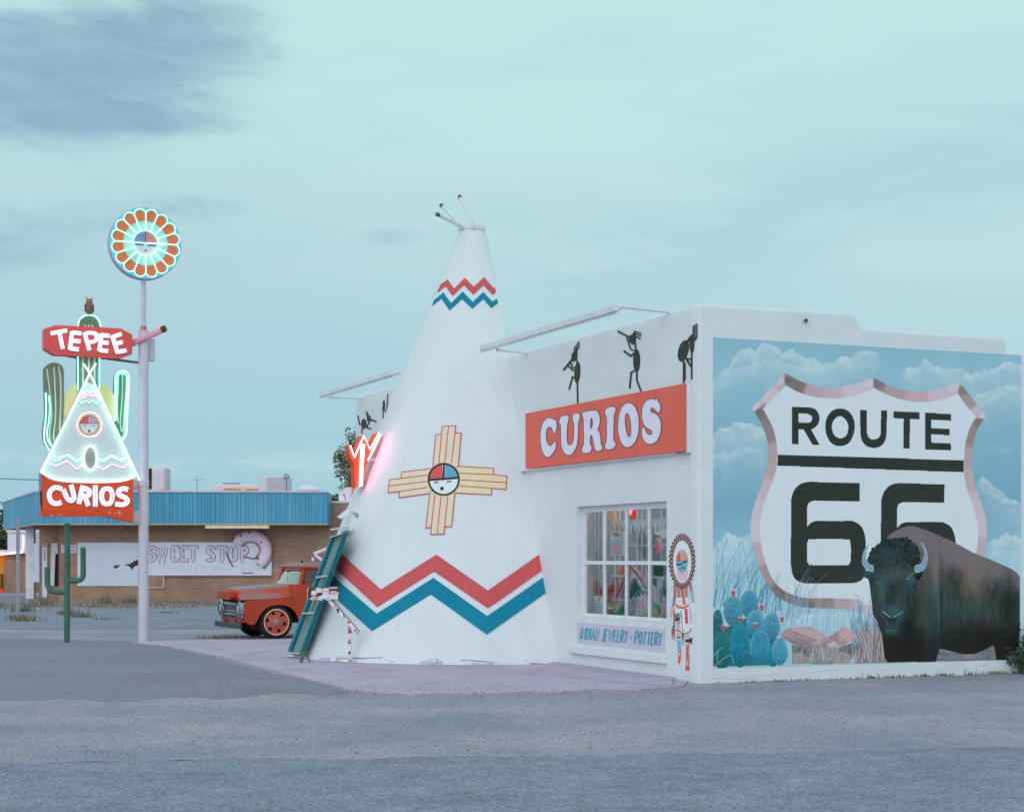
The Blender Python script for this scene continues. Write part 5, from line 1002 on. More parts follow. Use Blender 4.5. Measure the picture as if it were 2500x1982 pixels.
# TEPEE board
RB = mat('red sign enamel', P(222, 82, 84), .45, .05, 2, spots=(P(200, 70, 66), 4, .55, .8))
b = MB(); tb = [(440, 1312), (555, 1277), (1200, 1310), (1315, 1370), (1315, 1562), (1190, 1606), (540, 1570), (440, 1508)]; b.shape(tb, s1(.20), .30, lift=0); brd = link('sign_board', b, RB, signp)
b = MB(); b.shape([(x+(6 if x < 800 else -6), y+(4 if y < 1450 else -4)) for x, y in tb], s1(-.102), .01, lift=0); link('board_back', b, M['black'], brd)
TEP = [[(500, 1362), (665, 1332)], [(588, 1348), (622, 1516)], [(715, 1342), (692, 1524)], [(712, 1352), (806, 1362)], [(706, 1434), (797, 1441)], [(694, 1512), (782, 1520)], [(838, 1352), (886, 1530)], [(843, 1362), (905, 1355), (950, 1368), (962, 1400), (940, 1438), (872, 1452)], [(1008, 1362), (984, 1538)], [(1006, 1376), (1088, 1388)], [(996, 1446), (1076, 1458)], [(984, 1526), (1072, 1538)], [(1112, 1382), (1168, 1560)], [(1112, 1398), (1206, 1366)], [(1142, 1466), (1216, 1446)], [(1160, 1546), (1254, 1530)]]
b = MB(); b2 = MB(); b3 = MB(); f_ = s1(.20)
WL = mat('white sign letter', (.82, .80, .82), .5, .04, 6)
for st in TEP:
    q = smooth(st, 4, False) if len(st) > 3 else st
    b3.ribbon(q, 60, lambda x, y, l=0: f_(x, y, l+.004), .004); b.ribbon(q, 48, lambda x, y, l=0: f_(x, y, l+.02), .012)
    for d in (-11, 11):
        (x0, y0), (x1, y1) = q[0], q[-1]; n_ = Vector((y0-y1, x1-x0)).normalized()*d; b2.tube([f_(x+n_.x, y+n_.y, .055) for x, y in q], .0095, 6)
link('letter_outline', b3, mat('maroon paint', P(140, 40, 50), .6), brd); link_each('letter', b, WL, brd, gap=-.01); link_each('neon_tube', b2, N_PINK, brd, gap=.0)
# cactus trunk behind, with its dome
CG = mat('cactus green', P(92, 128, 112), .7, .15, 4); CGL = mat('pale rib paint', P(206, 206, 216), .6); CGR = mat('right cactus green', P(64, 140, 100), .7, .1, 4)
b = MB(); q = [(690, 420), (690, 110)]; dome = smooth([(778, 1300), (785, 1250), (820, 1200), (885, 1183), (950, 1200), (985, 1250), (992, 1300)], 4, False)
trunk = [(x/4.07*3.716, (480+y/4.07-840)*3.716) for x, y in dome]
tk = [(700, 420)]+[trunk[0]]+trunk+[(905, 420)]; b.shape(tk, s2(-.02), .20, lift=0); tr_ = link('cactus_trunk', b, CG, signp)
b = MB()
for x in (752, 806, 858): b.ribbon([(x, 400), (x, 100), (x+(806-x)*.1, -130), (x+(806-x)*.5, -175)], 15, s2(-.018), .004)
link('rib', b, CGL, tr_)
b = MB(); f2 = s2(.03); b.tube([f2(706, 420), f2(706, 100)], .015, 6); b.tube([f2(902, 420), f2(902, 115)], .015, 6); b.tube([s1(.03)(x, y) for x, y in smooth([(775, 1290), (790, 1225), (840, 1186), (890, 1176), (945, 1190), (985, 1235), (1000, 1290)], 4, False)], .016, 6); link_each('neon_tube', b, N_CYAN, tr_)
# side cacti
def side_cactus(out, ribs, m, name):
    b = MB(); b.shape(smooth(out, 4), s2(-.04), .18, lift=0); c = link(name, b, m, signp); b = MB()
    for r_ in ribs: b.ribbon(smooth(r_, 4, False), 11, s2(-.038), .004)
    link('rib', b, CGL, c); return c
lc = side_cactus([(400, 240), (412, 205), (445, 178), (490, 168), (540, 182), (572, 215), (582, 300), (578, 600), (572, 740), (560, 850), (540, 930), (500, 950), (450, 950), (410, 910), (392, 840), (392, 760), (410, 640), (404, 420)], [[(425, 225), (440, 330), (458, 500), (468, 650), (448, 830), (470, 920)], [(490, 205), (497, 360), (505, 560), (500, 700), (486, 830), (500, 900)], [(530, 200), (550, 330), (550, 560), (545, 700), (540, 800)]], mat('left cactus green', P(98, 122, 100), .7, .15, 4), 'cactus_panel')
b = MB(); f2 = s2(0); b.tube([f2(x, y) for x, y in smooth([(414, 440), (418, 560), (414, 690), (400, 800), (404, 880), (428, 932), (452, 962)], 4, False)], .018, 6); b.tube([f2(x, y) for x, y in smooth([(442, 470), (452, 560), (446, 690), (426, 800), (436, 870), (466, 925)], 4, False)], .016, 6); link_each('neon_tube', b, N_CYAN, lc)
rc = side_cactus([(1042, 320), (1052, 270), (1080, 243), (1110, 236), (1145, 245), (1170, 275), (1174, 330), (1166, 500), (1158, 640), (1152, 780), (1135, 850), (1105, 880), (1075, 840), (1052, 760), (1036, 640), (1038, 480)], [[(1110, 265), (1112, 380), (1103, 560), (1092, 700), (1100, 790)], [(1075, 300), (1072, 420), (1062, 600), (1075, 720)], [(1150, 300), (1146, 420), (1130, 600), (1122, 720), (1112, 800)]], CGR, 'cactus_panel')
b = MB(); f2 = s2(0); o_ = smooth([(1044, 700), (1040, 560), (1046, 420), (1046, 310), (1062, 264), (1110, 244), (1155, 262), (1170, 310), (1164, 480), (1154, 640), (1150, 780), (1136, 840), (1106, 876)], 4, False)
b.tube([f2(*p) for p in o_], .018, 6); b.tube([f2(x+(1106-x)*.28, y+(560-y)*.06) for x, y in o_], .014, 6); link_each('neon_tube', b, N_CYAN, rc)
b = MB(); b.shape(ell(812, 570, 248, 248, 48), s2(-.06), .03, lift=0); link('sun_panel', b, mat('yellow sun paint', (.95, .82, .36), .6, .05, 2, col2=(.95, .74, .40)), signp)
# neon tepee panel
f2 = s2(.12); TPO = [(810, 262), (1232, 1180), (1190, 1222), (1060, 1246), (800, 1252), (560, 1240), (450, 1205), (366, 1158)]
b = MB(); b.shape(TPO, f2, .16, lift=0); tpp = link('tepee_panel', b, mat('white panel paint', (.80, .84, .82), .6, .03, 2), signp)
g2 = lambda o: (lambda x, y, l=0: f2(x, y, l+o))
b = MB(); b.shape([(808, 268), (780, 338), (857, 370)], f2, .004, lift=.006); link('smoke_flap', b, mat('slate flap', P(112, 124, 136), .7), tpp)
b = MB(); b.tube([f2(x, y, .06) for x, y in ((866, 178), (812, 262), (600, 700), (368, 1158))], .015, 7); b.tube([f2(x, y, .062) for x, y in ((754, 182), (812, 272), (1010, 690), (1236, 1182))], .015, 7); b.tube([f2(x, y, .06) for x, y in smooth([(368, 1160), (450, 1207), (560, 1238), (800, 1250), (1060, 1246), (1190, 1222), (1234, 1182), (1262, 1236)], 3, False)], .015, 7); link('neon_tube', b, N_WHITE, tpp)
zz_p = mat('pink zigzag paint', P(234, 150, 190), .6); zz_g = mat('grey zigzag paint', P(176, 170, 190), .6); zz_t = mat('teal zigzag paint', P(120, 190, 178), .6)
b = MB(); b2 = MB(); b3 = MB(); t1 = MB(); t2_ = MB()
for st in ([(724, 462), (745, 470), (790, 432), (815, 460), (838, 436), (858, 458)], [(742, 490), (766, 492), (790, 458), (830, 482), (850, 470), (880, 494)], [(452, 1085), (502, 1116), (604, 1066), (690, 1142), (745, 1106)], [(888, 1118), (930, 1148), (1012, 1094), (1116, 1132), (1172, 1084)]):
    b.ribbon(st, 10, g2(.003), .003); t1.tube([f2(x, y-6, .05) for x, y in st], .008, 6)
for st in ([(470, 984), (526, 1018), (616, 984), (690, 1038), (742, 1014)], [(888, 1018), (926, 1040), (1006, 992), (1102, 1032), (1150, 1002)]): b2.ribbon(st, 9, g2(.003), .003); t2_.tube([f2(x, y+12, .05) for x, y in st], .008, 6)
for st in ([(698, 516), (742, 554), (778, 520), (804, 548), (834, 522), (868, 560), (918, 510)], [(450, 1048), (500, 1076), (606, 1026), (688, 1082), (738, 1054)], [(892, 1060), (930, 1082), (1008, 1034), (1106, 1074), (1158, 1040)]): b3.ribbon(st, 9, g2(.003), .003); t2_.tube([f2(x, y-8, .05) for x, y in st], .007, 6)
link('zigzag', b, zz_p, tpp); link('zigzag', b2, zz_g, tpp); link('zigzag', b3, zz_t, tpp); link_each('neon_tube', t1, N_PINK, tpp); link_each('neon_tube', t2_, neon('soft mint neon', (.5, 1, .85), 1.2), tpp)
b = MB(); b.shape(ell(812, 735, 118, 112, 30), f2, .004, lift=.004); link('sun_glow_ring', b, mat('peach glow paint', P(248, 206, 170), .6), tpp)  # flat peach disc paints in the glow around the sun face
b = MB(); b.shape(ell(808, 733, 84, 84, 36), f2, .006, lift=.010); link('sun_face', b, mat('pale face', P(214, 216, 228), .6), tpp)
b = MB(); b.shape([(804, 716)]+ell(808, 733, 80, 80, 14, 0, 192, 268), f2, .004, lift=.014); link('face_paint', b, mat('coral paint', P(228, 92, 96), .6), tpp)
b = MB(); b.shape([(812, 716)]+ell(808, 733, 80, 80, 14, 0, 272, 348), f2, .004, lift=.014); link('face_paint', b, mat('mauve grey paint', P(170, 160, 190), .6), tpp)
b = MB(); b.ribbon(ell(808, 733, 84, 84, 36), 5, g2(.016), .003, close=True); b.ribbon([(728, 718), (888, 718)], 5, g2(.016), .003); b.shape(ell(808, 788, 11, 11, 12), f2, .003, lift=.018); b.ribbon([(758, 738), (778, 736)], 6, g2(.016), .003); b.ribbon([(838, 738), (858, 740)], 6, g2(.016), .003); link_each('face_lines', b, mat('wine paint', P(120, 50, 80), .6), tpp)
b = MB(); b.tube([f2(x, y, .06) for x, y in ell(808, 733, 112, 112, 30)+[(920, 733)]], .007, 6); link('neon_tube', b, N_ROSE, tpp)
b = MB(); b.shape(ell(816, 1034, 54, 102, 36), f2, .004, lift=.006); link('doorway', b, mat('grey doorway paint', P(128, 132, 136), .7), tpp)
b = MB(); b.tube([f2(x, y, .05) for x, y in ell(816, 1034, 58, 106, 40)+[(874, 1034)]], .014, 6); link('neon_tube', b, N_WHITE, tpp)
# CURIOS board
f3_ = s3(.22); OR_ = mat('orange red enamel', P(224, 78, 38), .45, .05, 2, spots=(P(206, 130, 120), 9, .68, .8))
b = MB(); b.shape([(112, 222), (250, 330), (460, 380), (800, 405), (1600, 396), (1780, 366), (1950, 312), (1950, 962), (112, 962)], f3_, .34, lift=0); cb = link('sign_board', b, OR_, signp)
b = MB(); b.shape([(100, 966), (1948, 966), (1948, 1190), (1700, 1146), (1440, 1078), (100, 1078)], s3(.26), .42, lift=0); link('board_lip', b, mat('chipped orange enamel', P(216, 74, 40), .5, .06, 2, spots=(P(196, 186, 206), 3.2, .58, .68)), cb)
b = MB(); b.shape([(1952, 968), (2086, 968), (2086, 1216), (1952, 1192)], s3(.05), .16, lift=0); b.shape([(1952, 300), (2086, 400), (2086, 560), (1952, 560)], s3(-.02), .03, lift=0); link_each('bracket', b, M['steel'], signp)
b = MB(); b.box(f3_(84, 190, -.06), MV*.03, -MN*.25, f3_(84, 950)-f3_(84, 190)); b.tube([f3_(60, 340, -.1), f3_(100, 352, -.1)], .03, 8); link('edge_trim', b, mat('grey trim', P(110, 140, 160), .6), cb)
b = MB(); b.tube([f3_(x, y, -.05) for x, y in smooth([(74, 560), (90, 700), (86, 800), (112, 900), (104, 945)], 4, False)], .018, 6); link('cable', b, M['black'], cb)
CU = [[(500, 536), (430, 500), (340, 505), (262, 580), (248, 680), (280, 770), (345, 818), (420, 822), (495, 795)], [(530, 525), (580, 650), (632, 735), (700, 762), (745, 716), (738, 630), (686, 440)], [(930, 455), (905, 560), (845, 830)], [(905, 515), (980, 520), (1055, 560), (1060, 620), (1020, 665), (930, 680)], [(965, 670), (1040, 872)], [(1180, 450), (1180, 886)], [(1415, 520), (1340, 545), (1305, 670), (1340, 800), (1415, 830), (1490, 800), (1525, 670), (1490, 545), (1415, 520)], [(1840, 545), (1760, 520), (1670, 548), (1645, 615), (1700, 665), (1790, 705), (1832, 765), (1790, 826), (1700, 846), (1580, 826)]]
b = MB(); b2 = MB(); b3 = MB(); RNGL = random.Random(2)
for st in CU:
    q = smooth(st, 4, False) if len(st) > 3 else st
    b3.ribbon(q, 134, lambda x, y, l=0: f3_(x, y, l+.004), .004); b.ribbon(q, 112, lambda x, y, l=0: f3_(x, y, l+.02), .012)
    for d in (-26, 26):
        P_ = []
        for i, (x, y) in enumerate(q):
            a_, c_ = q[max(0, i-1)], q[min(len(q)-1, i+1)]; n_ = Vector((a_[1]-c_[1], c_[0]-a_[0])); n_ = n_.normalized()*d if n_.length else Vector((0, 0)); P_.append(f3_(x+n_.x, y+n_.y, .05))
        b2.tube(P_, .0095, 6)
link('letter_outline', b3, mat('deep maroon paint', P(130, 34, 30), .6), cb); link_each('letter', b, mat('chipped white letter', (.82, .78, .82), .5, .05, 8, spots=(P(220, 160, 180), 14, .62, .75)), cb); link('neon_tube', b2, N_PINK, cb)
# arms
b = MB(); q0, q1 = s1(-.02)(1300, 1466), s1(.42)(1640, 1310); b.tube([q0, q1], .068, 12); ar = link('support_arm', b, mat('pinkish pipe', P(214, 150, 176), .6, .1, 6, spots=(P(120, 60, 60), 14, .64, .7)), signp, sm_=True)
b = MB(); d = (q1-q0).normalized(); b.tube([q1-d*.08, q1+d*.012], .072, 12); link('pipe_end', b, mat('rusty pipe end', P(84, 60, 50), .9, .3, 20), ar)
b = MB(); b.tube([s1(-.05)(1000, 1602), s1(-.05)(1390, 1652)], .028, 8); b.tube([s1(-.05)(660, 1580), s1(-.05)(770, 1600)], .03, 8); link('brace', b, mat('dark brace', P(84, 92, 106), .6), signp)
# owl decoy
ow = thing('owl_decoy', 'brown plastic horned owl perched on top of the neon sign cactus', 'owl', s1(.02)(888, 1172))
ob = s1(.02)(888, 1172); hO = .36; b = MB()
prof = [(.05, 0), (.072, .03), (.085, .09), (.095, .15), (.09, .20), (.068, .235), (.072, .265), (.074, .295), (.058, .325), (.02, .34)]
b.lathe(ob, [(r*.92, z) for r, z in prof], 18)
for s_ in (-1, 1): b.tube([ob+MV*(.045*s_)+ZUP*.315, ob+MV*(.062*s_)+ZUP*.35, ob+MV*(.060*s_)+ZUP*.385], .018, 6, r1=.003)
link('body', b, mat('owl brown', P(96, 78, 76), .8, .35, 30, col2=P(140, 110, 96)), ow, sm_=True)
b = MB()
for s_ in (-1, 1): b.ball(ob+MV*(.03*s_)+MN*.066+ZUP*.283, .016, .010, .016, 10, 6)
link('eye', b, mat('amber eye', P(190, 140, 60), .3), ow); b = MB(); b.tube([ob+MN*.068+ZUP*.265, ob+MN*.082+ZUP*.245], .010, 6, r1=.002); link('beak', b, M['black'], ow)
b = MB()
for s_ in (-1, 1): b.ball(ob+MV*(.078*s_)-MN*.01+ZUP*.14, .022, .05, .10, 10, 8)
link('wing', b, mat('owl wing', P(74, 62, 62), .8, .3, 30), ow, sm_=True); b = MB()
for s_ in (-1, 1): b.ball(ob+MV*(.035*s_)+MN*.045+ZUP*.012, .025, .04, .014, 8, 5)
link('foot', b, mat('owl foot', P(84, 100, 74), .8), ow)
# service wire
b = MB(); pA = v2(-30, 44, 0)+ZUP*7.2; pB = s3(.1)(60, 345); b.tube([pA+(pB-pA)*t-ZUP*(1.1*math.sin(math.pi*t)*.8) for t in [i/24 for i in range(25)]], .012, 5); tag(link('power_wire', b, mat('grey wire', P(96, 130, 150), .6), org=pB), 'thin grey wire sagging in from the left to the neon sign', 'wire')
# red neon arrow beyond the tepee
AP, AN = FA(8.05, 0, 0), -FU
def pA_(px, py, o=0): return onto(px, py, AP+AN*o, AN)
fa = tracer(780, 1030, 992/180, lambda x, y: pA_(x, y, 0), AN)
na = thing('neon_arrow_sign', 'red crown-shaped neon arrow sign on the far shop front beside the tepee', 'sign', fa(520, 880))
b = MB(); b.shape([(392, 308), (410, 305), (462, 470), (560, 190), (590, 180), (672, 350), (765, 150), (826, 140), (770, 330), (620, 610), (590, 850), (480, 884), (470, 600), (432, 500), (405, 420)], fa, .22, lift=0); ab = link('arrow_body', b, mat('red orange enamel', P(226, 70, 34), .5, .08, 3), na)
b = MB()
for st in ([(402, 320), (458, 478), (585, 190), (668, 372), (790, 150)], [(560, 300), (545, 520), (530, 870)], [(590, 300), (570, 560), (556, 860)], [(640, 520), (700, 400), (812, 170)]): b.tube([fa(x, y, .05) for x, y in st], .015, 6)
link('neon_tube', b, neon('hot pink neon', (1, .40, .64), 7.0), ab)
b = MB(); b.tube([fa(590, 500, -.1), FA(8.05, fa(590, 500).z, .9)], .03, 8); link('bracket', b, M['steel'], na)
b = MB(); b.tube([pD(862, 1128, 36.6), v2(pD(862, 1128, 36.6).x, 36.6, 0)], .035, 8); tag(link('wooden_post', b, mat('tan post', P(190, 150, 130), .8, .2, 8), org=(pD(862, 1128, 36.6).x, 36.6, 0)), 'slim tan post standing between the tree and the red neon arrow', 'post')
LCUR[0] = LV
# ================================================================== green pipe cactus
def pipe(pts, r, n=14): b = MB(); b.tube(pts, r, n); return b
kc = 3.798
def pc(x, y, Y=37.1): return pD(x/kc, 1150+y/kc, Y)
GP = mat('dark green pipe paint', P(58, 104, 88), .5, .12, 4, .05, 30, spots=(P(140, 176, 170), 9, .66, .74))
base = pc(620, 1587); base.z = 0
ca = thing('pipe_cactus', 'dark green cactus made of bent pipe standing in the lot', 'cactus sculpture', base)
R_ = 27/kc/F*37.1
top = pc(626, 490); b = pipe([base-ZUP*.05, v2(top.x, top.y, top.z)], R_); link('trunk', b, GP, ca, sm_=True)
for st, nm in (([(626, 1120), (540, 1120), (490, 1112), (455, 1080), (440, 1030), (438, 890)], 0), ([(626, 1015), (700, 1015), (742, 1006), (768, 975), (772, 920), (770, 710)], 1)):
    b = pipe([pc(x, y) for x, y in smooth(st, 4, False)], R_*.95); ar = link('branch', b, GP, ca, sm_=True)
    p = pc(*st[-1]); b = MB(); b.lathe(p, [(R_*.96, -.002), (R_*.9, .012), (.01, .02)], 14); link('end_cap', b, mat('pale pipe cap', P(120, 140, 130), .7), ca)
b = MB(); b.lathe(top, [(R_*1.0, -.002), (R_*.9, .012), (.01, .02)], 14); link('end_cap', b, mat('pale pipe cap', P(120, 140, 130), .7), ca)
# street sign post, left
pp_ = pG(44, 1497); b = MB(); b.box(pp_+v2(-.045, 0, 0), (.09, 0, 0), (0, .04, 0), (0, 0, pD(44, 1262, pp_.y).z)); b.box(pp_+v2(-.06, -.01, 0), (.03, 0, 0), (0, .06, 0), (0, 0, pD(44, 1280, pp_.y).z))
tag(link('sign_post', b, mat('galvanised post', P(134, 148, 156), .6, .1, 5), org=pp_), 'bare grey metal post in the dry grass by the kerb', 'post')
# ================================================================== the sweet shop across the road
YB = 72.0
def B(px, py, Y=YB): return pD(px, py, Y)
def bx(b, x0, y0, x1, y1, Y=YB, d=.1, back=0.0):   # a board on the wall, proud of it by d
    p, q = B(x0, y1, Y), B(x1, y0, Y); b.box((p.x, Y-d, p.z), (q.x-p.x, 0, 0), (0, d-.001+back, 0), (0, 0, q.z-p.z)); return b
def tB(Y, o=0): return lambda x, y, l=0: pD(x, y, Y)+v2(0, -o-l, 0)
def brick(name, c1, c2, mort, sc=1.0):
    m = bpy.data.materials.new(name); m.use_nodes = True; nt = m.node_tree; bs = nt.nodes['Principled BSDF']; lk = nt.links.new
    t = nt.nodes.new('ShaderNodeTexCoord'); mp = nt.nodes.new('ShaderNodeMapping'); mp.inputs['Rotation'].default_value = (math.pi/2, 0, 0); lk(t.outputs['Object'], mp.inputs[0])
    br = nt.nodes.new('ShaderNodeTexBrick'); lk(mp.outputs[0], br.inputs['Vector']); br.inputs['Scale'].default_value = 4.2*sc; br.inputs['Mortar Size'].default_value = .018; br.inputs['Color1'].default_value = (*c1, 1); br.inputs['Color2'].default_value = (*c2, 1); br.inputs['Mortar'].default_value = (*mort, 1); br.inputs['Row Height'].default_value = .3; br.inputs['Brick Width'].default_value = 1.0
    n = nt.nodes.new('ShaderNodeTexNoise'); n.inputs['Scale'].default_value = .7; n.inputs['Detail'].default_value = 6; lk(t.outputs['Object'], n.inputs['Vector']); mr = nt.nodes.new('ShaderNodeMapRange'); lk(n.outputs[0], mr.inputs[0]); mr.inputs[1].default_value = .3; mr.inputs[2].default_value = .7; mr.inputs[3].default_value = .78; mr.inputs[4].default_value = 1.2
    vm = nt.nodes.new('ShaderNodeVectorMath'); vm.operation = 'SCALE'; lk(br.outputs['Color'], vm.inputs[0]); lk(mr.outputs[0], vm.inputs['Scale']); lk(vm.outputs[0], bs.inputs['Base Color']); bs.inputs['Roughness'].default_value = .9
    return m
BR = brick('brown brick', P(154, 128, 112), P(134, 114, 100), P(148, 132, 122))
bk = thing('sweet_shop', 'low brown brick sweet shop with a blue corrugated fascia across the road', 'shop', (-12, YB, 0))
xl, xr = B(145, 1400).x, B(1010, 1400).x
TZ = B(830, 1228, YB).z
b = MB(); b.box((xl, YB, -.1), (xr-xl, 0, 0), (0, 14, 0), (0, 0, TZ+.1)); link('wall', b, BR, bk)
b = MB(); p = B(75, 1400); b.box((p.x, YB+1.3, -.1), (xl-p.x-.01, 0, 0), (0, 12, 0), (0, 0, 3.5)); link('wall', b, BR, bk)
b = MB(); b.box((xl-.5, YB-.05, TZ), (xr-xl+.9, 0, 0), (0, 14.2, 0), (0, 0, .09)); link('parapet_cap', b, mat('pale cap', P(196, 200, 214), .7), bk)
# fascia: corrugated blue sheets
def corr(name, A, Bp, z0, z1, pitch, parent, m):
    b = MB(); d = (Bp-A); Ln = d.length; u = d/Ln; nrm = Vector((u.y, -u.x, 0)); n = int(Ln/pitch); rr = random.Random(4); s = 0; prof = []
    while s < Ln:
        w_ = pitch*rr.choice((.5, .5, 1.0, .7)); prof += [(s, 0), (s+w_*.86, 0), (s+w_*.9, -.028), (s+w_*.97, -.028)]; s += w_
    prof = [(min(s_, Ln), o) for s_, o in prof]
    for s_, o in prof: b.v += [A+u*s_+nrm*o+ZUP*z0, A+u*s_+nrm*o+ZUP*z1]
    for i in range(len(prof)-1): b.f.append((2*i, 2*i+2, 2*i+3, 2*i+1))
    return link(name, b, m, parent)
BLU = mat('blue corrugated sheet', P(70, 148, 183), .5, .08, 1.2, stretch=(1, 1, .15), spots=(P(108, 164, 198), .8, .52, .8))
fz0, fz1 = B(400, 1280, 70.8).z, B(400, 1202, 70.8).z
fA, fB_, fC = B(88, 1280, 70.8), B(801, 1280, 70.8), B(8, 1280, 84)
corr('fascia', v2(fA.x, fA.y), v2(fB_.x, fB_.y), fz0, fz1, .21, bk, BLU); corr('fascia', v2(fC.x, fC.y), v2(fA.x, fA.y), fz0, fz1, .21, bk, BLU); corr('fascia', v2(fB_.x, fB_.y), v2(fB_.x, YB+.2), fz0, fz1, .4, bk, BLU)
b = MB(); b.prism([v2(fA.x, fA.y+.08, fz0+.01), v2(fB_.x-.06, fB_.y+.08, fz0+.01), v2(fB_.x-.06, 84, fz0+.01), v2(fC.x+.1, 84, fz0+.01)], (0, 0, .05)); b.prism([v2(fA.x, fA.y+.08, fz1-.12), v2(fB_.x-.06, fB_.y+.08, fz1-.12), v2(fB_.x-.06, 84, fz1-.12), v2(fC.x+.1, 84, fz1-.12)], (0, 0, .04)); link('soffit', b, mat('brown soffit', P(120, 108, 92), .9), bk)
b = MB(); b.tube([v2(fC.x, fC.y, fz1+.03), v2(fA.x, fA.y-.02, fz1+.05), v2(fB_.x, fB_.y-.02, fz1+.02)], .05, 6); link('roof_edge', b, mat('lavender roof edge', P(176, 184, 206), .7, .1, 2), bk)
b = MB(); b.tube([v2(fC.x, fC.y, fz0), v2(fA.x, fA.y-.02, fz0), v2(fB_.x, fB_.y-.02, fz0)], .03, 6); link('drip_edge', b, mat('tan drip edge', P(170, 160, 120), .7), bk)
b = MB(); bx(b, 506, 1283, 660, 1290, 71.2, .5); link('eave_lamp', b, mat('dull lamp cover', P(220, 206, 176), .6), bk)
b = MB(); p = B(68, 1400, 77.5); b.box((p.x-.10, 77.5, 0), (.36, 0, 0), (0, .3, 0), (0, 0, fz0)); link('post', b, mat('white post paint', (.8, .8, .82), .6), bk)
WB = mat('white boarding', P(186, 206, 224), .7, .05, .9, spots=(P(168, 186, 206), 2.5, .56, .8))
b = MB(); bx(b, 190, 1324, 338, 1430, d=.06); bx(b, 338.2, 1324, 362, 1404, d=.06); link('boarded_window', b, WB, bk)
b = MB(); b.shape([(278, 1381), (292, 1378), (292, 1382), (286, 1387), (279, 1386)], tB(YB, .062), .01); b.shape([(304, 1378), (318, 1376), (330, 1368), (338, 1366), (338, 1379), (330, 1382), (322, 1391), (318, 1383)], tB(YB, .062), .01); link_each('torn_patch', b, mat('dark torn paper', P(58, 62, 66), .9), bk)
# sign with donut
sg2 = link('sign_board', bx(MB(), 362.3, 1323.5, 663.5, 1404, d=.09), mat('white sign board', P(196, 214, 230), .6, .04, 1), bk)
b = MB(); bx(b, 362.3, 1404.2, 664, 1406, d=.11); link('sign_trim', b, mat('rusty trim', P(150, 116, 126), .8), sg2)
tS = tB(YB, .092)
SLAB = {'S': [[(.5, .2), (.48, .04), (.2, 0), (.03, .14), (.06, .34), (.4, .56), (.52, .76), (.4, .98), (.1, .98), (.03, .8)]], 'W': [[(0, 0), (.16, 1), (.36, .3), (.56, 1), (.74, 0)]], 'E': [[(.5, .14), (.5, 0), (0, 0)], [(.1, 0), (.1, 1)], [(0, 1), (.5, 1), (.5, .84)], [(.1, .5), (.34, .5)]], 'T': [[(0, .16), (0, 0), (.56, 0), (.56, .16)], [(.28, 0), (.28, 1)], [(.14, 1), (.42, 1)]], 'O': [[(.26, 0), (.05, .16), (.03, .5), (.05, .84), (.26, 1), (.47, .84), (.5, .5), (.47, .16), (.26, 0)]], 'P': [[(0, 0), (.36, 0), (.5, .14), (.5, .36), (.36, .5), (.1, .5)], [(.1, 0), (.1, 1)], [(0, 1), (.24, 1)]]}
def slab(b, txt, xs, y0, h, wd, lift):
    for ch, x in zip(txt, xs):
        for st in SLAB[ch]: b.ribbon([(x+px*h*.92, y0+py*h) for px, py in (smooth(st, 3, False) if ch in 'SO' else st)], wd, lambda x, y, l=0: tS(x, y, l+lift), .004)
b = MB(); b2 = MB(); xs1 = [364, 386, 419.5, 442.5, 464.5]; xs2 = [508, 535.5, 563, 589]
for bb, wd, lf in ((b, 10.6, .0), (b2, 7.0, .014)): slab(bb, 'SWEET', xs1, 1336, 31, wd, lf); slab(bb, 'STOP', xs2, 1336, 31, wd, lf)
link_each('letter_outline', b, mat('violet outline', P(104, 104, 140), .7), sg2, gap=.0); link_each('letter', b2, mat('lilac letter', P(196, 196, 222), .7), sg2, gap=.0)
b = MB(); rs = random.Random(8)
def script(txt, x, y, s):
    for ch in txt:
        if ch == ' ': x += 9; continue
        for st in SK[ch]: b.ribbon([(x+px*s*.9-(py-.5)*5, y+py*s) for px, py in st], 1.7, tS, .003)
        x += s*.8
script('FRESH', 371, 1378, 17); script('DAILY', 440, 1378, 17)
for k in range(9): x = 505+k*17; b.ribbon([(x+rs.uniform(-2, 2)+j*3.2, 1386+rs.uniform(-7, 8)) for j in range(4)], 1.5, tS, .003)
link_each('script', b, mat('faded lilac script', P(184, 194, 216), .8), sg2)
b = MB(); b.ribbon([(592, 1397.5), (600, 1399), (612, 1398.6), (620, 1398)], 2.6, tS, .003); b.ribbon([(626, 1378), (632, 1377.5), (640, 1378.5), (646, 1377)], 2, tS, .003); link('faded_print', b, mat('slate print', P(84, 92, 120), .8), sg2)
# donut: flattened half ring standing off the board
dc = B(613, 1345); rO, rI = 51.5/F*YB, 23.5/F*YB
b = MB(); n, m_ = 44, 10
a0, a1 = math.radians(-54), math.radians(150)
for i in range(n+1):
    a = a0+(a1-a0)*i/n
    for j in range(m_+1):
        ph = math.pi*j/m_; r = (rO+rI)/2-(rO-rI)/2*math.cos(ph); rr = r*(1+.05*math.sin(3*a)*(j < 4)); b.v.append(v2(dc.x+rr*math.cos(a), YB-.095-.20*math.sin(ph), dc.z+rr*math.sin(a)))
for i in range(n):
    for j in range(m_): q = i*(m_+1)+j; b.f.append((q, q+1, q+m_+2, q+m_+1))
do = link('donut_relief', b, mat('pink icing', P(206, 200, 222), .5, .05, 2, spots=(P(196, 170, 176), 1.6, .56, .75)), sg2, sm_=True)
b = MB()
for r_, rr in ((rO*1.0, .045), (rI*.98, .045)): b.tube([v2(dc.x+r_*math.cos(a0+(a1-a0)*i/n), YB-.12, dc.z+r_*math.sin(a0+(a1-a0)*i/n)) for i in range(n+1)], rr, 6)
link('crust', b, mat('brown crust', P(150, 118, 110), .8, .3, 6), do)
b = MB()
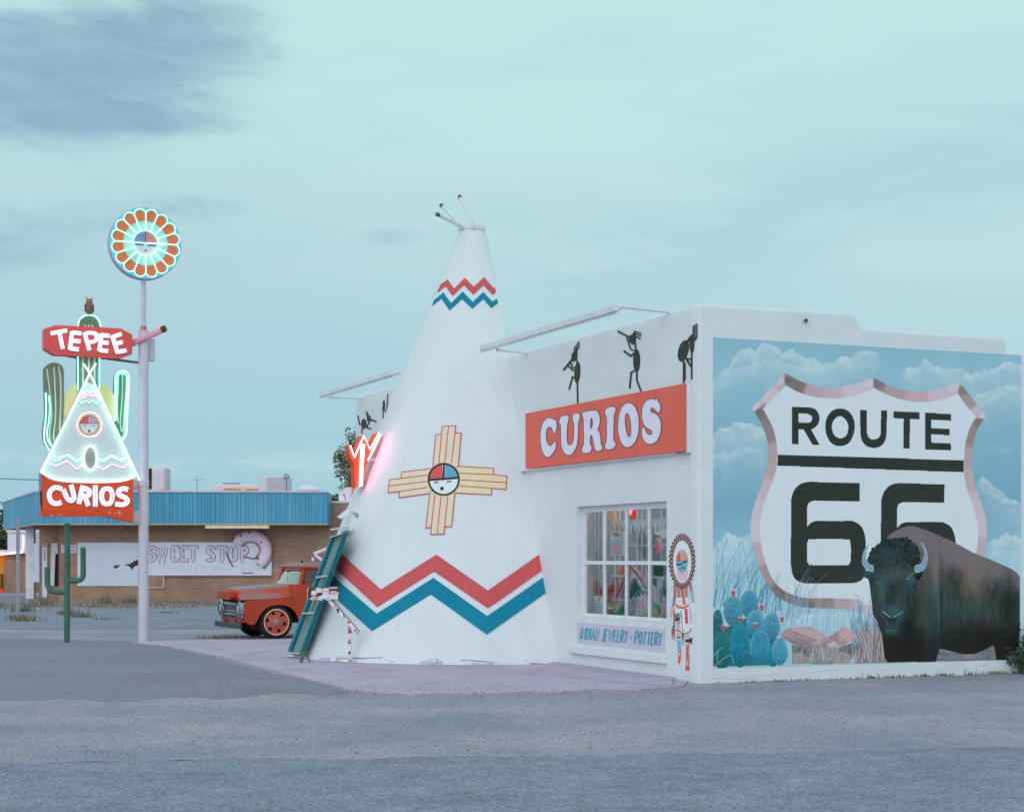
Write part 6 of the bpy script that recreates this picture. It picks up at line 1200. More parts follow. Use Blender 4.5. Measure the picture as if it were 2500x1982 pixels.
for st in ([(553, 1345), (556, 1358), (563, 1372), (570, 1383)], [(664, 1350), (660, 1370), (652, 1378), (646, 1385)], [(598, 1359), (612, 1362), (622, 1364), (632, 1353), (636, 1345)]): b.ribbon(st, 3, lambda x, y, l=0: tS(x, y, l+.02), .01)
link_each('broken_edge', b, mat('dark wine edge', P(104, 76, 86), .8), do)
b = MB()
for x, y in ((590, 1307), (612, 1299), (641, 1323), (632, 1363), (571, 1315)): p = B(x, y); b.ball((p.x, YB-.285, p.z), .045, .02, .045, 8, 5)
link('sprinkle', b, mat('dark dot', P(70, 60, 70), .8), do)
b = MB(); bx(b, 364, 1406.8, 400, 1434, d=.05); link('vent_panel', b, mat('brown vent', P(142, 124, 106), .9, .15, 3), bk)
b = MB()
for x0, y0, x1, y1 in ((363, 1405.5, 401.5, 1408), (363, 1432.5, 401.5, 1435), (399.5, 1408.2, 401.5, 1432.3)): bx(b, x0, y0+.8, x1, y1, d=.08)
link('vent_frame', b, mat('pale vent frame', P(206, 200, 206), .7), bk)
b = MB(); bx(b, 150, 1329, 188, 1350, d=.05); n2_ = link('notice_board', b, mat('weathered notice', P(184, 186, 200), .8, .1, 3, spots=(P(150, 100, 90), 6, .62, .7)), bk)
b = MB()
for st in ([(154, 1333), (166, 1334)], [(155, 1339), (164, 1339)], [(172, 1344), (182, 1344), (179, 1342)], [(155, 1345), (166, 1345.5)], [(172, 1335), (180, 1336)]): b.ribbon(st, 1.8, tB(YB, .052), .003)
link('print', b, mat('notice print', P(84, 80, 100), .8), n2_)
YD = YB+1.3
b = MB(); b.shape([(83, 1327), (97, 1327), (97, 1421), (76, 1419), (80, 1400), (84, 1392)], tB(YD, .06), .05, lift=0); link('window_board', b, WB, bk)
b = MB(); b.shape([(127, 1326), (142, 1326), (142, 1352), (136, 1352), (133, 1430), (124, 1430), (125, 1355)], tB(YD, .06), .05, lift=0); link('window_board', b, WB, bk)
b = MB(); bx(b, 134.5, 1351, 142.5, 1430, YD, .03); link('doorway', b, mat('dark opening', P(36, 34, 36), .9), bk)
dr = link('door', bx(MB(), 104, 1335, 116, 1459, YD, .06), WB, bk); b = MB(); bx(b, 108.5, 1340, 110.5, 1368, YD, .08); link('door_slot', b, mat('grey slot', P(120, 130, 150), .7), dr)
b = MB(); b.ribbon([(101, 1331), (118, 1330)], 5, tB(YD, .07), .05); link('door_closer', b, mat('grey metal', P(150, 150, 160), .6), bk)
# roof clutter
def roofbox(name, label, cat, x0, y0, x1, y1, Y, dep, m, extra=None, yb=1215):
    p, q = B(x0, yb, Y), B(x1, y0, Y); t = thing(name, label, cat, (p.x, Y, p.z)); b = MB(); b.box((p.x, Y, p.z), (q.x-p.x, 0, 0), (0, dep, 0), (0, 0, q.z-p.z)); link('housing', b, m, t, bev=.03)
    return t
WM = mat('white roof metal', P(196, 206, 226), .6, .06, 2)
t = roofbox('rooftop_cooler', 'white rooftop cooler with one dark open side behind the neon pole', 'cooler', 362, 1141, 403, 1197, 74, 1.2, WM)
b = MB(); bx(b, 363.5, 1143, 370.5, 1194, 74, .02); link('opening', b, mat('dark cooler inside', P(60, 44, 40), .9), t); b = MB(); bx(b, 374, 1147, 384, 1168, 74, .02); bx(b, 388, 1147, 400, 1195, 74, .025); link('panel', b, mat('lilac panel', P(204, 204, 226), .6, .05, 2, spots=(P(200, 160, 160), 1.5, .6, .7)), t)
t = roofbox('rooftop_air_unit', 'large ribbed white air unit on the sweet shop roof', 'air unit', 631, 1162, 702, 1200, 74, 1.4, WM)
b = MB()
for k in range(14): bx(b, 650+k*3.6, 1164, 651.6+k*3.6, 1200, 74, .03)
link('rib', b, mat('greyer rib paint', P(184, 196, 218), .6), t); b = MB(); p = B(699, 1163, 73.8); b.tube([p-ZUP*.7, p, p+v2(0, 0, .02)], .03, 6); b.tube([p+v2(.1*math.cos(a), 0, .1*math.sin(a)) for a in [k*.7 for k in range(10)]], .025, 6); link('conduit', b, mat('dark conduit', P(120, 124, 140), .6), t)  # ribs slightly darker than the housing paint
vc = B(752, 1200, 73.5); t = thing('roof_vent', 'low white domed roof vent at the right end of the roof', 'vent', vc); b = MB(); b.lathe(vc-ZUP*.3, [(.2, 0), (.2, .3), (.5, .32), (.52, .36), (.42, .46), (.22, .58), (.05, .62)], 22); link('cap', b, WM, t, sm_=True)
cr = B(575, 1200, 80); t = thing('camper_roof', 'pale pink rounded camper top showing above the blue fascia', 'camper', (cr.x, 80, 0)); b = MB(); x0, x1 = B(505, 1, 80).x, B(640, 1, 80).x; zt = B(575, 1181, 80).z
b.prism([v2(x0, 80, .6), v2(x0, 80, zt-.35), v2(x0+.25, 80, zt-.1), v2(x0+.6, 80, zt), v2(x1-.3, 80, zt-.02), v2(x1, 80, zt-.2), v2(x1, 80, .6)], (0, 2.2, 0)); link('body', b, mat('pale pink body', P(222, 206, 220), .6, .04, 1), t, bev=.08)
b = MB(); bx(b, 545, 1192, 587, 1199, 80, .02); bx(b, 597, 1193, 634, 1199, 80, .02); link('stripe', b, mat('orange stripe', P(206, 150, 90), .7, .3, 5), t); b = MB(); bx(b, 545, 1179.5, 588, 1181.5, 80.4, .3); link('roof_rail', b, mat('dark rail', P(120, 116, 130), .6), t)
p = B(481, 1200, 78); b = MB(); b.tube([v2(p.x, 78, p.z-1), v2(p.x, 78, B(481, 1160, 78).z)], .022, 5); b.tube([v2(p.x-.25, 78, B(481, 1172, 78).z), v2(p.x+.25, 78, B(481, 1172, 78).z)], .012, 5); tag(link('antenna', b, mat('thin antenna', P(140, 160, 180), .6), org=(p.x, 78, p.z-1)), 'thin antenna mast rising above the blue fascia', 'antenna')
# dish on the roof
dp = B(850, 1214, 73); t = thing('satellite_dish', 'white satellite dish on the brick wall top beside the tepee', 'dish', dp); b = MB(); b.lathe(dp+v2(0, 0, .02), [(.02, -.16), (.2, -.13), (.36, -.04), (.42, .06), (.40, .06), (.3, -.02), (.02, -.1)], 26, ax=v2(-.45, -1, .35), cap=False); link('reflector', b, mat('white dish', P(206, 206, 226), .5), t, sm_=True)
b = MB(); b.tube([dp-ZUP*.35, dp+v2(0, .15, 0)], .04, 8); b.tube([dp+v2(-.05, -.1, -.3), dp+v2(-.1, -.5, .05)], .018, 6); link('arm', b, mat('dark arm', P(110, 100, 110), .6), t); b = MB(); b.ball(dp+v2(-.12, -.55, .08), .05); link('feed_horn', b, mat('rust red horn', P(200, 120, 110), .7), t)
# ================================================================== far left
p = pG(50, 1447); ls = thing('roadside_shop', 'small brown brick shop with a white band roof at the left edge', 'shop', (p.x, 90, 0))
YL = 90.0
b = MB(); q0, q1 = B(10, 1, YL), B(66, 1, YL); b.box((q0.x, YL, -.1), (q1.x-q0.x, 0, 0), (0, 9, 0), (0, 0, B(1, 1350, YL).z+.1)); link('wall', b, BR, ls)
b = MB(); bx(b, -90, 1342, 68, 1350.5, YL, .4, back=9); link('roof_band', b, mat('pale band', P(206, 200, 216), .7), ls)
b = MB(); bx(b, -90, 1351, 9.8, 1440, YL, .02, back=5); link('shop_front', b, mat('yellow front', P(186, 132, 44), .6, .3, 1.2, emis=lin((190, 120, 30)), estr=.06), ls)  # front wall also given a faint glow of its own
b = MB(); bx(b, -90, 1436, 9.8, 1450, YL, .05); link('counter_front', b, mat('orange red kick', P(206, 90, 50), .7), ls)
b = MB(); bx(b, 2, 1400, 8, 1437, YL, .06); link('doorway', b, mat('shop door dark', P(80, 60, 40), .8), ls)
b = MB(); z = B(1, 1350.5, YL).z-.05; b.tube([v2(B(-90, 1, YL).x, YL-.45, z), v2(B(11, 1, YL).x, YL-.45, z)], .06, 6); link('neon_tube', b, neon('red line neon', (1, .22, .12), 4), ls)
b = MB(); b.tube([v2(B(11, 1, YL).x, YL-.45, z), v2(B(60, 1, YL).x, YL-.45, z+.1), v2(B(63, 1, YL).x, YL-.45, z+.4), v2(B(63, 1, YL).x, YL-.45, z+1.0)], .045, 6); link('neon_tube', b, neon('pale line neon', (1, .86, .92), 1.2), ls)
t = roofbox('white_shed', 'plain white block rising behind the small brick shop', 'building', 18, 1296, 66, 1345, 96, 6, mat('white block', P(190, 196, 220), .7, .05, 1), yb=1450)
b = MB(); bx(b, 17, 1294, 67, 1298.5, 96, .15); link('roof_trim', b, mat('white trim', (.82, .82, .85), .6), t)
def tree(label, c, h, rx, rz, n, leaf, cols, seed, gaps=.5, trunk=.12):
    R2 = random.Random(seed); t = thing('tree', label, 'tree', c); b = MB(); cz_ = c+ZUP*(h-rz)
    b.tube([c, c+ZUP*(h*.35)+v2(R2.uniform(-.1, .1), 0), cz_], trunk, 8, r1=trunk*.4); tips = []
    for k in range(9):
        a = k*2.4; q = cz_+v2(math.cos(a)*rx*.75, math.sin(a)*rx*.75, R2.uniform(-.5, .7)*rz); b.tube([c+ZUP*(h*.3+.05*k), (c+cz_)/2+v2(math.cos(a)*rx*.3, math.sin(a)*rx*.3, .3), q], trunk*.35, 5, r1=.012); tips.append(q)
    link('trunk', b, mat('bark', P(110, 96, 88), .9, .2, 6), t); b = MB()
    cl = [cz_+v2(R2.gauss(0, .42)*rx, R2.gauss(0, .42)*rx, R2.gauss(0, .46)*rz) for _ in range(int(26*gaps)+8)]+tips
    for i in range(n):
        q = R2.choice(cl)+v2(R2.gauss(0, .17)*rx, R2.gauss(0, .17)*rx, R2.gauss(0, .13)*rz); s_ = leaf*R2.uniform(.6, 1.4); a = v2(R2.gauss(0, 1), R2.gauss(0, 1), R2.gauss(0, .7)).normalized(); e = a.orthogonal().normalized(); f = a.cross(e)
        b.add([q-e*s_, q+f*s_*.5, q+e*s_, q-f*s_*.5], [(0, 1, 2, 3)])
    link('crown', b, mat('leaves '+str(seed), P(*cols[0]), .8, .2, 1.6, col2=P(*cols[1])), t); return t
ptr = B(842, 1150, 86)
tree('grey green tree rising behind the sweet shop beside the red neon arrow', v2(ptr.x+.35, 86, 0), B(842, 1080, 86).z, .85, 1.7, 2400, .075, ((62, 76, 60), (120, 124, 92)), 5, .8)
tree('dark green tree at the left edge behind the small brick shop', v2(B(-6, 1, 104).x, 104, 0), B(0, 1248, 104).z, 1.3, 1.6, 2600, .12, ((44, 66, 54), (84, 104, 72)), 6, 1.2)
for k, x in enumerate((818, 828, 806)): p_ = B(x, 1, 110); tree(('distant dark treetop left of the dish', 'distant round treetop nearest the dish', 'smallest distant treetop by the fascia end')[k], v2(p_.x, 110, 0), B(x, 1215-k*2, 110).z, .9, .6, 700, .10, ((60, 80, 64), (90, 106, 84)), 20+k, .6)
# shrub at the right end of the mural wall
sc = MU(5.98, 0, .35); t = thing('shrub', 'dark green shrub at the right foot of the mural wall', 'shrub', sc); R3 = random.Random(9); b = MB(); b2 = MB()
for k in range(22):
    a = R3.uniform(0, 6.28); q = sc+v2(math.cos(a)*R3.uniform(.05, .46), math.sin(a)*R3.uniform(.05, .3), R3.uniform(-.2, .58)); b2.tube([sc, (sc+q)/2+ZUP*.05, q], .008, 5, r1=.003)
    for i in range(150):
        c_ = q+v2(R3.gauss(0, .09), R3.gauss(0, .09), R3.gauss(0, .09)); c_.z = max(.02, c_.z); s_ = R3.uniform(.02, .045); e = v2(R3.gauss(0, 1), R3.gauss(0, 1), R3.gauss(0, .6)).normalized(); f = e.orthogonal().normalized(); b.add([c_-e*s_, c_+f*s_*.5, c_+e*s_, c_-f*s_*.5], [(0, 1, 2, 3)])
link('stem', b2, mat('shrub stem', P(90, 84, 70), .9), t); link('leaf', b, mat('shrub leaf', P(30, 56, 46), .7, .3, 8, col2=P(64, 100, 66)), t)
sc = MU(5.62, 0, .12); t = thing('weed', 'small pale leafed weed left of the dark shrub', 'weed', sc); b = MB(); b2 = MB()
for k in range(7):
    q = sc+v2(R3.uniform(-.12, .1), R3.uniform(-.05, .05), R3.uniform(.12, .3)); b2.tube([sc, q], .004, 4)
    for i in range(4): c_ = q+v2(R3.gauss(0, .03), R3.gauss(0, .03), R3.gauss(0, .03)); e = v2(R3.gauss(0, 1), 0, R3.gauss(0, .6)).normalized()*.03; f = v2(-e.z, 0, e.x)*.35; b.add([c_-e, c_+f, c_+e, c_-f], [(0, 1, 2, 3)])
link('leaf', b, mat('weed leaf', P(70, 90, 84), .7, .3, 8), t); link('stem', b2, mat('weed stem', P(150, 156, 140), .8), t)
# ================================================================== teal gate leaning with the tepee slope
GT = mat('teal gate paint', P(20, 112, 124), .5, .08, 4, .04, 30)
WBAR = mat('pale gate bars', P(196, 200, 210), .5)
YL_, YR_ = 31.4, 30.55
c00, c10, c11, c01 = pD(703, 1596, YL_), pD(737, 1599, YR_), pD(843, 1301, YR_), pD(811, 1311, YL_)
gt = thing('entrance_gate', 'tall slanting teal gate with pale bars at the left edge of the tepee', 'gate', c00)
def gp(u, v, o=0): p = (c00*(1-u)+c10*u)*(1-v)+(c01*(1-u)+c11*u)*v; return p+GN*o
GN = (c10-c00).cross(c01-c00).normalized(); GN = GN if GN.y < 0 else -GN
def gbar(b, u0, v0, u1, v1, o0, o1): b.hexa([gp(u0, v0, o0), gp(u1, v0, o0), gp(u1, v1, o0), gp(u0, v1, o0)], [gp(u0, v0, o1), gp(u1, v0, o1), gp(u1, v1, o1), gp(u0, v1, o1)])
b = MB(); gbar(b, 0, 0, .16, 1, -.03, .03); gbar(b, .92, 0, 1, 1, -.03, .03); gbar(b, .16, 0, .92, .014, -.03, .03); gbar(b, .16, .988, .92, 1, -.03, .03); link('frame', b, GT, gt)
b = MB(); gbar(b, .16, .015, .92, .986, -.045, -.03); link('backing_panel', b, mat('dull teal panel', P(40, 104, 112), .6), gt)  # panel behind the bars, a greyer teal than the frame
b = MB()
for k in range(6): u = .25+k*.12; gbar(b, u-.009, .015, u+.009, .986, -.028, -.024)
link('bars', b, WBAR, gt)
b = MB()
for v in (.0, .335, .64, .985): gbar(b, -.01 if v in (0, .985) else .1, v, .93, v+.012, .014 if v not in (0, .985) else .031, .045)
link('cross_bar', b, mat('grey cross bar', P(170, 176, 186), .6), gt)
b = MB(); e0, e1 = gp(1, 0), gp(1, 1); b.hexa([e0+v2(.005, -.03), e1+v2(.005, -.03), e1+v2(.05, .02), e0+v2(.05, .02)], [e0+v2(.005, .05), e1+v2(.005, .05), e1+v2(.05, .10), e0+v2(.05, .10)]); link('jamb', b, GT, gt)
b = MB(); b.tube([e0*.62+e1*.38+v2(.05, -.05), e0*.6+e1*.4+v2(.05, -.05)], .03, 8); b.box(e0*.34+e1*.66+v2(.02, -.06), (.05, 0, 0), (0, .03, 0), (0, 0, .12)); link('latch', b, mat('dark latch', P(60, 84, 94), .5), gt)
b = MB(); q = pD(848, 1294, 30.9); b.box(q+v2(-.3, -.05, 0), (.32, 0, .05), (0, .4, 0), (0, 0, .02)); link('cap_plate', b, M['white'], gt)
# small brown trestle by the gate foot
k4 = 1567/220
def p4(x, y, Y): return pD(690+x/k4, 1400+y/k4, Y)
YT = 29.7; t = thing('trestle', 'small brown A shaped trestle at the foot of the teal gate', 'trestle', p4(390, 1580, YT)); bm_ = mat('brown wood trestle', P(96, 92, 84), .9, .15, 12)
for a_, c_, w_, dy in (((372, 1340), (322, 1556), .05, 0), ((404, 1345), (474, 1558), .018, .06)):
    b = MB(); p, q = p4(*a_, YT+dy), p4(*c_, YT+dy); p.z = p.z; q.z = max(.02, q.z) ; b.box(q-v2(w_/2, .02), (w_, 0, 0), (0, .04, 0), p-q); link('leg', b, bm_, t)
# ================================================================== sticker covered mailbox on a swing arm
YM = 29.5
t = thing('mailbox', 'sticker covered mailbox on a slanting counterweighted arm before the tepee', 'mailbox', p4(1160, 1580, YM))
def pm4(x, y, l=0): return p4(x, y, YM)+v2(0, -l, 0)
A_, B_ = p4(500, 232, YM), p4(968, 455, YM); w2 = .10; zc, zt_ = B_.z, A_.z; hm = zt_-zc
b = MB(); prof = [(-w2, 0), (-w2, hm*.62)]+[(-w2*math.cos(math.radians(a)), hm*.62+hm*.38*math.sin(math.radians(a))) for a in (30, 60, 90, 120, 150)]+[(w2, hm*.62), (w2, 0)]
xL = p4(445, 300, YM).x; xR = B_.x
b.prism([v2(xL, YM+.1+y, zc+z) for y, z in prof], (xR-xL, 0, 0)); mbx = link('box_body', b, mat('black mailbox', P(60, 56, 62), .5), t)
b = MB(); b.prism([v2(xL-.006, YM+.1+y*.94, zc+.004+z*.95) for y, z in prof], (-.01, 0, 0)); link('door', b, mat('mailbox door', P(196, 198, 206), .5, .3, 14), mbx)
rs = random.Random(12); stick = [(200, 206, 220), (214, 120, 130), (230, 228, 236), (60, 60, 74), (206, 170, 120), (120, 150, 190), (230, 160, 180), (250, 250, 250), (90, 110, 90), (210, 80, 70), (228, 214, 150)]
SM = [mat('sticker paper', P(*c), .4, .15, 30) for c in stick]
def sticker(c, ux, uy, w_, h_, par, n, lift):
    b = MB(); o = c+n*lift; e = [(-1, -1), (1, -1), (1, 1), (-1, 1)] if rs.random() < .7 else [(math.cos(k*.524), math.sin(k*.524)) for k in range(12)]
    ro = rs.uniform(-.4, .4); ux2 = ux*math.cos(ro)+uy*math.sin(ro); uy2 = uy*math.cos(ro)-ux*math.sin(ro)
    b.prism([o+ux2*(x*w_/2)+uy2*(y*h_/2) for x, y in e], -n*.0015); link('sticker', b, rs.choice(SM) if rs.random() < .5 else SM[rs.choice((0, 2, 7))], par)
NF = v2(0, -1, 0)
for i in range(34):
    z_ = zc+rs.uniform(.03, hm*.6); sticker(v2(rs.uniform(xL+.06, xR-.05), YM, z_), v2(1, 0), ZUP, rs.uniform(.05, .13), rs.uniform(.04, .08), mbx, NF, .003+.0012*i)
def facepoly(pts, col, l): b = MB(); b.shape(pts, lambda x, y, li=0: p4(x, y, YM)+v2(0, -l-li, 0), .002, lift=0); link('sticker', b, mat('sticker', P(*col), .4, .08, 40), mbx)
facepoly([(580, 250), (680, 245), (685, 330), (590, 335)], (206, 214, 228), .040); facepoly(smooth([(700, 260), (800, 255), (805, 330), (790, 420), (740, 440), (715, 420), (700, 330)], 3), (212, 218, 230), .042); facepoly([(510, 400), (582, 398), (584, 450), (512, 454)], (228, 230, 238), .044); facepoly([(525, 420), (570, 418), (570, 436), (525, 438)], (40, 40, 48), .047)
for x in (722, 750, 778): facepoly([(x, 285), (x+10, 285), (x+8, 335), (x+2, 340)], (206, 80, 100), .046)
facepoly([(845, 300), (935, 296), (940, 345), (848, 350)], (196, 178, 176), .041); facepoly([(835, 370), (965, 360), (968, 448), (840, 440)], (206, 210, 226), .043); facepoly([(810, 228), (955, 224), (955, 262), (815, 268)], (226, 150, 176), .039)
b = MB(); p, q = p4(795, 452, YM), p4(1312, 1040, YM); d = (q-p).normalized(); u_ = Vector((-d.z, 0, d.x)).normalized()*-1; b.box(p-u_*.03+v2(0, .02), q-p, u_*.06, v2(0, .06, 0)); SG = 1 if u_.z < 0 else -1; armo = link('swing_arm', b, mat('white arm paint', P(206, 210, 224), .5, .1, 8), t)
b = MB(); b.box(p-u_*.038*SG+v2(0, .03), q-p, -u_*.008*SG, v2(0, .05, 0)); link('arm_edge', b, mat('dark arm edge', P(60, 70, 100), .5), armo)
for i in range(17): f_ = (i+.5)/17; c_ = p+(q-p)*f_+v2(0, .02)+u_*rs.uniform(-.01, .01); sticker(c_, d, u_, rs.uniform(.035, .08), rs.uniform(.03, .05), armo, NF, .003+.001*(i % 4))
b = MB(); p, q = p4(1158, 880, YM), p4(1158, 1582, YM); b.box((p.x-.033, YM+.085, 0), (.066, 0, 0), (0, .066, 0), (0, 0, p.z)); po_ = link('post', b, mat('white post sticker', P(196, 208, 226), .5, .1, 8), t)
for i in range(14): sticker(v2(p.x+rs.uniform(-.008, .008), YM+.085, .06+i*.044), v2(1, 0), ZUP, rs.uniform(.03, .055), rs.uniform(.03, .06), po_, NF, .003+.001*(i % 4))
b = MB(); b.lathe(v2(p.x, YM+.118, 0), [(.11, 0), (.11, .025), (.08, .03)], 16); link('base_plate', b, mat('concrete foot', P(150, 150, 176), .9, .1, 20), t)
# ================================================================== old orange truck
TH = math.radians(25); TD = v2(-math.cos(TH), -math.sin(TH)); TLft = v2(math.sin(TH), -math.cos(TH)); TO = v2(-5.642, 39.661)
def T(p): return TO+TD*p[0]+TLft*p[1]+ZUP*p[2]
def tm(): return MB(xf=T)
tk_ = thing('truck', 'rusty orange old cab truck with chrome headlights parked beside the tepee', 'truck', TO)
OP = mat('faded orange truck paint', P(162, 62, 34), .55, .18, 1.5, .03, 14, spots=(P(122, 72, 58), 3.2, .50, .72), spec=.35, grain=((30, .06),))
OH = mat('oxidised hood paint', P(172, 68, 38), .45, .1, 1.5, spots=(P(140, 82, 72), 2.6, .58, .75), spec=.4, top=P(122, 118, 134))
CHR = mat('chrome', (.44, .45, .47), .2, .12, 6, metal=1.0); RUB = mat('tyre rubber', P(34, 34, 34), .85, .15, 20, .1, 60); DRK = mat('truck black parts and gap shade', P(26, 26, 26), .8)  # DRK: black for frame parts, also painted-in shade of slots and gaps
HW = .93
# fenders with wheel arches
side = [(.70, .36), (.745, .48), (.75, .80), (.70, .855), (.3, .885), (-.36, .90), (-.72, .90), (-.72, .40), (-.60, .36), (-.52, .40), (-.46, .55), (-.34, .68), (-.18, .745), (0, .76), (.16, .735), (.30, .66), (.41, .53), (.47, .40), (.53, .33), (.62, .32)]
for s_ in (1, -1):
    b = tm(); b.prism([(a, s_*HW, z) for a, z in side], T((0, -s_*.035, 0))-T((0, 0, 0))); b.box((.57, s_*.60, .37), (.165, 0, 0), (0, s_*.305, 0), (0, 0, .47)); b.box((-.7, s_*.60, .80), (1.3, 0, 0), (0, s_*.30, 0), (0, 0, .06)); fe = link('fender', b, OP, tk_, bev=.012)
    b = tm(); b.tube([(a, s_*(HW+.005), z) for a, z in smooth([(-.60, .37), (-.54, .42), (-.47, .57), (-.34, .70), (-.18, .765), (0, .78), (.17, .755), (.32, .675), (.43, .54), (.49, .40), (.55, .34)], 3, False)], .026, 8); link('arch_lip', b, OP, fe, sm_=True)
    if s_ > 0:
        b = tm(); b.tube([(a, HW+.004, z) for a, z in smooth([(-.62, .42), (-.56, .56), (-.42, .74), (-.28, .815)], 4, False)], .012, 6); link('crease', b, mat('pale crease', P(190, 120, 100), .6), fe)  # raised crease in a paler tone than the fender
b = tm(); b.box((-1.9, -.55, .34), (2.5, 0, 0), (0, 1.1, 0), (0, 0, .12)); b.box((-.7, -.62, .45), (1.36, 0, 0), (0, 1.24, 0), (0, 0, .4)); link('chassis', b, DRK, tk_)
# hood: lofted sections
st_ = [(.80, .50, 1.065, 1.11, .86), (.74, .585, 1.085, 1.135, .865), (.45, .60, 1.11, 1.165, .875), (.1, .61, 1.135, 1.19, .89), (-.25, .63, 1.155, 1.205, .90), (-.40, .66, 1.165, 1.21, .905)]
b = tm(); n_ = 0
for a, we, ze, zc_, zs in st_:
    half = [(0, zc_), (we*.45, zc_-.004), (we*.8, (zc_*.7+ze*.3)), (we*.95, ze+.008), (we, ze-.012), (we+.035, ze-.05), (we+.16, zs+.075), (HW-.09, zs+.04), (HW-.055, zs+.005)]
    row = [(a, -w_, z) for w_, z in reversed(half)]+[(a, w_, z) for w_, z in half[1:]]; n_ = len(row); b.v += [T(p) for p in row]
for i in range(len(st_)-1):
    for j in range(n_-1): b.f.append((i*n_+j, i*n_+j+1, (i+1)*n_+j+1, (i+1)*n_+j))
b.f.append(tuple(range(n_))); b.f.append(tuple(reversed(range((len(st_)-1)*n_, len(st_)*n_)))); ho = link('hood', b, OH, tk_, sm_=True)
b = tm()
for k in range(6): b.ball((-.02-.07*k, HW-.135+.004, .965+.004*k), .020 if k else .028, .008, .012, 8, 5)
b.box((-.46, HW-.13, .972), (.1, 0, 0), (0, .012, 0), (0, 0, .022)); link('side_badge', b, CHR, ho)
# nose
b = tm(); b.prism([(.80, -.52, .885), (.80, -.545, .93), (.80, -.50, 1.05), (.80, .50, 1.05), (.80, .545, .93), (.80, .52, .885), (.80, .40, .87), (.80, -.40, .87)], T((-.2, 0, 0))-T((0, 0, 0))-ZUP*0); no = link('nose_panel', b, OP, tk_, bev=.03)
for s_ in (1, -1): b = tm(); b.box((.79, s_*.22-.15, .945), (.02, 0, 0), (0, .30, 0), (0, 0, .055)); link('air_slot', b, DRK, no)
b = tm(); b.box((.80, -.035, .915), (.028, 0, 0), (0, .07, 0), (0, 0, .13)); b.ball((.825, 0, .99), .02, .05, .055, 10, 7); link('emblem', b, mat('dull emblem', P(176, 170, 150), .4, metal=.6), no)
b = tm(); b.box((.60, -.80, .80), (.16, 0, 0), (0, 1.60, 0), (0, 0, .085)); link('front_gap_shade', b, DRK, tk_)  # dark block stands in for the shade in the gap
# chrome grille with headlights
b = tm(); b.box((.70, -.60, .74), (.10, 0, 0), (0, 1.2, 0), (0, 0, .07)); b.box((.70, -.88, .455), (.10, 0, 0), (0, 1.76, 0), (0, 0, .10))
for z in (.60,): b.box((.72, -.58, z), (.075, 0, 0), (0, 1.16, 0), (0, 0, .022))
gr_ = link('grille', b, CHR, tk_, bev=.012)
b = tm(); b.box((.66, -.60, .50), (.06, 0, 0), (0, 1.2, 0), (0, 0, .27)); link('grille_back', b, DRK, gr_)
b = tm()
for k in range(8): b.box((.72, -.56+k*.15, .556), (.06, 0, 0), (0, .03, 0), (0, 0, .18))
link('grille_tooth', b, mat('dull chrome', (.5, .5, .52), .35, metal=.8), gr_)
b = tm()
for k in range(9): b.box((.797, -.50+k*.115, .475), (.006, 0, 0), (0, .075, 0), (0, 0, .045))
link('grille_slot', b, DRK, gr_)
for s_ in (1, -1):
    c_ = (.70, s_*.72, .665); b = tm(); b.lathe(c_, [(.20, -.02), (.215, .06), (.20, .12), (.155, .135), (.13, .09)], 26, ax=v2(1, 0, 0), cap=False); h_ = link('headlight', b, CHR, tk_, sm_=True); b = tm(); b.lathe(c_, [(.152, .128), (.150, .142), (.134, .142), (.132, .10)], 24, ax=v2(1, 0, 0), cap=False); link('lamp_ring', b, mat('dark lamp ring', P(70, 72, 80), .4), h_)
    b = tm(); b.lathe(c_, [(.14, .08), (.13, .115), (.08, .14), (.005, .148)], 22, ax=v2(1, 0, 0)); link('lens', b, mat('headlight lens', (.40, .44, .50), .12, .12, 30, spec=.6), h_, sm_=True)
# bumper
b = tm(); b.prism([(.88, -1.02, .24), (.92, -.7, .24), (.93, 0, .24), (.92, .7, .24), (.88, 1.02, .24), (.82, 1.02, .24), (.86, .7, .24), (.87, 0, .24), (.86, -.7, .24), (.82, -1.02, .24)], (0, 0, .125)); link('bumper', b, mat('dark bumper', P(60, 70, 68), .55, .15, 5), tk_, bev=.015)
b = tm(); b.box((.70, -.8, .36), (.08, 0, 0), (0, 1.6, 0), (0, 0, .10)); lp = link('valance', b, OP, tk_, bev=.02)
for s_ in (.42, -.42): b = tm(); b.lathe((.782, s_, .40), [(.045, -.01), (.045, .006), (.01, .008)], 14, ax=v2(1, 0, 0)); link('tow_hole', b, DRK, lp)
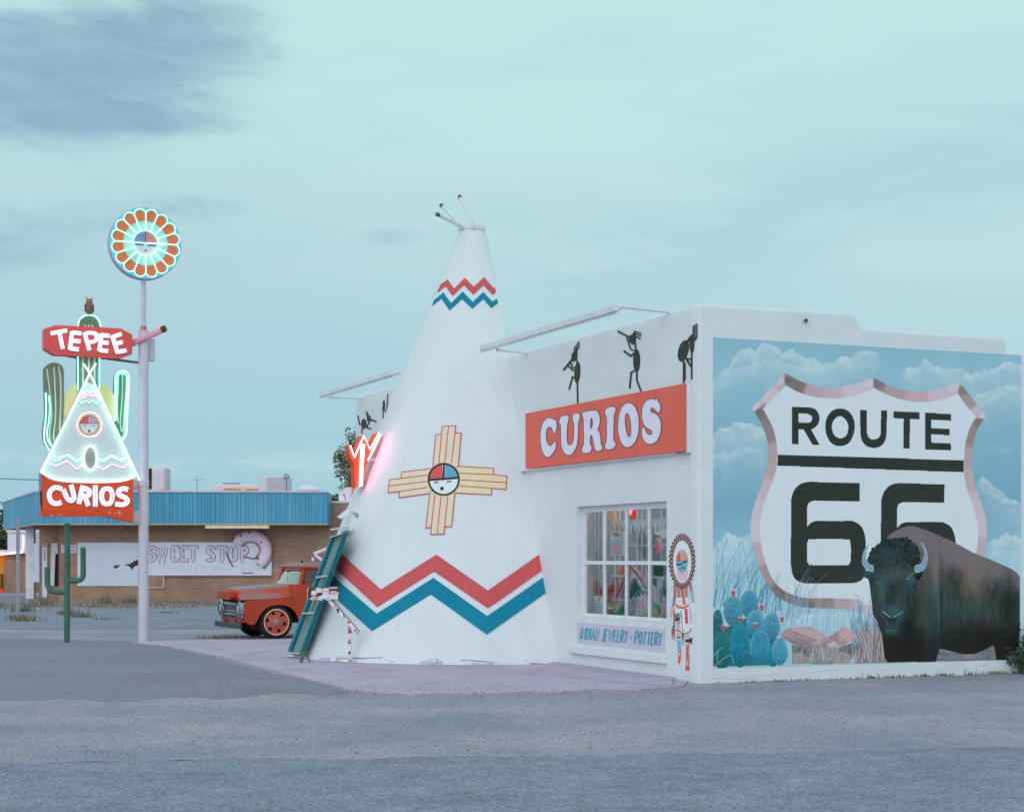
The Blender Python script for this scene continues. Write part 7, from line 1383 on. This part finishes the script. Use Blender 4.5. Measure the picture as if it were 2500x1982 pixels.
# wheels
def wheel(a, w_, s_):
    c_ = v2(a, w_, .375); b = tm(); ax = v2(0, s_, 0)
    b.lathe(c_, [(.27, -.12), (.35, -.125), (.378, -.09), (.382, 0), (.378, .085), (.355, .12), (.30, .128), (.285, .11), (.28, .06)], 40, ax=ax, cap=False); wh = link('wheel', b, RUB, tk_, sm_=True)
    b = tm(); b.lathe(c_, [(.285, .06), (.292, .115), (.275, .125), (.262, .10), (.25, .075), (.15, .085), (.13, .10), (.005, .105)], 40, ax=ax); r_ = link('rim', b, mat('red oxide wheel', P(176, 92, 82), .6, .12, 5, spots=(P(130, 70, 60), 8, .6, .75)), wh, sm_=True)
    b = tm(); b.lathe(c_, [(.272, .122), (.292, .122), (.294, .128), (.272, .130)], 40, ax=ax, cap=False); link('rim_ring', b, mat('pale rim edge', P(206, 186, 164), .5), wh)
    b = tm()
    for k in range(6): q = 2*math.pi*(k+.2)/6; b.lathe(c_+v2(.205*math.cos(q), 0, .205*math.sin(q)), [(.042, .074), (.042, .088), (.002, .089)], 12, ax=ax)
    link('wheel_hole', b, DRK, wh)
    b = tm(); b.lathe(c_, [(.085, .10), (.08, .125), (.055, .13), (.05, .15), (.02, .158), (.002, .16)], 20, ax=ax); link('hub', b, mat('grey hub', P(150, 146, 140), .4, metal=.5), wh, sm_=True)
    b = tm()
    for k in range(6): q = 2*math.pi*(k+.7)/6; b.lathe(c_+v2(.125*math.cos(q), 0, .125*math.sin(q)), [(.014, .09), (.014, .115), (.002, .117)], 8, ax=ax)
    link('lug_nut', b, mat('rusty nut', P(130, 80, 70), .7), wh)
for a in (0, -3.3):
    for s_ in (1, -1): wheel(a, s_*.80, s_)
b = tm(); b.tube([(0, -.8, .37), (0, .8, .37)], .05, 8); b.tube([(-3.3, -.8, .37), (-3.3, .8, .37)], .07, 8); link('axle', b, DRK, tk_)
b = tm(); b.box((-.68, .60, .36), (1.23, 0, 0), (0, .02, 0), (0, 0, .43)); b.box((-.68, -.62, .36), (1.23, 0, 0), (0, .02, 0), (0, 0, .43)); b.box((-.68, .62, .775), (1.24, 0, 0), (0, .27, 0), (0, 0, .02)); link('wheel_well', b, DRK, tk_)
# cab
def ring(z, af, ab, hw, r=.12):
    out = []
    for cx_, cy_, a0 in ((af-r, hw-r, 0), (ab+r, hw-r, 90), (ab+r, -hw+r, 180), (af-r, -hw+r, 270)):
        for k in range(5): q = math.radians(a0+k*22.5); out.append((cx_+r*math.cos(q), cy_+r*math.sin(q), z))
    return out
def loft(b, rings, cap=(True, True)):
    n = len(rings[0]); o = len(b.v)
    for r in rings: b.v += [T(p) for p in r]
    for i in range(len(rings)-1): b.f += [(o+i*n+k, o+i*n+(k+1) % n, o+(i+1)*n+(k+1) % n, o+(i+1)*n+k) for k in range(n)]
    if cap[0]: b.f.append(tuple(o+k for k in reversed(range(n))))
    if cap[1]: b.f.append(tuple(o+(len(rings)-1)*n+k for k in range(n)))
b = tm(); loft(b, [ring(.40, -.70, -1.9, .90), ring(.60, -.70, -1.9, .925), ring(.84, -.68, -1.9, .925), ring(.86, -.38, -1.9, .922), ring(1.06, -.37, -1.9, .915), ring(1.19, -.37, -1.88, .89), ring(1.215, -.40, -1.86, .85)]); cab = link('cab', b, OP, tk_, sm_=True)
b = tm(); loft(b, [ring(1.555, -.66, -1.80, .76), ring(1.585, -.55, -1.84, .80), ring(1.615, -.53, -1.85, .80), ring(1.66, -.66, -1.78, .72), ring(1.70, -.86, -1.6, .55)]); link('cab_roof', b, mat('rusty roof paint', P(176, 82, 58), .5, .1, 1.5, spots=(P(130, 80, 66), 1.8, .5, .7), top=P(122, 108, 112)), tk_, sm_=True)
b = tm()
for s_ in (1, -1):
    b.tube([(-.58, s_*.83, 1.19), (-.70, s_*.71, 1.56)], .05, 8); b.tube([(-1.8, s_*.82, 1.19), (-1.78, s_*.70, 1.56)], .08, 8); b.tube([(-1.5, s_*.86, 1.19), (-1.5, s_*.73, 1.57)], .03, 8)
link('pillar', b, OP, cab, sm_=True)
GW = glass_mat('truck window glass', (.55, .62, .66), .42, .03); GD = glass_mat('truck side glass', (.35, .4, .42), .10, .03)
wsb = [(-.56, -.80), (-.47, -.55), (-.44, 0), (-.47, .55), (-.56, .80)]; wst = [(-.71, -.70), (-.665, -.5), (-.65, 0), (-.665, .5), (-.71, .70)]
b = tm(); b.v += [T((a, w_, 1.20)) for a, w_ in wsb]+[T((a, w_, 1.565)) for a, w_ in wst]; b.f += [(i, i+1, i+6, i+5) for i in range(4)]; ws = link('windshield', b, GW, cab, sm_=True)
b = tm(); b.tube([(a+.01, w_, 1.215) for a, w_ in wsb]+[(a+.01, w_, 1.55) for a, w_ in reversed(wst)]+[(wsb[0][0]+.01, wsb[0][1], 1.215)], .014, 6); link('windshield_trim', b, mat('pale rubber trim', P(206, 200, 200), .4), ws)
for s_ in (1, -1):
    b = tm(); b.add([(-.72, s_*.835, 1.21), (-1.48, s_*.85, 1.21), (-1.48, s_*.735, 1.555), (-.78, s_*.72, 1.555)], [(0, 1, 2, 3)]); link('side_window', b, GD, cab)
    b = tm(); b.tube([(-.70, s_*.845, 1.20), (-1.5, s_*.86, 1.20), (-1.5, s_*.74, 1.56), (-.76, s_*.725, 1.56), (-.70, s_*.845, 1.20)], .018, 6); link('window_frame', b, OP, cab)
b = tm(); b.add([(-1.86, -.7, 1.25), (-1.86, .7, 1.25), (-1.80, .6, 1.53), (-1.80, -.6, 1.53)], [(0, 1, 2, 3)]); link('rear_window', b, GD, cab)
b = tm(); b.box((-1.78, -.75, 1.0), (.35, 0, 0), (0, 1.5, 0), (0, 0, .42)); b.tube([(-.78, .42, 1.25)]+[(-.80+.0*k, .42+.17*math.cos(k*.4), 1.28+.17*math.sin(k*.4)) for k in range(17)], .015, 6); link('seat', b, DRK, cab)
b = tm(); b.prism([(-.735, .932, .46), (-1.52, .932, .46), (-1.52, .925, 1.17), (-.735, .92, 1.17)], T((0, -.02, 0))-T((0, 0, 0))); dr_ = link('door', b, OP, tk_, bev=.012); b = tm(); b.tube([(-1.36, .955, 1.05), (-1.48, .955, 1.05)], .014, 6); link('handle', b, CHR, dr_)
b = tm(); b.box((-.80, .90, .36), (-.8, 0, 0), (0, .1, 0), (0, 0, .04)); link('running_board', b, DRK, tk_)
b = tm(); b.ball((-.86, .1, 1.715), .03); link('roof_lamp', b, DRK, tk_)
# wiper, mirror arms (white bent pipe above the cab), bed
b = tm(); b.tube([(-.49, .3, 1.225), (-.53, .05, 1.36)], .008, 5); link('wiper', b, DRK, ws)
mb_ = mat('white bent pipe', P(200, 204, 222), .5)
b = MB(); b.tube([p4(0, 0, 36.5)*0+pD(500+x/5.34, 1320+y/5.34, 38.3) for x, y in ((1600, 100), (1500, 140), (1425, 168), (1440, 182), (1530, 255))], .035, 8); b.tube([pD(500+1408/5.34, 1320+y/5.34, 38.3) for y in (215, 262)], .03, 8); link('boom_pipe', b, mb_, tk_, sm_=True)
b = tm(); b.box((-4.6, -.95, .72), (2.55, 0, 0), (0, 1.9, 0), (0, 0, .1)); b.box((-4.6, -.93, .82), (2.5, 0, 0), (0, .06, 0), (0, 0, .4)); b.box((-4.6, .87, .82), (2.5, 0, 0), (0, .06, 0), (0, 0, .4)); b.box((-2.12, -.95, .82), (.07, 0, 0), (0, 1.9, 0), (0, 0, .75)); b.box((-4.5, -.45, .42), (2.6, 0, 0), (0, .9, 0), (0, 0, .3)); link('truck_bed', b, mat('weathered bed', P(120, 84, 74), .8, .2, 3), tk_)
